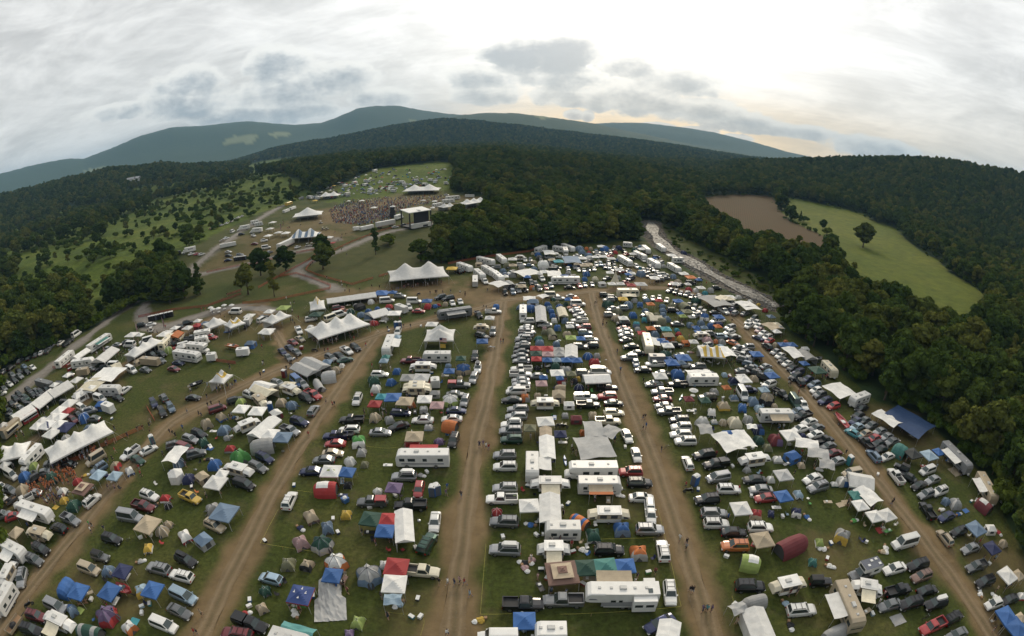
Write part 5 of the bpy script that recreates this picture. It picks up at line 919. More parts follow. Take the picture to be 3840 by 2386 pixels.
def resample(P,step):
    out=[P[0]]
    for (ax,ay),(bx,by) in zip(P[:-1],P[1:]):
        L=math.hypot(bx-ax,by-ay); n=max(1,int(L/step))
        for i in range(1,n+1): out.append((ax+(bx-ax)*i/n,ay+(by-ay)*i/n))
    return out
def smooth(P,k=2):
    for _ in range(k):
        Q=[P[0]]
        for a,b in zip(P[:-1],P[1:]): Q+= [(a[0]*.75+b[0]*.25,a[1]*.75+b[1]*.25),(a[0]*.25+b[0]*.75,a[1]*.25+b[1]*.75)]
        P=Q+[P[-1]]
    return P
ROADG=[]
for nm,w,P in ROADS:
    g=[ground(x*V,y*V)[:2] for x,y in P]; ROADG.append((nm,w,smooth(g,2)))
SPOTG=[(*ground(x*V,y*V)[:2],r,s) for x,y,r,s in DIRT_SPOTS]
azs=np.radians(np.concatenate([np.arange(-82,82,.3),np.arange(82,278,7)])); 
rs=[10.0]
while rs[-1]<9600: rs.append(rs[-1]+(1.05 if rs[-1]<270 else max(1.05,rs[-1]*(.014 if rs[-1]<1200 else .022))))
rs=np.array(rs); na,nr=len(azs),len(rs)
A,RR=np.meshgrid(azs,rs); GX=(RR*np.sin(A)).ravel(); GY=(RR*np.cos(A)).ravel(); GZ=height(GX,GY)
far=RR.ravel()>1500
GZ=GZ+np.where(far,(vnoise(GX,GY,38,8)-.5)*9*sstep(1500,2500,RR.ravel()),0)
px,py,clear,river,fld,br,md,ff=px_cover(GX,GY,GZ)
dirt=np.zeros(len(GX)); grav=np.zeros(len(GX)); near=RR.ravel()<520
nx_=GX[near]; ny_=GY[near]; wob=(vnoise(nx_,ny_,3.2,4)-.5)*2.2+(vnoise(nx_,ny_,11,6)-.5)*2.5
for nm,w,P in ROADG:
    d=dist_poly(nx_,ny_,P)+wob; m=1-sstep(w*.42,w*.42+2.6,d)
    t=(dirt if nm=='dirt' else grav); t[near]=np.maximum(t[near],m)
for x,y,r,s in SPOTG:
    d=np.hypot(nx_-x,ny_-y)*(1+.0*d)+wob*2.5*min(2.5,r/8); dirt[near]=np.maximum(dirt[near],s*(1-sstep(r*.35,r*1.15,d)))
forest=(~clear)&(~fld)&(~br)&(~md)&(~ff)&(~river)
forest_f=forest.astype(float)
pl=height(GX,GY); bank=np.where(clear&~md&~ff,sstep(195,215,GY)*(1-sstep(-30,5,GX))*(1-sstep(300,380,GY+GX*-.2)),0)
V3=np.stack([GX,GY,GZ],1).astype(np.float32)
me=bpy.data.meshes.new('ground'); idx=np.arange(na*nr).reshape(nr,na)
nxt=np.roll(idx,-1,axis=1)
q=np.stack([idx[:-1],nxt[:-1],nxt[1:],idx[1:]],-1).reshape(-1,4)[:, ::-1]
me.vertices.add(len(V3)); me.vertices.foreach_set('co',V3.ravel()); me.loops.add(q.size); me.loops.foreach_set('vertex_index',q.ravel().astype(np.int32))
me.polygons.add(len(q)); me.polygons.foreach_set('loop_start',np.arange(0,q.size,4,dtype=np.int32)); me.polygons.foreach_set('loop_total',np.full(len(q),4,dtype=np.int32)); me.polygons.foreach_set('use_smooth',np.ones(len(q),bool)); me.update()
def cattr(n,r,g,b):
    a=me.color_attributes.new(n,'FLOAT_COLOR','POINT'); c=np.ones((len(GX),4),np.float32); c[:,0]=r;c[:,1]=g;c[:,2]=b; a.data.foreach_set('color',c.ravel())
cattr('cover',dirt,forest_f,(md|ff).astype(float)); cattr('cover2',br.astype(float),fld.astype(float),bank); cattr('cover3',grav,river.astype(float)*(dist_poly(GX,GY,RIVG)<9),np.any([inpoly(px,py,h) for h in HILLF],axis=0).astype(float))
def ramp(nt,fac,stops):
    r=N(nt,'ShaderNodeValToRGB'); e=r.color_ramp.elements
    while len(e)<len(stops): e.new(.5)
    for s,(p,c) in zip(e,stops): s.position=p; s.color=(*c,1)
    nt.links.new(fac,r.inputs[0]); return r.outputs[0]
def mixc(nt,f,a,b,mode='MIX'):
    m=N(nt,'ShaderNodeMix',data_type='RGBA',blend_type=mode)
    for i,v in ((0,f),(6,a),(7,b)):
        if isinstance(v,(int,float)): m.inputs[i].default_value=v
        elif isinstance(v,tuple): m.inputs[i].default_value=(*v,1)
        else: nt.links.new(v,m.inputs[i])
    return m.outputs[2]
def noise(nt,vec,s,d=4,ro=.6):
    n=N(nt,'ShaderNodeTexNoise'); n.inputs['Scale'].default_value=s; n.inputs['Detail'].default_value=d; n.inputs['Roughness'].default_value=ro
    if vec is not None: nt.links.new(vec,n.inputs['Vector'])
    return n.outputs[0]
def dirtcol(nt,vec):
    return mixc(nt,noise(nt,vec,.9,5,.7),ramp(nt,noise(nt,vec,.06,4),[(.35,(.13,.092,.046)),(.65,(.22,.153,.08))]),ramp(nt,noise(nt,vec,.35,5,.7),[(.3,(.105,.075,.038)),(.75,(.25,.178,.095))]))
def gravcol(nt,vec): return ramp(nt,noise(nt,vec,.5,6,.75),[(.3,(.15,.135,.115)),(.7,(.25,.225,.195))])
gm,nt,bs=newmat('ground_cover'); tc=N(nt,'ShaderNodeTexCoord'); vec=tc.outputs['Object']
def att(n):
    a=N(nt,'ShaderNodeAttribute',attribute_name=n); s=N(nt,'ShaderNodeSeparateColor'); nt.links.new(a.outputs['Color'],s.inputs[0]); return s.outputs
c1,c2,c3=att('cover'),att('cover2'),att('cover3')
g1=ramp(nt,noise(nt,vec,.045,5,.6),[(.3,(.036,.051,.011)),(.5,(.053,.067,.014)),(.7,(.085,.083,.026))])
g2=ramp(nt,noise(nt,vec,1.3,5,.75),[(.28,(.42,.42,.42)),(.72,(1.5,1.48,1.4))])
grass=mixc(nt,1.0,g1,g2,'MULTIPLY')
bare=ramp(nt,noise(nt,vec,.11,6,.7),[(.53,(0,0,0)),(.72,(1,1,1))])
sx=N(nt,'ShaderNodeSeparateColor'); nt.links.new(bare,sx.inputs[0]); bm=N(nt,'ShaderNodeMath',operation='MULTIPLY'); bm.inputs[1].default_value=.6; nt.links.new(sx.outputs[0],bm.inputs[0])
grass=mixc(nt,bm.outputs[0],grass,(.12,.092,.05))
bankc=ramp(nt,noise(nt,vec,.16,6,.65),[(.3,(.046,.056,.015)),(.6,(.075,.076,.024)),(.8,(.11,.094,.04))])
col=mixc(nt,c2[2],grass,bankc)
fl=ramp(nt,noise(nt,vec,.05,8,.8),[(.3,(.018,.034,.012)),(.5,(.034,.058,.02)),(.72,(.06,.088,.03))]); col=mixc(nt,c1[1],col,fl)
mdw=mixc(nt,1.0,ramp(nt,noise(nt,vec,.02,6,.7),[(.32,(.042,.070,.009)),(.5,(.078,.112,.012)),(.7,(.125,.145,.022))]),ramp(nt,noise(nt,vec,.3,5,.75),[(.3,(.4,.4,.4)),(.7,(1.4,1.4,1.4))]),'MULTIPLY'); col=mixc(nt,c1[2],col,mdw)
pf=mixc(nt,1.0,ramp(nt,noise(nt,vec,.012,5),[(.3,(.066,.096,.009)),(.7,(.118,.132,.016))]),ramp(nt,noise(nt,vec,.13,7,.75),[(.3,(.6,.62,.6)),(.7,(1.3,1.25,1.2))]),'MULTIPLY'); col=mixc(nt,c2[1],col,pf)
wv=N(nt,'ShaderNodeTexWave'); wv.inputs['Scale'].default_value=.16; wv.inputs['Distortion'].default_value=1.5; mpw=N(nt,'ShaderNodeMapping'); mpw.inputs['Rotation'].default_value[2]=R(25); nt.links.new(vec,mpw.inputs[0]); nt.links.new(mpw.outputs[0],wv.inputs[0])
brc=mixc(nt,noise(nt,vec,.02,5),ramp(nt,wv.outputs[1],[(.2,(.068,.038,.017)),(.8,(.108,.062,.029))]),(.075,.06,.025)); col=mixc(nt,c2[0],col,brc)
col=mixc(nt,c3[2],col,(.19,.21,.10)); col=mixc(nt,c1[0],col,dirtcol(nt,vec)); col=mixc(nt,c3[0],col,gravcol(nt,vec))
col=mixc(nt,c3[1],col,ramp(nt,noise(nt,vec,.5,6,.7),[(.3,(.05,.04,.03)),(.7,(.16,.14,.115))]))
nt.links.new(col,bs.inputs['Base Color']); bs.inputs['Roughness'].default_value=.95; bs.inputs['Specular IOR Level'].default_value=.15
bp=N(nt,'ShaderNodeBump'); bp.inputs['Strength'].default_value=.6; bp.inputs['Distance'].default_value=.25; nt.links.new(noise(nt,vec,1.6,6,.75),bp.inputs['Height']); nt.links.new(bp.outputs[0],bs.inputs['Normal'])
me.materials.append(gm); gobj=bpy.data.objects.new('ground',me); COL.objects.link(gobj); structure(gobj)
# roads
def strip(P,w,name,material,dz=.03,ragged=.35):
    P=resample(P,2.2); m=MB(); rg=[]
    for i,(x,y) in enumerate(P):
        a=P[max(0,i-1)]; b=P[min(len(P)-1,i+1)]; tx,ty=b[0]-a[0],b[1]-a[1]; L=math.hypot(tx,ty) or 1; nx,ny=-ty/L,tx/L
        row=[]
        for k in range(13):
            t=(k/12-.5)*w
            if k in (0,12): t*=1+ragged*(rng.random()-.6)
            X,Y=x+nx*t,y+ny*t; row.append((X,Y,float(height(X,Y))+dz))
        rg.append(row)
    m.loft(rg,'A',cap=False,closed=False); o=raw(name,m,{'A':material},smooth=True); a=o.data.attributes.new('across','FLOAT','POINT'); a.data.foreach_set('value',[(k/12-.5)*w for _ in rg for k in range(13)]); structure(o); return o
dm_,nt,bs=newmat('dirt_track'); tc=N(nt,'ShaderNodeTexCoord'); at=N(nt,'ShaderNodeAttribute',attribute_name='across')
def mth(op,a,b=0.0):
    n=N(nt,'ShaderNodeMath',operation=op)
    for i,v in enumerate((a,b)):
        if isinstance(v,(int,float)): n.inputs[i].default_value=v
        else: nt.links.new(v,n.inputs[i])
    return n.outputs[0]
aw=mth('ADD',at.outputs['Fac'],mth('MULTIPLY',mth('SUBTRACT',noise(nt,tc.outputs['Object'],.08,2),.5),1.6))
rut=mth('EXPONENT',mth('MULTIPLY',mth('POWER',mth('DIVIDE',mth('SUBTRACT',mth('ABSOLUTE',aw),.78),.26),2),-1)); rut=mth('MULTIPLY',rut,noise(nt,tc.outputs['Object'],.22,4,.7))
dc=dirtcol(nt,tc.outputs['Object']); dc=mixc(nt,rut,dc,(.25,.187,.113)); cen=mth('EXPONENT',mth('MULTIPLY',mth('POWER',mth('DIVIDE',aw,.32),2),-1)); cen=mth('MULTIPLY',cen,mth('MULTIPLY',noise(nt,tc.outputs['Object'],.5,5,.75),.75)); dc=mixc(nt,cen,dc,(.075,.068,.028))
nt.links.new(dc,bs.inputs['Base Color']); bs.inputs['Roughness'].default_value=.95
bp=N(nt,'ShaderNodeBump'); bp.inputs['Distance'].default_value=.2; nt.links.new(noise(nt,tc.outputs['Object'],1.6,6,.75),bp.inputs['Height']); nt.links.new(bp.outputs[0],bs.inputs['Normal'])
gv_,nt,bs=newmat('gravel_track'); tc=N(nt,'ShaderNodeTexCoord'); nt.links.new(gravcol(nt,tc.outputs['Object']),bs.inputs['Base Color']); bs.inputs['Roughness'].default_value=.9
for i,(nm,w,P) in enumerate(ROADG):
    strip(P,w*(.7 if nm=='dirt' else .8),'dirt_road' if nm=='dirt' else 'gravel_road',dm_ if nm=='dirt' else gv_,dz=.03+.006*i)
# river
wm,nt,bs=newmat('river_water'); tc=N(nt,'ShaderNodeTexCoord'); v_=tc.outputs['Object']; n1=noise(nt,v_,.4,8,.8)
rf=ramp(nt,n1,[(.43,(.02,.02,.016)),(.5,(.07,.066,.055)),(.62,(.3,.295,.28))]); nt.links.new(rf,bs.inputs['Base Color']); bs.inputs['Roughness'].default_value=.55; bs.inputs['Specular IOR Level'].default_value=.2
bp=N(nt,'ShaderNodeBump'); bp.inputs['Strength'].default_value=.6; bp.inputs['Distance'].default_value=.4; nt.links.new(noise(nt,v_,.9,5,.7),bp.inputs['Height']); nt.links.new(bp.outputs[0],bs.inputs['Normal'])
rp=resample(smooth([tuple(p) for p in RIVG],2),4); m=MB(); rg=[]
for i,(x,y) in enumerate(rp):
    a=rp[max(0,i-1)]; b=rp[min(len(rp)-1,i+1)]; tx,ty=b[0]-a[0],b[1]-a[1]; L=math.hypot(tx,ty) or 1
    zc=float(height(x,y))+.35
    rg.append([(x-ty/L*t,y+tx/L*t,zc) for t in [q*(1+.35*math.sin(i*.9+q)) for q in (-3.4,-1.7,0,1.7,3.4)]])
m.loft(rg,'A',cap=False,closed=False); structure(raw('river',m,{'A':wm},smooth=True))
m=MB(); rr=random.Random(5)
for _ in range(1500):
    x,y=rr.choice(rp); x+=rr.uniform(-8,8); y+=rr.uniform(-8,8)
    if dist_poly(np.array([x]),np.array([y]),RIVG)[0]>7.5: continue
    s=rr.uniform(.2,.6); m.add(lump(s,s*.8,rr.randrange(99),'stone',6),(x,y,float(height(x,y))+.12))
o=raw('river_stones',m,{}); structure(o,'stuff'); o['label']='grey stones and boulders breaking the shallow river'; o['category']='stones'
# ---------------------------------------------------------------- placing things
THINGS=[]
NAMES=dict(se='parked_car',ha='hatchback_car',wa='estate_car',su='suv',sb='suv',je='off_roader',va='minivan',fv='van',pk='pickup_truck',pc='pickup_truck',ca='motorhome',cc='camper_van',tt='caravan',fw='caravan',pu='folding_camper',tc='truck_camper',
 ct='box_trailer',ft='food_trailer',lt='box_truck',sm='semi_trailer',bu='school_bus',dm='dome_tent',cb='cabin_tent',tn='tunnel_tent',gz='canopy',gb='peaked_canopy',tp='tarp_shelter',hx='screen_house',bt='marquee',py='tipi_tent',pt='portable_toilet',um='umbrella_table',
 pp='person',ch='camp_chair',tb='folding_table',cl='cooler_box',bg='luggage_pile',mt='ground_sheet',tr='rubbish_bin',gr='kettle_grill',wd='firewood_pile',mo='motorcycle',bk='bicycle',at='utility_cart',bo='boat',ky='kayak',ut='utility_trailer',ff='feather_flag',fl='flagpole',bx='booth_front',ds='plastic_cover',st='stage',sp='speaker_tower')
NOUN=dict(se='car',ha='hatchback',wa='estate car',su='SUV',sb='SUV with a roof box',je='off-roader',va='minivan',fv='van',pk='pickup',pc='pickup with a bed cap',ca='motorhome',cc='camper van',tt='caravan',fw='caravan',pu='folding camper',tc='truck camper',ct='box trailer',ft='food trailer',lt='box truck',sm='semi trailer',bu='bus',dm='dome tent',cb='cabin tent',tn='tunnel tent',gz='canopy',gb='peaked canopy',tp='tarp shelter',hx='screen house',bt='marquee',py='tipi',pt='portable toilet',um='umbrella table',pp='person',ch='camp chair',tb='folding table',cl='cooler box',bg='luggage pile',mt='ground sheet',tr='rubbish bin',gr='grill',wd='firewood pile',mo='motorcycle',bk='bicycle',at='utility cart',bo='boat',ky='kayak',ut='utility trailer',ff='feather flag',fl='flagpole',bx='booth front',ds='plastic sheet',st='stage',sp='speaker tower')
KMAT=dict(dm='fabric',cb='fabric',tn='fabric',gz='fabric',gb='fabric',tp='fabric',hx='fabric',bt='fabric',py='fabric',um='fabric',ch='fabric',bg='fabric',mt='fabric',ff='fabric',ds='fabric',st='fabric',ca='shell',cc='shell',tt='shell',fw='shell',pu='shell',tc='shell',ct='shell',ft='shell',lt='shell',sm='shell',pt='shell',cl='shell',tb='shell',bx='shell')
CENZ=dict(se=.75,ha=.75,wa=.8,su=.9,sb=1.0,je=.9,va=.9,fv=1.15,pk=.9,pc=.95,ca=1.7,cc=1.7,tt=1.6,fw=1.9,pu=1.4,tc=1.5,ct=1.3,ft=1.5,lt=1.8,sm=2.2,bu=1.7,cb=1.0,tn=.9,gz=2.25,gb=2.3,tp=2.35,hx=1.2,um=2.2,pp=.9,pt=1.1,ch=.5,tb=.5,cl=.2,bg=.2,mt=.05,tr=.6,gr=.5,wd=.2,mo=.5,bk=.4,at=.9,bo=.9,ky=.2,ut=.6,ff=2.8,fl=7.5,bx=1.3,ds=.8,st=5,sp=4,py=2.6)
VEH=set('se ha wa su sb je va fv pk pc ca cc tt fw pu tc ct ft lt sm bu mo bk at bo ky ut'.split())
FLEX=dict(ca=k_ca,cc=k_cc,tt=k_tt,fw=k_fw,pu=k_pu,tc=k_tc,ct=k_ct,ft=k_ft,lt=k_lt,sm=k_sm,bu=k_bu,bo=k_bo,ut=k_ut)
DEFL=dict(ca=10,cc=8,tt=7,fw=10,pu=6.5,tc=6,ct=4,ft=6,lt=8,sm=14,bu=11,bo=5,ut=3.4)
LIM=dict(ca=(8.5,12.5),cc=(6.5,9.5),tt=(4.2,10.5),fw=(9,12),pu=(5.2,7.2),tc=(6,6),ct=(2.6,10),ft=(5,7.5),lt=(6.5,9),sm=(13.5,16.5),bu=(11,11),bo=(4,6.5),ut=(3,4.5))
def heading(px,py,dz,deg):
    e=6; a=ground(px,py,dz); b=ground(px+e*math.cos(R(deg)),py-e*math.sin(R(deg)),dz); return math.atan2(b[1]-a[1],b[0]-a[0])
def glen(px,py,dz,deg,L):
    c,s=math.cos(R(deg))*L/2,-math.sin(R(deg))*L/2; a=ground(px-c,py-s,dz); b=ground(px+c,py+s,dz); return math.hypot(a[0]-b[0],a[1]-b[1])
def qz(v,st=.5): return max(st,round(v/st)*st)
CACHE={}
def group_parts(P,lod):
    """lod 0: every part; 1: wheels, legs and lamps joined to the first part; 2: one mesh"""
    if lod==0: return P
    keep=('windscreen','rear_window','side_window','rainfly','door','roof','awning','air_conditioner','slide_out','bunk_end','tent_roof','canvas_wall','window','roof_box','truck_cap','camper_box','side_wall','cargo_box','umbrella','table_top')
    if lod==2: keep=()
    b=MB(); b.smooth=P[0][1].smooth; b.add(P[0][1]); out=[]
    for n,m,sub in P[1:]:
        if n in keep:
            mm=MB().add(m)
            for _,q in sub: mm.add(q)
            out.append((n,mm,[]))
        else:
            b.add(m)
            for _,q in sub: b.add(q)
    for _,q in P[0][2]: b.add(q)
    return [(P[0][0],b,[])]+out
def instance(key,make,name,kind,c1,c2,lod,loc,rz,scale=(1,1,1)):
    k=(key,lod)
    if k not in CACHE:
        L=[]
        for n,m,sub in group_parts(make(),lod): L.append((n,to_mesh(n,m),[(a,to_mesh(a,b)) for a,b in sub]))
        CACHE[k]=L
    L=CACHE[k]
    if lod==2 or len(L)==1 and not L[0][2]:
        root=obj(name,L[0][1],kind,c1,c2)
    else:
        root=bpy.data.objects.new(name,None); root.empty_display_size=.2; COL.objects.link(root)
        for n,mk,sub in L:
            p=obj(n,mk,kind,c1,c2,root)
            for a,b in sub: obj(a,b,kind,c1,c2,p)
    root.location=loc; root.rotation_euler=(0,0,rz); root.scale=scale
    return root
PMESH=None
def put(code,col,px,py,deg,size,opt,label,f):
    if col=='w' and code in ('se','su','wa') and not label and py<1560 and (int(px*31+py*17)%100)<52: col='ssgkgsna'[int(px*7+py*3)%8]
    c1,_,c2=col.partition('/'); c2=c2 or None
    sl0=ground(px,py,1); dist=math.sqrt(sl0[0]**2+sl0[1]**2+(CAMH-sl0[2])**2); mpp=dist/FPX
    kind=KMAT.get(code,'paint'); name=NAMES[code]; lod=0 if dist<118 else (1 if dist<205 else 2)
    dz=CENZ.get(code,.7); scale=(1,1,1); extra=[]
    if code=='dm':
        w=min(6.5,max(1.9,size[0]/f*mpp*(1.0 if dist<120 else 1.1))) if size else 3; s=w/3.0; dz=.62*s; x,y,z=ground(px,py,dz); sd=int(abs(px*7+py*3))
        var=(0,0,2,1,3,0)[sd%6] if not c2 else (2 if s>1.25 and not (label and 'stripe' in label) else (0,1)[sd%2])
        o=instance(('dm',bool(c2),var),lambda:k_dm(bool(c2),var),name,kind,c1,c2,lod,(x,y,z),heading(px,py,dz,deg) if deg is not None else (sd%63)/10,(s,s,s*(.95+.1*(sd%5)/5) if w<4.5 else s*.85))
    elif code in ('gz','um','mt'):
        x,y,z=ground(px,py,dz); w=min(6.5,max(1.6,size[0]/f*mpp)) if size else 3
        if code=='gz': w=min(w,4.6 if 'B' not in c1 else 5)
        rz=heading(px,py,dz,deg) if deg is not None else R(((px*13+py*7)%9)-4)
        s=w/3.0; key=c1 if c1 in 'BNYW' else 'x'
        o=instance((code,key),(lambda:k_gz(key)) if code=='gz' else (k_um if code=='um' else k_mt),name,kind,c1,c2,lod,(x,y,z),rz,(s,s,(.93+.07*s) if code=='gz' else 1))
    elif code in ('gb','tp','tn'):
        L=glen(px,py,dz,deg,size[0]/f); W=glen(px,py,dz,deg+90,size[1]/f) if len(size)>1 else L*.6
        L=min(max(L,2.5),26 if code=='gb' else 13); W=min(max(W,2.0),7 if code!='tp' else 11); x,y,z=ground(px,py,dz); rz=heading(px,py,dz,deg)
        if code=='tn':
            L=min(L*.88,6.4); W=min(max(W*.82,2.1),3.9); o=instance(('tn',bool(c2),c2=='w'),lambda:k_tn(2 if c2=='w' else (1 if c2 else 0)),name,kind,c1,c2,lod,(x,y,z),rz,(L/4,W/2.6,min(W/2.6,1.35)))
        else:
            L,W=qz(L),qz(W); o=instance((code,L,W),lambda:(k_gb if code=='gb' else k_tp)(L,W),name,kind,c1,c2,lod,(x,y,z),rz)
    elif code=='cb':
        w=min(6,max(2.4,size[0]/f*mpp*.8)); s=w/3.4; dz=1.0*s; x,y,z=ground(px,py,dz); o=instance(('cb',bool(c2)),lambda:k_cb(bool(c2)),name,kind,c1,c2,lod,(x,y,z),heading(px,py,dz,deg or 0),(s,s,min(s,1.15)))
    elif code in FLEX:
        L=glen(px,py,dz,deg,size[0]/f) if size else DEFL[code]; a,b=LIM[code]; L=qz(min(b,max(a,L))); x,y,z=ground(px,py,dz); o_=opt
        def mk():
            P=FLEX[code](L)
            if o_ and code!='fw': P=P+awning(L*(.56 if code=='pu' else 1),2.3,o_[0],2.7 if code!='pu' else 2.2,o_[1] if len(o_)>1 else ('C' if code=='pu' else 'w'),2.3,.55 if code!='pu' else .8)
            return P
        if code=='pu' and not c2: c2='w' if c1=='w' and (int(px)%3) else 'C'
        o=instance((code,L,o_),mk,name,kind,c1,c2,lod,(x,y,z),heading(px,py,dz,deg))
    elif code=='pp':
        x,y,z=ground(px,py,dz); pose=0 if (int(px)+int(py))%3==0 else 1
        if label=='sit': pose=2; label=None
        o=person(c1,x,y,z,pose,R((px*37)%360)); 
    else:
        x,y,z=ground(px,py,dz); fn=globals()['k_'+code]
        rz=heading(px,py,dz,deg) if deg is not None else (px*13+py*5)%6.28
        if code in ('fl','ff'): rz=R(-8)
        if code=='st': rz=heading(px,py,0,10)
        if code=='pc' : c2=c1 if c1!='r' else 'r'
        if code=='pc' and c1=='r': c1='g'
        if code=='su' and c1=='W': c2='k'
        if code=='sb': c2='k' if c1 in 'kK' else ('k' if c1=='W' else 'w'); c1={'K':'k'}.get(c1,c1); c2='w' if col=='K' else c2
        sc=(1,1,1)
        if code=='st': sc=(.88,.88,.88)
        if code=='bx': w=size[0]/f*mpp/5.2; sc=(w,1,.9)
        if code in VEH: v=.96+.08*((int(px*3+py)%10)/10); sc=(v,v,v)
        o=instance((code,),fn,name,kind,c1,c2,lod if code not in('st','fl') else 0,(x,y,z),rz,sc)
    cat={'tt':'caravan','fw':'caravan','su':'SUV','sb':'SUV','se':'car','ha':'car','wa':'car'}.get(code,NAMES[code].replace('_',' '))
    o['category']=cat
    THINGS.append(dict(o=o,code=code,c=c1,c2=c2,px=px,py=py,x=x,y=y,d=dist,label=label)); return o
POSES={}
def person(c,x,y,z,pose,rz):
    if pose not in POSES: POSES[pose]=person_mesh(pose)
    o=bpy.data.objects.new('person',POSES[pose]); COL.objects.link(o)
    pants=('k','n','g','t','a')[int(abs(x*7+y*3))%5]
    for i,k in ((0,c),(1,pants)): o.material_slots[i].link='OBJECT'; o.material_slots[i].material=mat('fabric',k)
    o.location=(x,y,z); o.rotation_euler=(0,0,rz); s=.95+.1*((x*5)%1); o.scale=(s,s,s); return o
CROWD=[]
f=1;x0=y0=0
for line in DATA.splitlines():
    line=line.strip()
    if not line: continue
    if line[0]=='@': _,a,b,c=line.split(); x0,y0,f=float(a),float(b),float(c); continue
    for e in line.split(';'):
        e=e.strip()
        if not e: continue
        body,_,label=e.partition('|'); t=body.split(); code,col=t[0],t[1]
        n=[float(v) for v in t[2:4]]; px,py=x0+n[0]/f,y0+n[1]/f
        if code=='bt':
            qx,qy=x0+float(t[4])/f,y0+float(t[5])/f; a=ground(px,py,3); b=ground(qx,qy,3); L=qz(min(34,math.hypot(a[0]-b[0],a[1]-b[1]))); W=float(t[6]); npk=int(t[7])
            mx,my=(a[0]+b[0])/2,(a[1]+b[1])/2; rz=math.atan2(b[1]-a[1],b[0]-a[0]); c=col
            W=min(W,L) if npk>1 else W
            dist=math.hypot(mx,my,CAMH)
            o=instance(('bt',L,W,npk,c),lambda:k_bt(L,W,npk,c),'marquee','fabric','w',None,0,(mx,my,float(height(mx,my))),rz); o['category']='marquee'
            THINGS.append(dict(o=o,code='bt',c='w' if c not in 'SX' else c,c2=None,px=(px+qx)/2,py=(py+qy)/2,x=mx,y=my,d=dist,label=label or None)); continue
        if code=='cw':
            qx,qy,k=x0+float(t[4])/f,y0+float(t[5])/f,int(t[6])
            for i in range(k): u=(i+rng.random()*.8)/k; CROWD.append((*ground(px+(qx-px)*u+rng.uniform(-4,4),py+(qy-py)*u+rng.uniform(-4,6),.9),None))
            continue
        if code=='ce':
            rx,ry,k=float(t[4]),float(t[5]),int(t[6])
            for i in range(k):
                a=rng.uniform(0,6.28); q=math.sqrt(rng.random()); X,Y,Z=ground(px+rx*q*math.cos(a),py+ry*q*math.sin(a),.9)
                if col=='o':
                    o=person('o',X,Y,Z,0 if i%2 else 1,rng.uniform(0,6.3)); o['category']='person'; o['label']='person in an orange shirt in the packed crowd by the long white marquee'; o['group']='orange shirted crowd by the long marquee'
                else: CROWD.append((X,Y,Z,'f:o' if col=='O' else None))
            continue
        deg=None; size=None; opt=None
        if len(t)>4 and t[4]!='-': deg=float(t[4])
        if len(t)>5: size=[float(v) for v in t[5].split('x')]
        if len(t)>6: opt=t[6]
        if deg is None and code in VEH: deg=0
        put(code,col,px,py,deg,size,opt,label or None,f)
# camp clutter beside the nearer tents and canopies
for t in list(THINGS):
    if t['code'] in ('dm','gz','gb','cb','pu','tt') and t['d']<150 and rng.random()<.5 and 60<t['px']<3780 and t['py']<2330:
        a=rng.uniform(3.3,6.1); q=rng.uniform(2.0,3.4); px_,py_=proj(t['x']+q*math.cos(a),t['y']+q*math.sin(a)*1.1,.3)
        put(rng.choice(('ch','ch','cl','tb','bg','ch')),rng.choice('kbgwrntel'),float(px_),float(py_),rng.choice((0,90,200,300)),None,None,None,1)
def fill(P,n,choices):
    k=tries=0; xs=[p[0] for p in P]; ys=[p[1] for p in P]
    while k<n and tries<n*40:
        tries+=1; px=rng.uniform(min(xs),max(xs)); py=rng.uniform(min(ys),max(ys))
        if not inpoly([px],[py],P)[0]: continue
        x,y,z=ground(px,py,.7)
        if any(abs(t['x']-x)<6 and abs(t['y']-y)<6 and math.hypot(t['x']-x,t['y']-y)<(3.4 if t['code'] not in ('tt','ca','gb','bt','pu','fw','cc') else 6.0) for t in THINGS): continue
        if min(float(dist_poly(np.array([x]),np.array([y]),Pp)[0])-w*.5 for nm,w,Pp in ROADG)<2.2: continue
        code,cols=rng.choice(choices); k+=1
        put(code,rng.choice(cols),px,py,rng.choice((0,180,195,15)) if code in VEH else None,[rng.uniform(2.6,4.2)*FPX/math.hypot(x,y,CAMH)] if code in ('dm','gz') else None,None,None,1)
fill([(1700,1010),(2000,955),(2400,925),(2520,990),(2700,1085),(2600,1090),(2400,1030),(2350,1062),(1900,1095),(1800,1070)],75,[('se','kgsbrw'),('su','kgsw'),('dm','abgtu'),('gz','wwbt')])
fill([(20,1560),(420,1290),(600,1220),(760,1180),(900,1160),(700,1290),(420,1430),(100,1640)],45,[('gz','ww'),('se','kgsw'),('su','kgw'),('fv','w')])
fill([(1960,1100),(2330,1100),(2420,1480),(1950,1480)],40,[('dm','abgtud'),('se','kgs'),('su','kgs')])
fill([(2400,1110),(2700,1110),(3100,1640),(2560,1640)],60,[('dm','abgtudl'),('se','kgs'),('su','kgs'),('gz','wb')])
fill([(700,1480),(1300,1260),(1270,1480),(900,1750),(640,1720)],40,[('dm','abgtud'),('su','kgs'),('se','kgs')])
fill([(0,1700),(380,1500),(330,1700),(0,1980)],14,[('dm','abgtud'),('su','kgs'),('se','kgs')])
fill([(1420,1360),(1800,1320),(1780,1600),(1330,1640)],16,[('dm','abgtud'),('se','kgs')])
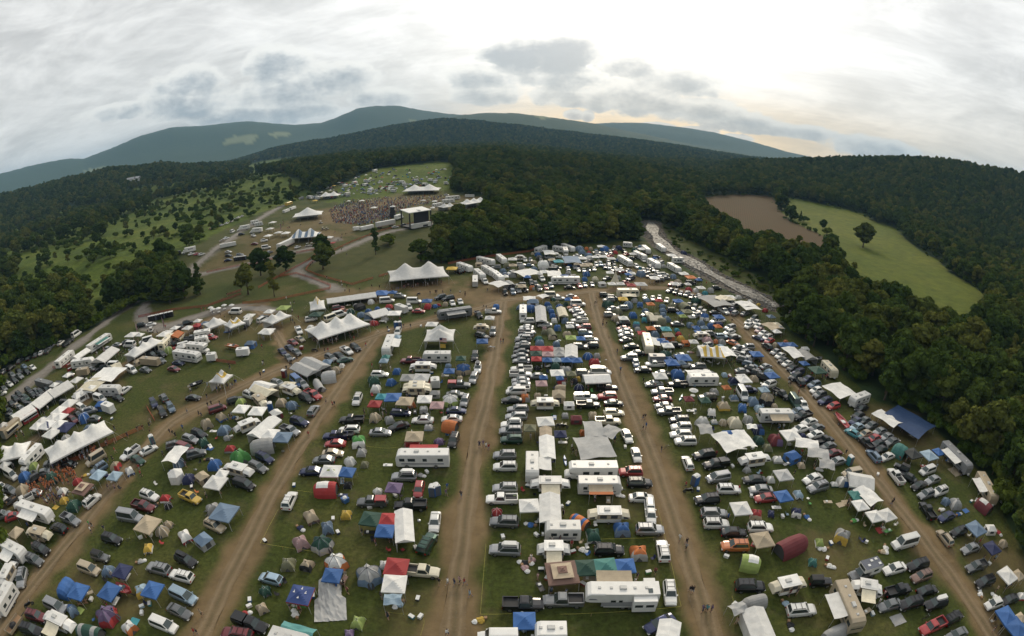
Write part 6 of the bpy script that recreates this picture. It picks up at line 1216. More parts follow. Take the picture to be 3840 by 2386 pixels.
# far camp on the field behind the stage
P=[(1150,745),(1280,672),(1400,640),(1520,625),(1690,618),(1700,690),(1640,690),(1500,715),(1300,738),(1230,745)]; k=0
while k<235:
    px=rng.uniform(1150,1700); py=620+130*rng.random()**.55
    if not inpoly([px],[py],P)[0]: continue
    k+=1; u=rng.random()
    if u<.34: put('se',rng.choice('wwsskgrl'),px,py,rng.choice((10,190,350,100)),None,None,None,1)
    elif u<.5: put('su',rng.choice('wskg'),px,py,rng.choice((10,190,100)),None,None,None,1)
    elif u<.68: put('gz',rng.choice('wwwwblr'),px,py,None,[9],None,None,1)
    elif u<.9: put('dm',rng.choice('abgtroweq'),px,py,None,[7],None,None,1)
    else: put('tt','w',px,py,rng.choice((5,20,170)),[15],None,None,1)
# audience in front of the stage: one mass of seated and standing figures, chairs and parasols
P=[(1232,785),(1290,750),(1450,738),(1660,732),(1690,758),(1560,768),(1500,790),(1455,825),(1350,842),(1250,832)]
m=MB(); k=0; tries=0
def fig(x,y,z,c,h):
    a=rng.uniform(0,3); w=.24; p=[(x+w*math.cos(a+b),y+w*math.sin(a+b)) for b in (0,1.57,3.14,4.71)]
    m.loft([[(q[0],q[1],z) for q in p],[(q[0],q[1],z+h*.8) for q in p]],c); q=.12
    m.loft([[(x+q*math.cos(b),y+q*math.sin(b),zz) for b in (0,1.57,3.14,4.71)] for zz in (z+h*.8,z+h)],rng.choice(('skin','hair','hair')))
CC=['f:'+c for c in 'wkngrbatpmKl']
while k<2300 and tries<40000:
    tries+=1; px=rng.uniform(1225,1700); py=rng.uniform(730,845)
    if not inpoly([px],[py],P)[0]: continue
    x,y,z=ground(px,py,.6)
    if rng.random()>.75*(1 if vnoise(np.array([x]),np.array([y]),7,3)[0]>.3 else .35)*(1.1 if py>760 else .8): continue
    k+=1; fig(x,y,z,rng.choice(CC),rng.choice((1.0,1.0,1.1,1.7)))
def figp(x,y,z,tc_=None):
    a=rng.uniform(0,6.28); c,s_=math.cos(a),math.sin(a); top=tc_ or rng.choice(CC); leg=rng.choice(('dark','f:n','f:t','f:g')); h=rng.uniform(.94,1.04); st=rng.uniform(-.2,.2)
    def seg(p0,r0,p1,r1,k):
        q=[]
        for (u,v,w),r in ((p0,r0),(p1,r1)): q.append([(x+c*(u+r*math.cos(b))-s_*(v+r*math.sin(b)),y+s_*(u+r*math.cos(b))+c*(v+r*math.sin(b)),z+w*h) for b in (0,1.05,2.1,3.14,4.19,5.24)])
        m.loft(q,k)
    for e in (-1,1):
        seg((st*e,.1*e,0),.06,(0,.09*e,.5),.07,'skin'); seg((0,.09*e,.5),.08,(0,.08*e,.92),.11,leg); seg((.1-st*e*.5,.25*e,.85),.04,(0,.19*e,1.4),.06,'skin')
    seg((0,0,.88),.15,(0,0,1.44),.17,top); seg((0,0,1.44),.06,(0,0,1.52),.06,'skin'); seg((0,0,1.5),.09,(0,0,1.76),.08,'hair')
for t in list(THINGS):
    if t['code'] in ('gz','gb','pu','tt','bt','tp') and 60<t['d']<260 and t['y']<330 and rng.random()<.55:
        for _ in range(rng.choice((1,1,2,3))):
            a=rng.uniform(3.0,6.4); q=rng.uniform(1.0,3.6); figp(t['x']+q*math.cos(a),t['y']+q*math.sin(a),float(height(t['x'],t['y'])))
for x,y,z,c_ in CROWD: figp(x,y,z,c_)
for x,y,z in []: fig(x,y,z,rng.choice(CC),1.72)
o=raw('crowd',m,{c:mat('fabric',c[2]) for c in CC+['f:o']}); structure(o,'stuff'); o['label']='dense festival crowd seated and standing in front of the stage and around the marquees'; o['category']='crowd'
# ---------------------------------------------------------------- trees
lm,nt,bs=newmat('tree_leaves')
oi=N(nt,'ShaderNodeObjectInfo'); tc=N(nt,'ShaderNodeTexCoord'); geo=N(nt,'ShaderNodeNewGeometry')
lc=ramp(nt,oi.outputs['Random'],[(0,(.034,.058,.016)),(.3,(.054,.086,.021)),(.6,(.076,.106,.025)),(.85,(.105,.118,.030)),(1,(.14,.145,.036))])
lc=mixc(nt,1.0,lc,ramp(nt,noise(nt,tc.outputs['Object'],.45,4,.7),[(.3,(.55,.55,.55)),(.7,(1.5,1.5,1.4))]),'MULTIPLY')
df=N(nt,'ShaderNodeBsdfDiffuse'); tl=N(nt,'ShaderNodeBsdfTranslucent'); ms=N(nt,'ShaderNodeMixShader'); ms.inputs[0].default_value=.22
nt.links.new(lc,df.inputs[0]); nt.links.new(lc,tl.inputs[0]); nt.links.new(df.outputs[0],ms.inputs[1]); nt.links.new(tl.outputs[0],ms.inputs[2]); nt.links.new(ms.outputs[0],nt.nodes['Material Output'].inputs[0])
sm_=lm.copy(); sm_.name='shrub_leaves'
for n_ in sm_.node_tree.nodes:
    if n_.type=='VALTORGB' and len(n_.color_ramp.elements)==5:
        for e_,c_ in zip(n_.color_ramp.elements,((.05,.085,.014),(.065,.105,.017),(.08,.12,.02),(.10,.13,.024),(.12,.15,.03))): e_.color=(*c_,1)
def crown(kind,seed):
    rr=random.Random(seed); nr_=np.random.RandomState(seed); V_=[];F_=[]
    lobes=[]
    if kind=='b':
        for _ in range(22): 
            u=rr.uniform(0,6.28); q=rr.random()**.5*3.6; z=rr.uniform(2.8,11.2); q*=1-.62*max(0,(z-7)/5)**1.3
            lobes.append((q*math.cos(u),q*math.sin(u),z,rr.uniform(1.2,2.3)))
        lobes.append((0,0,11.6,1.6)); n=2500; sz=.6
    elif kind=='p':
        for i in range(18): z=3+11*i/18; u=rr.uniform(0,6.28); q=rr.uniform(.3,1.5)*(1-.6*i/18); lobes.append((q*math.cos(u),q*math.sin(u),z,rr.uniform(.7,1.25)))
        n=1000; sz=.5
    elif kind=='n':
        for i in range(30): z=1.6+11.6*i/30; u=rr.uniform(0,6.28); q=(1-i/31)*2.1*rr.uniform(.5,1.1); lobes.append((q*math.cos(u),q*math.sin(u),z,.35+.8*(1-i/31)))
        n=1500; sz=.45
    else:
        for _ in range(10): u=rr.uniform(0,6.28); q=rr.random()*2.2; lobes.append((q*math.cos(u),q*math.sin(u),rr.uniform(.8,2.6),rr.uniform(.7,1.3)))
        n=650; sz=.5
    W=np.array([l[3]**2 for l in lobes]); W/=W.sum(); ch=nr_.choice(len(lobes),n,p=W); L=np.array(lobes)[ch]
    d=nr_.normal(size=(n,3)); d/=np.linalg.norm(d,axis=1)[:,None]; d[:,2]=np.abs(d[:,2])*.8+d[:,2]*.2
    c=L[:,:3]+d*(L[:,3]*nr_.uniform(.72,1.05,n))[:,None]*np.array([1,1,.8])
    nn=d+nr_.normal(size=(n,3))*.55; nn/=np.linalg.norm(nn,axis=1)[:,None]
    a=np.cross(nn,nr_.normal(size=(n,3))); a/=np.linalg.norm(a,axis=1)[:,None]; b=np.cross(nn,a)
    s=sz*nr_.uniform(.6,1.35,n)[:,None]
    quad=np.stack([c+a*s,c+b*s*.8,c-a*s,c-b*s*.8],1)
    m=MB(); m.v=[tuple(p) for p in quad.reshape(-1,3)]; m.f=[(4*i,4*i+1,4*i+2,4*i+3) for i in range(n)]; m.k=['A']*n
    for x,y,z,r in lobes:   # twiggy inner mass of each bough
        g=[[(x+r*.76*q*math.cos(2*math.pi*j/6+q),y+r*.76*q*math.sin(2*math.pi*j/6+q),z+r*.62*t) for j in range(6)] for q,t in ((.3,-1),(.9,-.3),(.9,.4),(.3,1))]
        m.loft(g,'A')
    me=bpy.data.meshes.new('crown'); me.from_pydata(m.v,[],m.f); me.materials.append(sm_ if kind=='s' else lm); me.update(); return me
def trunk(kind,seed):
    rr=random.Random(seed); m=MB(); h={'b':7,'p':12,'n':12,'s':1.2}[kind]; r={'b':.32,'p':.16,'n':.22,'s':.1}[kind]
    m.loft([[(q*r*math.cos(R(45*j))+z*.01,q*r*math.sin(R(45*j)),z) for j in range(8)] for q,z in ((1.5,-.3),(1,1),(.75,h*.6),(.25,h))],'bark')
    for i in range(6 if kind=='b' else 3):
        a=rr.uniform(0,6.28); z=h*rr.uniform(.45,.85); l=3.2 if kind=='b' else 1.0; m.tube((0,0,z),(l*math.cos(a),l*math.sin(a),z+l*.7),r*.3,'bark',5)
    me,_=to_mesh('trunk',m,True); return me
CR={k:[crown(k,s) for s in range(n)] for k,n in (('b',5),('p',2),('n',2),('s',3))}; TR={k:trunk(k,3) for k in 'bpns'}
TH={'b':13.2,'p':14.5,'n':13.6,'s':3.4}
def tree(kind,x,y,h,label,group=None,cat='tree',name=None,vi=None):
    z=float(height(x,y)); r=bpy.data.objects.new(name or {'b':'broadleaf_tree','p':'birch_tree','n':'spruce_tree','s':'shrub'}[kind],None); COL.objects.link(r)
    v=vi if vi is not None else rng.randrange(len(CR[kind])); s=h/TH[kind]
    for n,me in (('trunk',TR[kind]),('crown',CR[kind][v])):
        o=bpy.data.objects.new(n,me); COL.objects.link(o); o.parent=r
    q=s*rng.uniform(.9,1.15); r.location=(x,y,z-.1); r.scale=(q,q,s); r.rotation_euler=(0,0,rng.uniform(0,6.28)); r['label']=label; r['category']=cat
    if group: r['group']=group
    return r
used=[]
for x,y,h,k,lab in HAND_TREES:
    X,Y,_=ground(x*V,y*V); used.append((X,Y)); tr_=tree(k,X,Y,h,lab,cat='shrub' if k=='s' else 'tree'); tr_.scale=(tr_.scale[0]*1.18,tr_.scale[1]*1.18,tr_.scale[2])
# meadow shrubs and every wooded point
pts=[]
def ok_tree(x,y):
    z=height(x,y); px,py,clear,river,fld,br,md,ff=px_cover(x,y,z)
    d=dist_poly(x,y,RIVG); inb=(px>-500)&(px<4340)&(py>300)&(py<2700)
    return inb&~clear&~fld&~br&~md&~ff&(d>12), md&inb&~ff, px,py,z
nr_=np.random.RandomState(4)
def jitter_grid(r0,r1,sp):
    n=int(2*r1/sp)+1; gx,gy=np.meshgrid(np.arange(-r1,r1,sp),np.arange(0,r1,sp)); x=(gx+nr_.uniform(-.45,.45,gx.shape)*sp).ravel(); y=(gy+nr_.uniform(-.45,.45,gy.shape)*sp).ravel()
    r=np.hypot(x,y); a=np.abs(np.arctan2(x,y)); k=(r>r0)&(r<=r1)&(a<R(72)); return x[k],y[k]
forest_pts=[]; shrub_pts=[]
for r0,r1,sp in ((60,420,6.2),(420,1000,8.0),(1000,1900,12),(1900,3000,15)):
    x,y=jitter_grid(r0,r1,sp); okf,okm,px,py,z=ok_tree(x,y)
    hh=(10.2+vnoise(x,y,60,2)*5.5+nr_.uniform(-3.2,4,len(x)))*(1 if sp<9 else sp/10.5)
    ROADD=np.full(len(x),99.0)
    if r0<430:
        for nm,w,P in ROADG: ROADD=np.minimum(ROADD,dist_poly(x,y,P))
    okf&=ROADD>6
    scr=inpoly(px,py,SCRUB)&(vnoise(x,y,38,9)>.47)&(nr_.random_sample(len(x))<.6)&(z<200); okf|=scr&(ROADD>6)
    for i in np.nonzero(okf)[0]: forest_pts.append((x[i],y[i],z[i],hh[i],math.hypot(x[i],y[i])))
    if sp<12:
        dens=vnoise(x,y,45,7); sel=okm&(nr_.random_sample(len(x))<np.where(dens>.57,.30,.09)*(1 if sp<8 else 1.6))
        for i in np.nonzero(sel)[0]: shrub_pts.append((x[i],y[i],z[i],nr_.uniform(1.6,6.5) if nr_.random_sample()<.8 else nr_.uniform(6,9.5),math.hypot(x[i],y[i])))
forest_pts.sort(key=lambda t:t[4]); shrub_pts.sort(key=lambda t:t[4])
def zone(x,y):
    if x<-120: return ('broad dark tree in the wood left of the gravel road','trees of the wood left of the gravel road')
    if x<72 and y>200: return ('broad dark tree in the wood beyond the rows of tents and cars','trees of the wood beyond the camp')
    if x>60 and y<175: return ('tall dark green tree in the dense wood along the right of the camp','trees of the wood along the right of the camp')
    return ('bushy dark tree in the belt between the river and the fields','trees between the river and the fields')
cnt=0; rest=[]
for i,(x,y,z,h,r) in enumerate(forest_pts):
    pxx,pyy=proj(x,y,z+h*.7)
    if cnt<278 and -60<pxx<3900 and pyy<2380:
        l,g=zone(x,y); k='b' if rng.random()>.06 else 'p'; tree(k,x,y,h,l,g); cnt+=1
    else: rest.append((x,y,z,h,0 if rng.random()>.05 else 5))
x,y=jitter_grid(60,430,3.6); okf,okm,px,py,z=ok_tree(x,y); rr_=np.hypot(x,y); o2,_,_,_,_=ok_tree(x-5.5*x/rr_,y-5.5*y/rr_); o3,_,_,_,_=ok_tree(x+5*y/rr_,y-5*x/rr_); ed=okf&(~o2|~o3)
for i in np.nonzero(ed)[0]:
    if nr_.random_sample()<.75: rest.append((x[i],y[i],z[i],nr_.uniform(2.2,5.2),6))
for _ in range(420):
    X,Y,Z=ground(rng.uniform(2450,2920),rng.uniform(845,1140)); a_,b_=proj(X,Y,Z)
    if inpoly([a_],[b_],BANKP)[0] and dist_poly(np.array([X]),np.array([Y]),RIVG)[0]>6 and rng.random()<.6: rest.append((X,Y,Z,rng.uniform(.8,2.6),6))
for P,n in ((FIELD,150),(BROWN,60)):
    g=[ground(a,b)[:2] for a,b in P]
    for _ in range(n):
        i=rng.randrange(len(g)); u=rng.random(); X=g[i-1][0]*u+g[i][0]*(1-u)+rng.gauss(0,2.2); Y=g[i-1][1]*u+g[i][1]*(1-u)+rng.gauss(0,2.2); rest.append((X,Y,float(height(X,Y)),rng.uniform(.8,3.2),6))
srest=[]
for i,(x,y,z,h,r) in enumerate(shrub_pts):
    if i<150: tree('s' if h<6 else 'b',x,y,h,'green shrub scattered over the rough meadow left of the plateau' if h<6 else 'small bushy tree scattered over the rough meadow','shrubs of the rough meadow' if h<6 else 'small trees of the rough meadow','shrub' if h<6 else 'tree',name='shrub' if h<6 else 'broadleaf_tree')
    else: rest.append((x,y,z,h,6 if h<6 else 1))
def scatter(name,pts,label):
    me=bpy.data.meshes.new(name); me.from_pydata([(p[0],p[1],p[2]-.2) for p in pts],[],[])
    for an,ty,vals in (('tscale','FLOAT',[p[3]/(3.4 if p[4]==6 else 13.2) for p in pts]),('trot','FLOAT',[rng.uniform(0,6.28) for p in pts]),('tidx','INT',[(int(rng.random()*5) if p[4] in (0,1) else p[4]) for p in pts])):
        a=me.attributes.new(an,ty,'POINT'); a.data.foreach_set('value',vals)
    o=bpy.data.objects.new(name,me); COL.objects.link(o); structure(o,'stuff'); o['label']=label; o['category']='forest'
    ng=bpy.data.node_groups.new(name,'GeometryNodeTree'); ng.interface.new_socket('Geometry',in_out='INPUT',socket_type='NodeSocketGeometry'); ng.interface.new_socket('Geometry',in_out='OUTPUT',socket_type='NodeSocketGeometry')
    nn=ng.nodes; gi=nn.new('NodeGroupInput'); go=nn.new('NodeGroupOutput'); ip=nn.new('GeometryNodeInstanceOnPoints'); jn=nn.new('GeometryNodeJoinGeometry')
    # one visible tree of each kind lends its crown mesh
    src={}
    for ob in COL.objects:
        if ob.type=='MESH' and ob.name.startswith('crown'): src.setdefault(ob.data.name,ob)
    meshes=CR['b']+[CR['p'][0],CR['s'][0]]
    objs=[src.get(mm.name) for mm in meshes]; objs=[ob or objs[0] for ob in objs]
    prev=[]
    for ob in objs:
        oi=nn.new('GeometryNodeObjectInfo'); oi.inputs['Object'].default_value=ob; gt=nn.new('GeometryNodeGeometryToInstance'); ng.links.new(oi.outputs['Geometry'],gt.inputs[0]); prev.append(gt)
    for gt in reversed(prev): ng.links.new(gt.outputs[0],jn.inputs[0])
    def na(n,t):
        a=nn.new('GeometryNodeInputNamedAttribute'); a.data_type=t; a.inputs[0].default_value=n; return a.outputs[0]
    ng.links.new(gi.outputs[0],ip.inputs['Points']); ng.links.new(jn.outputs[0],ip.inputs['Instance']); ip.inputs['Pick Instance'].default_value=True
    ng.links.new(na('tidx','INT'),ip.inputs['Instance Index']); ng.links.new(na('tscale','FLOAT'),ip.inputs['Scale'])
    cx=nn.new('ShaderNodeCombineXYZ'); ng.links.new(na('trot','FLOAT'),cx.inputs[2]); ng.links.new(cx.outputs[0],ip.inputs['Rotation']); ng.links.new(ip.outputs[0],go.inputs[0])
    md=o.modifiers.new('scatter','NODES'); md.node_group=ng; return o
scatter('forest',rest,'dense dark green forest covering the valley and the near hills')
print('forest instances',len(rest),'individual trees',cnt)
# ---------------------------------------------------------------- fences and ropes
def fence(P,c,i):
    g=resample([ground(x,y)[:2] for x,y in P],2.5); m=MB(); n=len(g)
    cm={'o':(.36,.085,.035),'r':(.30,.035,.03)}[c]
    key='fence_net_'+c
    if key not in MATS:
        mm,nt,b=newmat(key); b.inputs['Base Color'].default_value=(*cm,1); b.inputs['Roughness'].default_value=.7; MATS[key]=mm
    h=1.0
    P3=[(x,y,float(height(x,y))) for x,y in g]; pan=MB()
    for a,b in zip(P3[:-1],P3[1:]):
        L=Vector((b[0]-a[0],b[1]-a[1],0)); nv=Vector((-L.y,L.x,0)).normalized()*.02
        for z0,z1 in ((.1,.24),(.38,.5),(.62,.74),(.88,h)):
            pan.loft([[(a[0]-nv.x,a[1]-nv.y,a[2]+z0),(a[0]+nv.x,a[1]+nv.y,a[2]+z0),(a[0]+nv.x,a[1]+nv.y,a[2]+z1),(a[0]-nv.x,a[1]-nv.y,a[2]+z1)],[(b[0]-nv.x,b[1]-nv.y,b[2]+z0),(b[0]+nv.x,b[1]+nv.y,b[2]+z0),(b[0]+nv.x,b[1]+nv.y,b[2]+z1),(b[0]-nv.x,b[1]-nv.y,b[2]+z1)]],'A')
    r=bpy.data.objects.new('mesh_fence',None); COL.objects.link(r); raw('netting',pan,{'A':MATS[key]},r)
    ps=P3[::2][:40]
    for p in ps: raw('post',MB().tube((p[0],p[1],p[2]),(p[0],p[1],p[2]+1.3),.035,'dark',5),{},r)
    r['label']=FENCE_LABEL[i]; r['category']='fence'
FENCE_LABEL=['orange net fence along the lower edge of the plateau below the parked cars','short orange net fence by the gravel road end near the spruce','short orange net fence beside the red barrier under the striped marquee','orange net fence up the left side of the forked footpath','long orange net fence curving round the footpath and along the bank to the stage','orange net fence round the grassy island between the path fork and the stalls','red net fence behind the umbrella tables and toilets','short inner red net fence above the umbrella tables','orange net fence in front of the wood beyond the camp','orange net fence at the lane end of the long white marquee','short orange net fence by the four dark cars on the grass','orange net fence below the long white marquee','red net skirt fence round the two white caravans by the gravel road','short orange net fence at the back of the big white marquee','red net fence on the grass above the yellow banded marquee']
for i,(c,P) in enumerate(FENCES): fence(P,c,i)
RL=['yellow rope round the tents right of the white estate car','yellow rope along the middle lane beside the parked cars','yellow rope round the corner by the long white fifth-wheel caravan','yellow rope between the green striped dome and the white SUV','loose yellow rope lying on the grass below the white canopy','yellow rope beside the white carport canopy at the lower right','yellow rope from the white SUV to the red tunnel tent','yellow rope from the black pickup towards the white cars','yellow rope from the green dome tent to the cream motorhome']
for i,P in enumerate(ROPES):
    g=resample([ground(x,y)[:2] for x,y in P],3.5); r=bpy.data.objects.new('boundary_rope',None); COL.objects.link(r); m=MB()
    P3=[(x,y,float(height(x,y))+(.75 if i!=4 else .06)) for x,y in g]
    for a,b in zip(P3[:-1],P3[1:]):
        mid=((a[0]+b[0])/2,(a[1]+b[1])/2,(a[2]+b[2])/2-.06); m.tube(a,mid,.017,'rope',4); m.tube(mid,b,.017,'rope',4)
    raw('rope',m,{},r)
    if i!=4:
        for p in P3[::3]: raw('stake',MB().tube((p[0],p[1],p[2]-.75),(p[0],p[1],p[2]+.05),.03,'wood',5),{},r)
    r['label']=RL[i]; r['category']='rope'
# a few farmhouses far off in the woods
for x,y,l in ((1141,776*1.0,'white farmhouse at the near edge of the small valley field'),(1215,768,'white barn on the far side of the small valley field'),(655,878,'pale farmhouse roof among the trees of the left valley'),(625,883,'second pale roof among the trees of the left valley')):
    X,Y,Z=ground(x*1920/2433,y*1193/1512); b=MB(); b.box(-9,9,-5,5,0,9,'A'); b2=MB(); b2.loft([[(x_,-5.6,8.9),(x_,0,13),(x_,5.6,8.9)] for x_ in (-9.6,9.6)],'p:g' if 'barn' in l else 'p:w')
    r=bpy.data.objects.new('farmhouse',None); COL.objects.link(r); raw('wall',b,{'A':mat('paint','w')},r); raw('roof',b2,{'p:g':mat('paint','g'),'p:w':mat('paint','s')},r)
    w=MB()
    for q in (-5,0,5): raw('window',MB().face([(q-1,-5.02,3),(q+1,-5.02,3),(q+1,-5.02,5),(q-1,-5.02,5)],'glass'),{},r)
    r.location=(X,Y,Z+4); r.rotation_euler=(0,0,rng.uniform(-.4,.4)); r['label']=l; r['category']='house'
# ---------------------------------------------------------------- labels
def desc(t):
    c=CNAME.get(t['c'],'grey'); n=NOUN[t['code']]
    if t['code']=='pp': return 'person in a '+c+' top'
    if t['code']=='bt': return {'S':'yellow and white striped marquee','X':'blue and white striped marquee'}.get(t['c'],'white marquee')
    if t['code'] in('st','sp','fl','wd'): return {'st':'black-backed stage with a white roof','sp':'black speaker tower','fl':'flagpole','wd':'firewood pile'}[t['code']]
    if t.get('c2') and t['code'] in ('dm','tn','cb') and t['c2']!=t['c']: c=c+' and '+CNAME.get(t['c2'],'grey')
    if t['code']=='sm': c='white'
    return c+' '+n
for t in THINGS: t['desc']=desc(t)
from collections import Counter
cn=Counter(t['desc'] for t in THINGS)
PX=np.array([[t['px'],t['py']] for t in THINGS]); GP=np.array([[t['x'],t['y']] for t in THINGS])
small=set('pp ch tb cl bg mt bk tr gr ff'.split())
isbig=np.array([t['code'] not in small for t in THINGS]); rar=np.array([1+min(cn[t['desc']],60)/14 for t in THINGS]); spec=np.array([.6 if t['label'] else 1 for t in THINGS])
def zone2(t):
    x,y=t['x'],t['y']
    if y>380: return 'behind the stage'
    if y>225 and x<0: return 'on the stage plateau'
    if y>178 and x>-25: return 'beyond the cross road'
    if x<-82: return 'left of the first lane'
    if x<-44: return 'between the first two lanes'
    if x<-6: return 'left of the central lane'
    if x<28: return 'right of the central lane'
    if x<75: return 'left of the last lane'
    return 'between the last lane and the wood'
def rel(a,b):
    dx,dy=PX[a]-PX[b]
    if abs(dx)>abs(dy)*1.1: return 'right of' if dx>0 else 'left of'
    return 'in front of' if dy>0 else 'behind'
seen=set(t['label'] for t in THINGS if t['label'])
def trim(s): return len(s.replace(',','').split())<=16
nun=0
for i,t in enumerate(THINGS):
    o=t['o']
    if t['label']: o['label']=t['label']; continue
    if t['code']=='um': o['label']='round white parasol over a table in the cluster by the gravel road'; o['group']='white parasol tables'; continue
    if t['code']=='pt' and t['c']=='k': w_='toilet row on the plateau' if t['y']>225 else 'toilet row by the gravel road'; o['label']='dark portable toilet with a white roof in the '+w_; o['group']=w_; continue
    d=np.hypot(GP[:,0]-t['x'],GP[:,1]-t['y']); sc=d*rar*spec; sc[~isbig]=1e9; sc[i]=1e9; sc[[j for j in range(0)]]=1e9
    same=np.array([q['code']==t['code'] and q['c']==t['c'] for q in THINGS]); sc[same]=sc[same]*40+200
    nb=np.argsort(sc)[:6]; z=zone2(t); done=None
    cand=[f"{t['desc']} {rel(i,a)} the {THINGS[a]['desc']}" for a in nb[:3]]
    cand+=[f"{t['desc']} {rel(i,a)} the {THINGS[a]['desc']}, {z}" for a in nb[:3]]
    cand+=[f"{t['desc']} {rel(i,a)} the {THINGS[a]['desc']} and {rel(i,b)} the {THINGS[b]['desc']}" for a in nb[:4] for b in nb[:4] if a!=b]
    cand+=[f"{t['desc']} {rel(i,a)} a {THINGS[a]['desc']} and {rel(i,b)} a {THINGS[b]['desc']}, {z}" for a in nb[:5] for b in nb[:5] if a!=b]
    # the short form only where the neighbour is one of its kind
    for s,a in zip(cand[:3],nb[:3]):
        if cn[THINGS[a]['desc']]<=2 and trim(s) and s not in seen and d[a]<25: done=s; break
    if not done:
        for s in cand[3:]:
            if trim(s) and s not in seen: done=s; break
    if not done:
        nun+=1; done=f"{t['desc']} in the packed rows {z}"; o['group']=f"{t['desc']} {z}"
    seen.add(done); o['label']=done
    if 'group' not in o.keys(): 
        if cn[t['desc']]>3: pl={'pp':'people','gz':'canopies','gb':'peaked canopies','cl':'cooler boxes','fv':'vans','tn':'tunnel tents'}.get(t['code'],NOUN[t['code']]+'s'); o['group']=pl.replace('boxs','boxes').replace('with a roof boxs','with roof boxes').replace('with a bed caps','with bed caps')+' '+z
print('things',len(THINGS),'shared labels',nun,'people',sum(t['code']=='pp' for t in THINGS))
# ---------------------------------------------------------------- sky, sun, haze, camera
W=bpy.data.worlds.new('World'); S.world=W; W.use_nodes=True; nt=W.node_tree; nt.nodes.clear()
SUNAZ,SUNEL=R(14),R(30)
out=N(nt,'ShaderNodeOutputWorld'); bgs=N(nt,'ShaderNodeBackground'); bgc=N(nt,'ShaderNodeBackground'); mxs=N(nt,'ShaderNodeMixShader'); mxs.inputs[0].default_value=.9
sky=N(nt,'ShaderNodeTexSky',sky_type='NISHITA'); sky.sun_disc=False; sky.sun_elevation=SUNEL; sky.sun_rotation=SUNAZ; sky.air_density=1.2; sky.dust_density=3
nt.links.new(sky.outputs[0],bgs.inputs[0]); bgs.inputs[1].default_value=.10
tc=N(nt,'ShaderNodeTexCoord'); sep=N(nt,'ShaderNodeSeparateXYZ'); nt.links.new(tc.outputs['Generated'],sep.inputs[0])
def MT(op,*a):
    n=N(nt,'ShaderNodeMath',operation=op)
    for i,v in enumerate(a):
        if isinstance(v,(int,float)): n.inputs[i].default_value=v
        else: nt.links.new(v,n.inputs[i])
    return n.outputs[0]
def SM(lo,hi,x):
    n=N(nt,'ShaderNodeMapRange',interpolation_type='SMOOTHSTEP'); n.inputs[1].default_value=lo; n.inputs[2].default_value=hi; nt.links.new(x,n.inputs[0]); return n.outputs[0]
az=MT('ARCTAN2',sep.outputs[0],sep.outputs[1]); el=MT('ARCSINE',sep.outputs[2])
def vecn(x,y,z=0):
    c=N(nt,'ShaderNodeCombineXYZ')
    for i,v in enumerate((x,y,z)):
        if isinstance(v,(int,float)): c.inputs[i].default_value=v
        else: nt.links.new(v,c.inputs[i])
    return c.outputs[0]
# high layer: altostratus seen in perspective
den=MT('ADD',MT('MAXIMUM',sep.outputs[2],0.0),.055)
u=MT('DIVIDE',sep.outputs[0],den); v=MT('DIVIDE',sep.outputs[1],den)
rot=N(nt,'ShaderNodeVectorRotate',rotation_type='Z_AXIS'); rot.inputs['Angle'].default_value=R(20); nt.links.new(vecn(u,v),rot.inputs[0])
st=N(nt,'ShaderNodeMapping'); st.inputs['Scale'].default_value=(.6,1.0,1); nt.links.new(rot.outputs[0],st.inputs[0])
n_hi=noise(nt,st.outputs[0],1.3,8,.62); n_br=noise(nt,vecn(u,v),.16,3,.5)
fine=N(nt,'ShaderNodeMapping'); fine.inputs['Scale'].default_value=(1.1,4.5,1); nt.links.new(rot.outputs[0],fine.inputs[0]); n_fi=noise(nt,fine.outputs[0],2.2,5,.6)
# glow of the hidden sun
sv=(math.sin(SUNAZ)*math.cos(SUNEL),math.cos(SUNAZ)*math.cos(SUNEL),math.sin(SUNEL))
dv=N(nt,'ShaderNodeVectorMath',operation='DOT_PRODUCT'); nt.links.new(tc.outputs['Generated'],dv.inputs[0]); dv.inputs[1].default_value=sv
ang=MT('ARCCOSINE',MT('MINIMUM',dv.outputs['Value'],.9999))
glow=MT('EXPONENT',MT('MULTIPLY',MT('POWER',MT('DIVIDE',ang,.40),2),-1))
wide=MT('EXPONENT',MT('MULTIPLY',MT('POWER',MT('DIVIDE',ang,.95),2),-1))
wq=N(nt,'ShaderNodeMapping'); wq.inputs['Scale'].default_value=(2.6,8.5,1); wq.inputs['Rotation'].default_value[2]=R(-7); nt.links.new(vecn(az,el),wq.inputs[0]); n_ae=N(nt,'ShaderNodeTexNoise'); n_ae.inputs['Scale'].default_value=1.6; n_ae.inputs['Detail'].default_value=9; n_ae.inputs['Roughness'].default_value=.64; n_ae.inputs['Distortion'].default_value=.5; nt.links.new(wq.outputs[0],n_ae.inputs['Vector'])
tex=MT('ADD',MT('ADD',MT('MULTIPLY',n_hi,.20),MT('MULTIPLY',n_ae.outputs[0],.62)),MT('ADD',MT('MULTIPLY',n_br,.16),MT('MULTIPLY',n_fi,.1)))
lum=MT('ADD',MT('ADD',MT('MULTIPLY',SM(.40,.68,tex),.34),.49),MT('ADD',MT('MULTIPLY',glow,.75),MT('MULTIPLY',wide,.16)))
warm=MT('MULTIPLY',SM(-.35,.5,az),SM(.22,.0,el))
hic=mixc(nt,warm,(1.0,.99,.955),(1.09,1.0,.87))
hz=MT('MULTIPLY',SM(.12,.0,el),MT('MULTIPLY',SM(-.25,.12,az),SM(1.1,.35,az)))
hic=mixc(nt,hz,hic,(1.6,1.14,.58))
vm=N(nt,'ShaderNodeVectorMath',operation='SCALE'); nt.links.new(hic,vm.inputs[0]); back=MT('ADD',.45,MT('MULTIPLY',SM(-.6,.4,dv.outputs['Value']),.55)); nt.links.new(MT('MULTIPLY',lum,back),vm.inputs['Scale'])
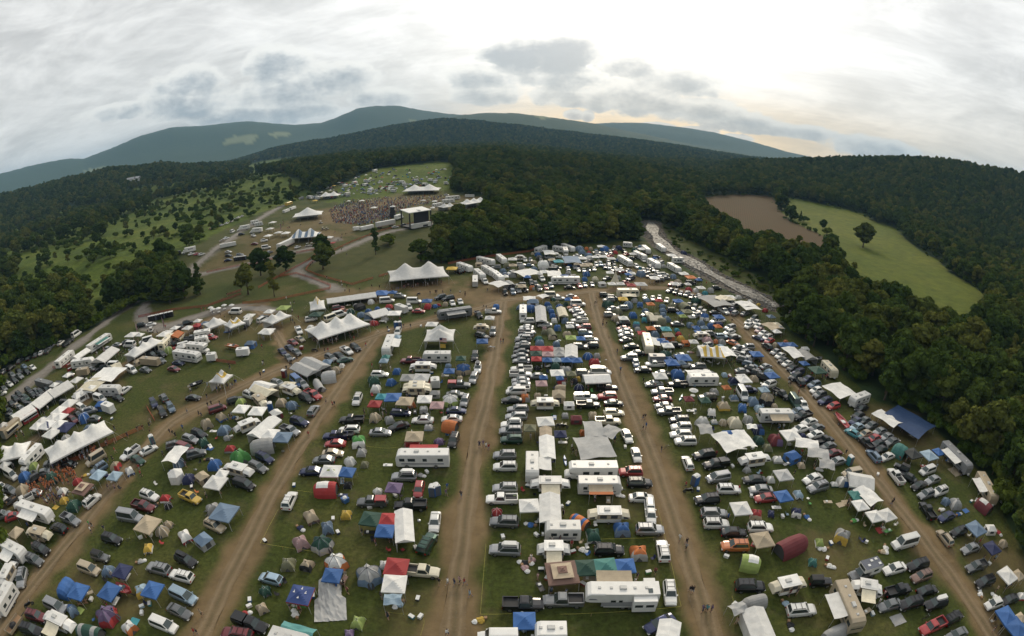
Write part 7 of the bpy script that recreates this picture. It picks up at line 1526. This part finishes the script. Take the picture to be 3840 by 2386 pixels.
# cumulus
CL=[(1290,122,150,42),(1215,122,70,30),(1345,112,80,38),(770,185,120,32),(655,150,80,36),(700,212,150,30),(690,262,100,26),(450,196,85,30),(430,240,110,28),(1150,182,90,24),(1150,222,85,26),(1330,182,110,26),(1480,152,80,26),(1500,232,130,34),(1610,190,110,34),(1330,228,70,24),(1650,262,130,26),(1750,286,110,22),(1880,310,100,15),(900,232,70,22),(560,270,120,20),(300,262,110,16),(1365,273,26,11),(1395,276,16,11),(1560,300,40,8),(1660,312,45,9),(2080,355,110,22),(1750,330,40,9),(450,265,90,16)]
wa=N(nt,'ShaderNodeMapping'); wa.inputs['Scale'].default_value=(1,1.7,1); nt.links.new(vecn(az,el),wa.inputs[0]); nz=noise(nt,wa.outputs[0],14,8,.6); nz2=noise(nt,wa.outputs[0],30,5,.6)
mask=None; low=None
for ci,(x,y,rx,ry) in enumerate(CL):
    dkw=(1.0 if ci<3 else .62)
    d=ray(x*V,y*V); a0=math.atan2(d[0],d[1]); e0=math.asin(d[2]); ra=rx/1200*1.12/math.cos(e0); re=ry/1200*1.25
    dx=MT('DIVIDE',MT('SUBTRACT',az,a0),ra); dy=MT('DIVIDE',MT('SUBTRACT',el,e0),re)
    g=MT('SUBTRACT',1.0,MT('ADD',MT('MULTIPLY',dx,dx),MT('MULTIPLY',dy,dy)))
    lw=MT('MULTIPLY',MT('SUBTRACT',g,MT('MULTIPLY',dy,.7)),2.0*dkw)
    g=MT('MULTIPLY',g,2.2); mask=g if mask is None else MT('SMOOTH_MAX',mask,g,.4); low=lw if low is None else MT('MAXIMUM',low,lw)
bill=MT('ADD',MT('MULTIPLY',MT('SUBTRACT',nz,.5),4.4),MT('MULTIPLY',MT('SUBTRACT',nz2,.5),2.2))
cm=SM(-.25,.75,MT('ADD',MT('ADD',mask,.12),bill)); dk=SM(.0,2.0,MT('ADD',low,MT('MULTIPLY',bill,.75)))
cc=mixc(nt,dk,(.97,.96,.91),(.24,.30,.36)); cb_=N(nt,'ShaderNodeVectorMath',operation='SCALE'); nt.links.new(cc,cb_.inputs[0]); nt.links.new(MT('ADD',.82,MT('MULTIPLY',wide,.22)),cb_.inputs['Scale'])
skyc=mixc(nt,MT('MULTIPLY',cm,.80),vm.outputs[0],cb_.outputs[0])
nt.links.new(skyc,bgc.inputs[0]); bgc.inputs[1].default_value=1.0
nt.links.new(bgs.outputs[0],mxs.inputs[1]); nt.links.new(bgc.outputs[0],mxs.inputs[2]); nt.links.new(mxs.outputs[0],out.inputs[0])
sd=bpy.data.lights.new('sun','SUN'); sd.energy=1.5; sd.angle=R(14); sd.color=(1,.86,.66); so=bpy.data.objects.new('sun',sd); COL.objects.link(so)
so.rotation_euler=Vector(sv).to_track_quat('Z','Y').to_euler()
hm=bpy.data.materials.new('haze'); hm.use_nodes=True; nt=hm.node_tree; nt.nodes.clear(); ho=N(nt,'ShaderNodeOutputMaterial'); pv=N(nt,'ShaderNodeVolumePrincipled'); pv.inputs['Color'].default_value=(.40,.70,1,1); pv.inputs['Density'].default_value=HAZE; nt.links.new(pv.outputs[0],ho.inputs['Volume'])
hb=MB().box(-9700,9700,-9700,9700,-16,640,'A'); structure(raw('haze',hb,{'A':hm}),'stuff')
cd=bpy.data.cameras.new('camera'); cam=bpy.data.objects.new('camera',cd); COL.objects.link(cam); S.camera=cam
cd.type='PANO'; cd.panorama_type='FISHEYE_LENS_POLYNOMIAL'; cd.sensor_fit='HORIZONTAL'; cd.sensor_width=36; cd.fisheye_fov=math.pi
k1=3840/FPX/36
cd.fisheye_polynomial_k0=0; cd.fisheye_polynomial_k1=-k1; cd.fisheye_polynomial_k2=0; cd.fisheye_polynomial_k3=0; cd.fisheye_polynomial_k4=0
cd.clip_start=.5; cd.clip_end=40000; cam.location=(0,0,CAMH); cam.rotation_euler=(math.pi/2-PITCH,0,0)
vs=S.view_settings; vs.view_transform='Standard'; vs.look='None'; vs.exposure=.32; vs.gamma=1; vs.use_curve_mapping=False
cy=S.cycles; cy.max_bounces=4; cy.diffuse_bounces=2; cy.glossy_bounces=2; cy.transmission_bounces=2; cy.volume_bounces=0; cy.transparent_max_bounces=4; cy.use_denoising=True; cy.use_adaptive_sampling=True; cy.adaptive_threshold=.02
cy.caustics_reflective=False; cy.caustics_refractive=False
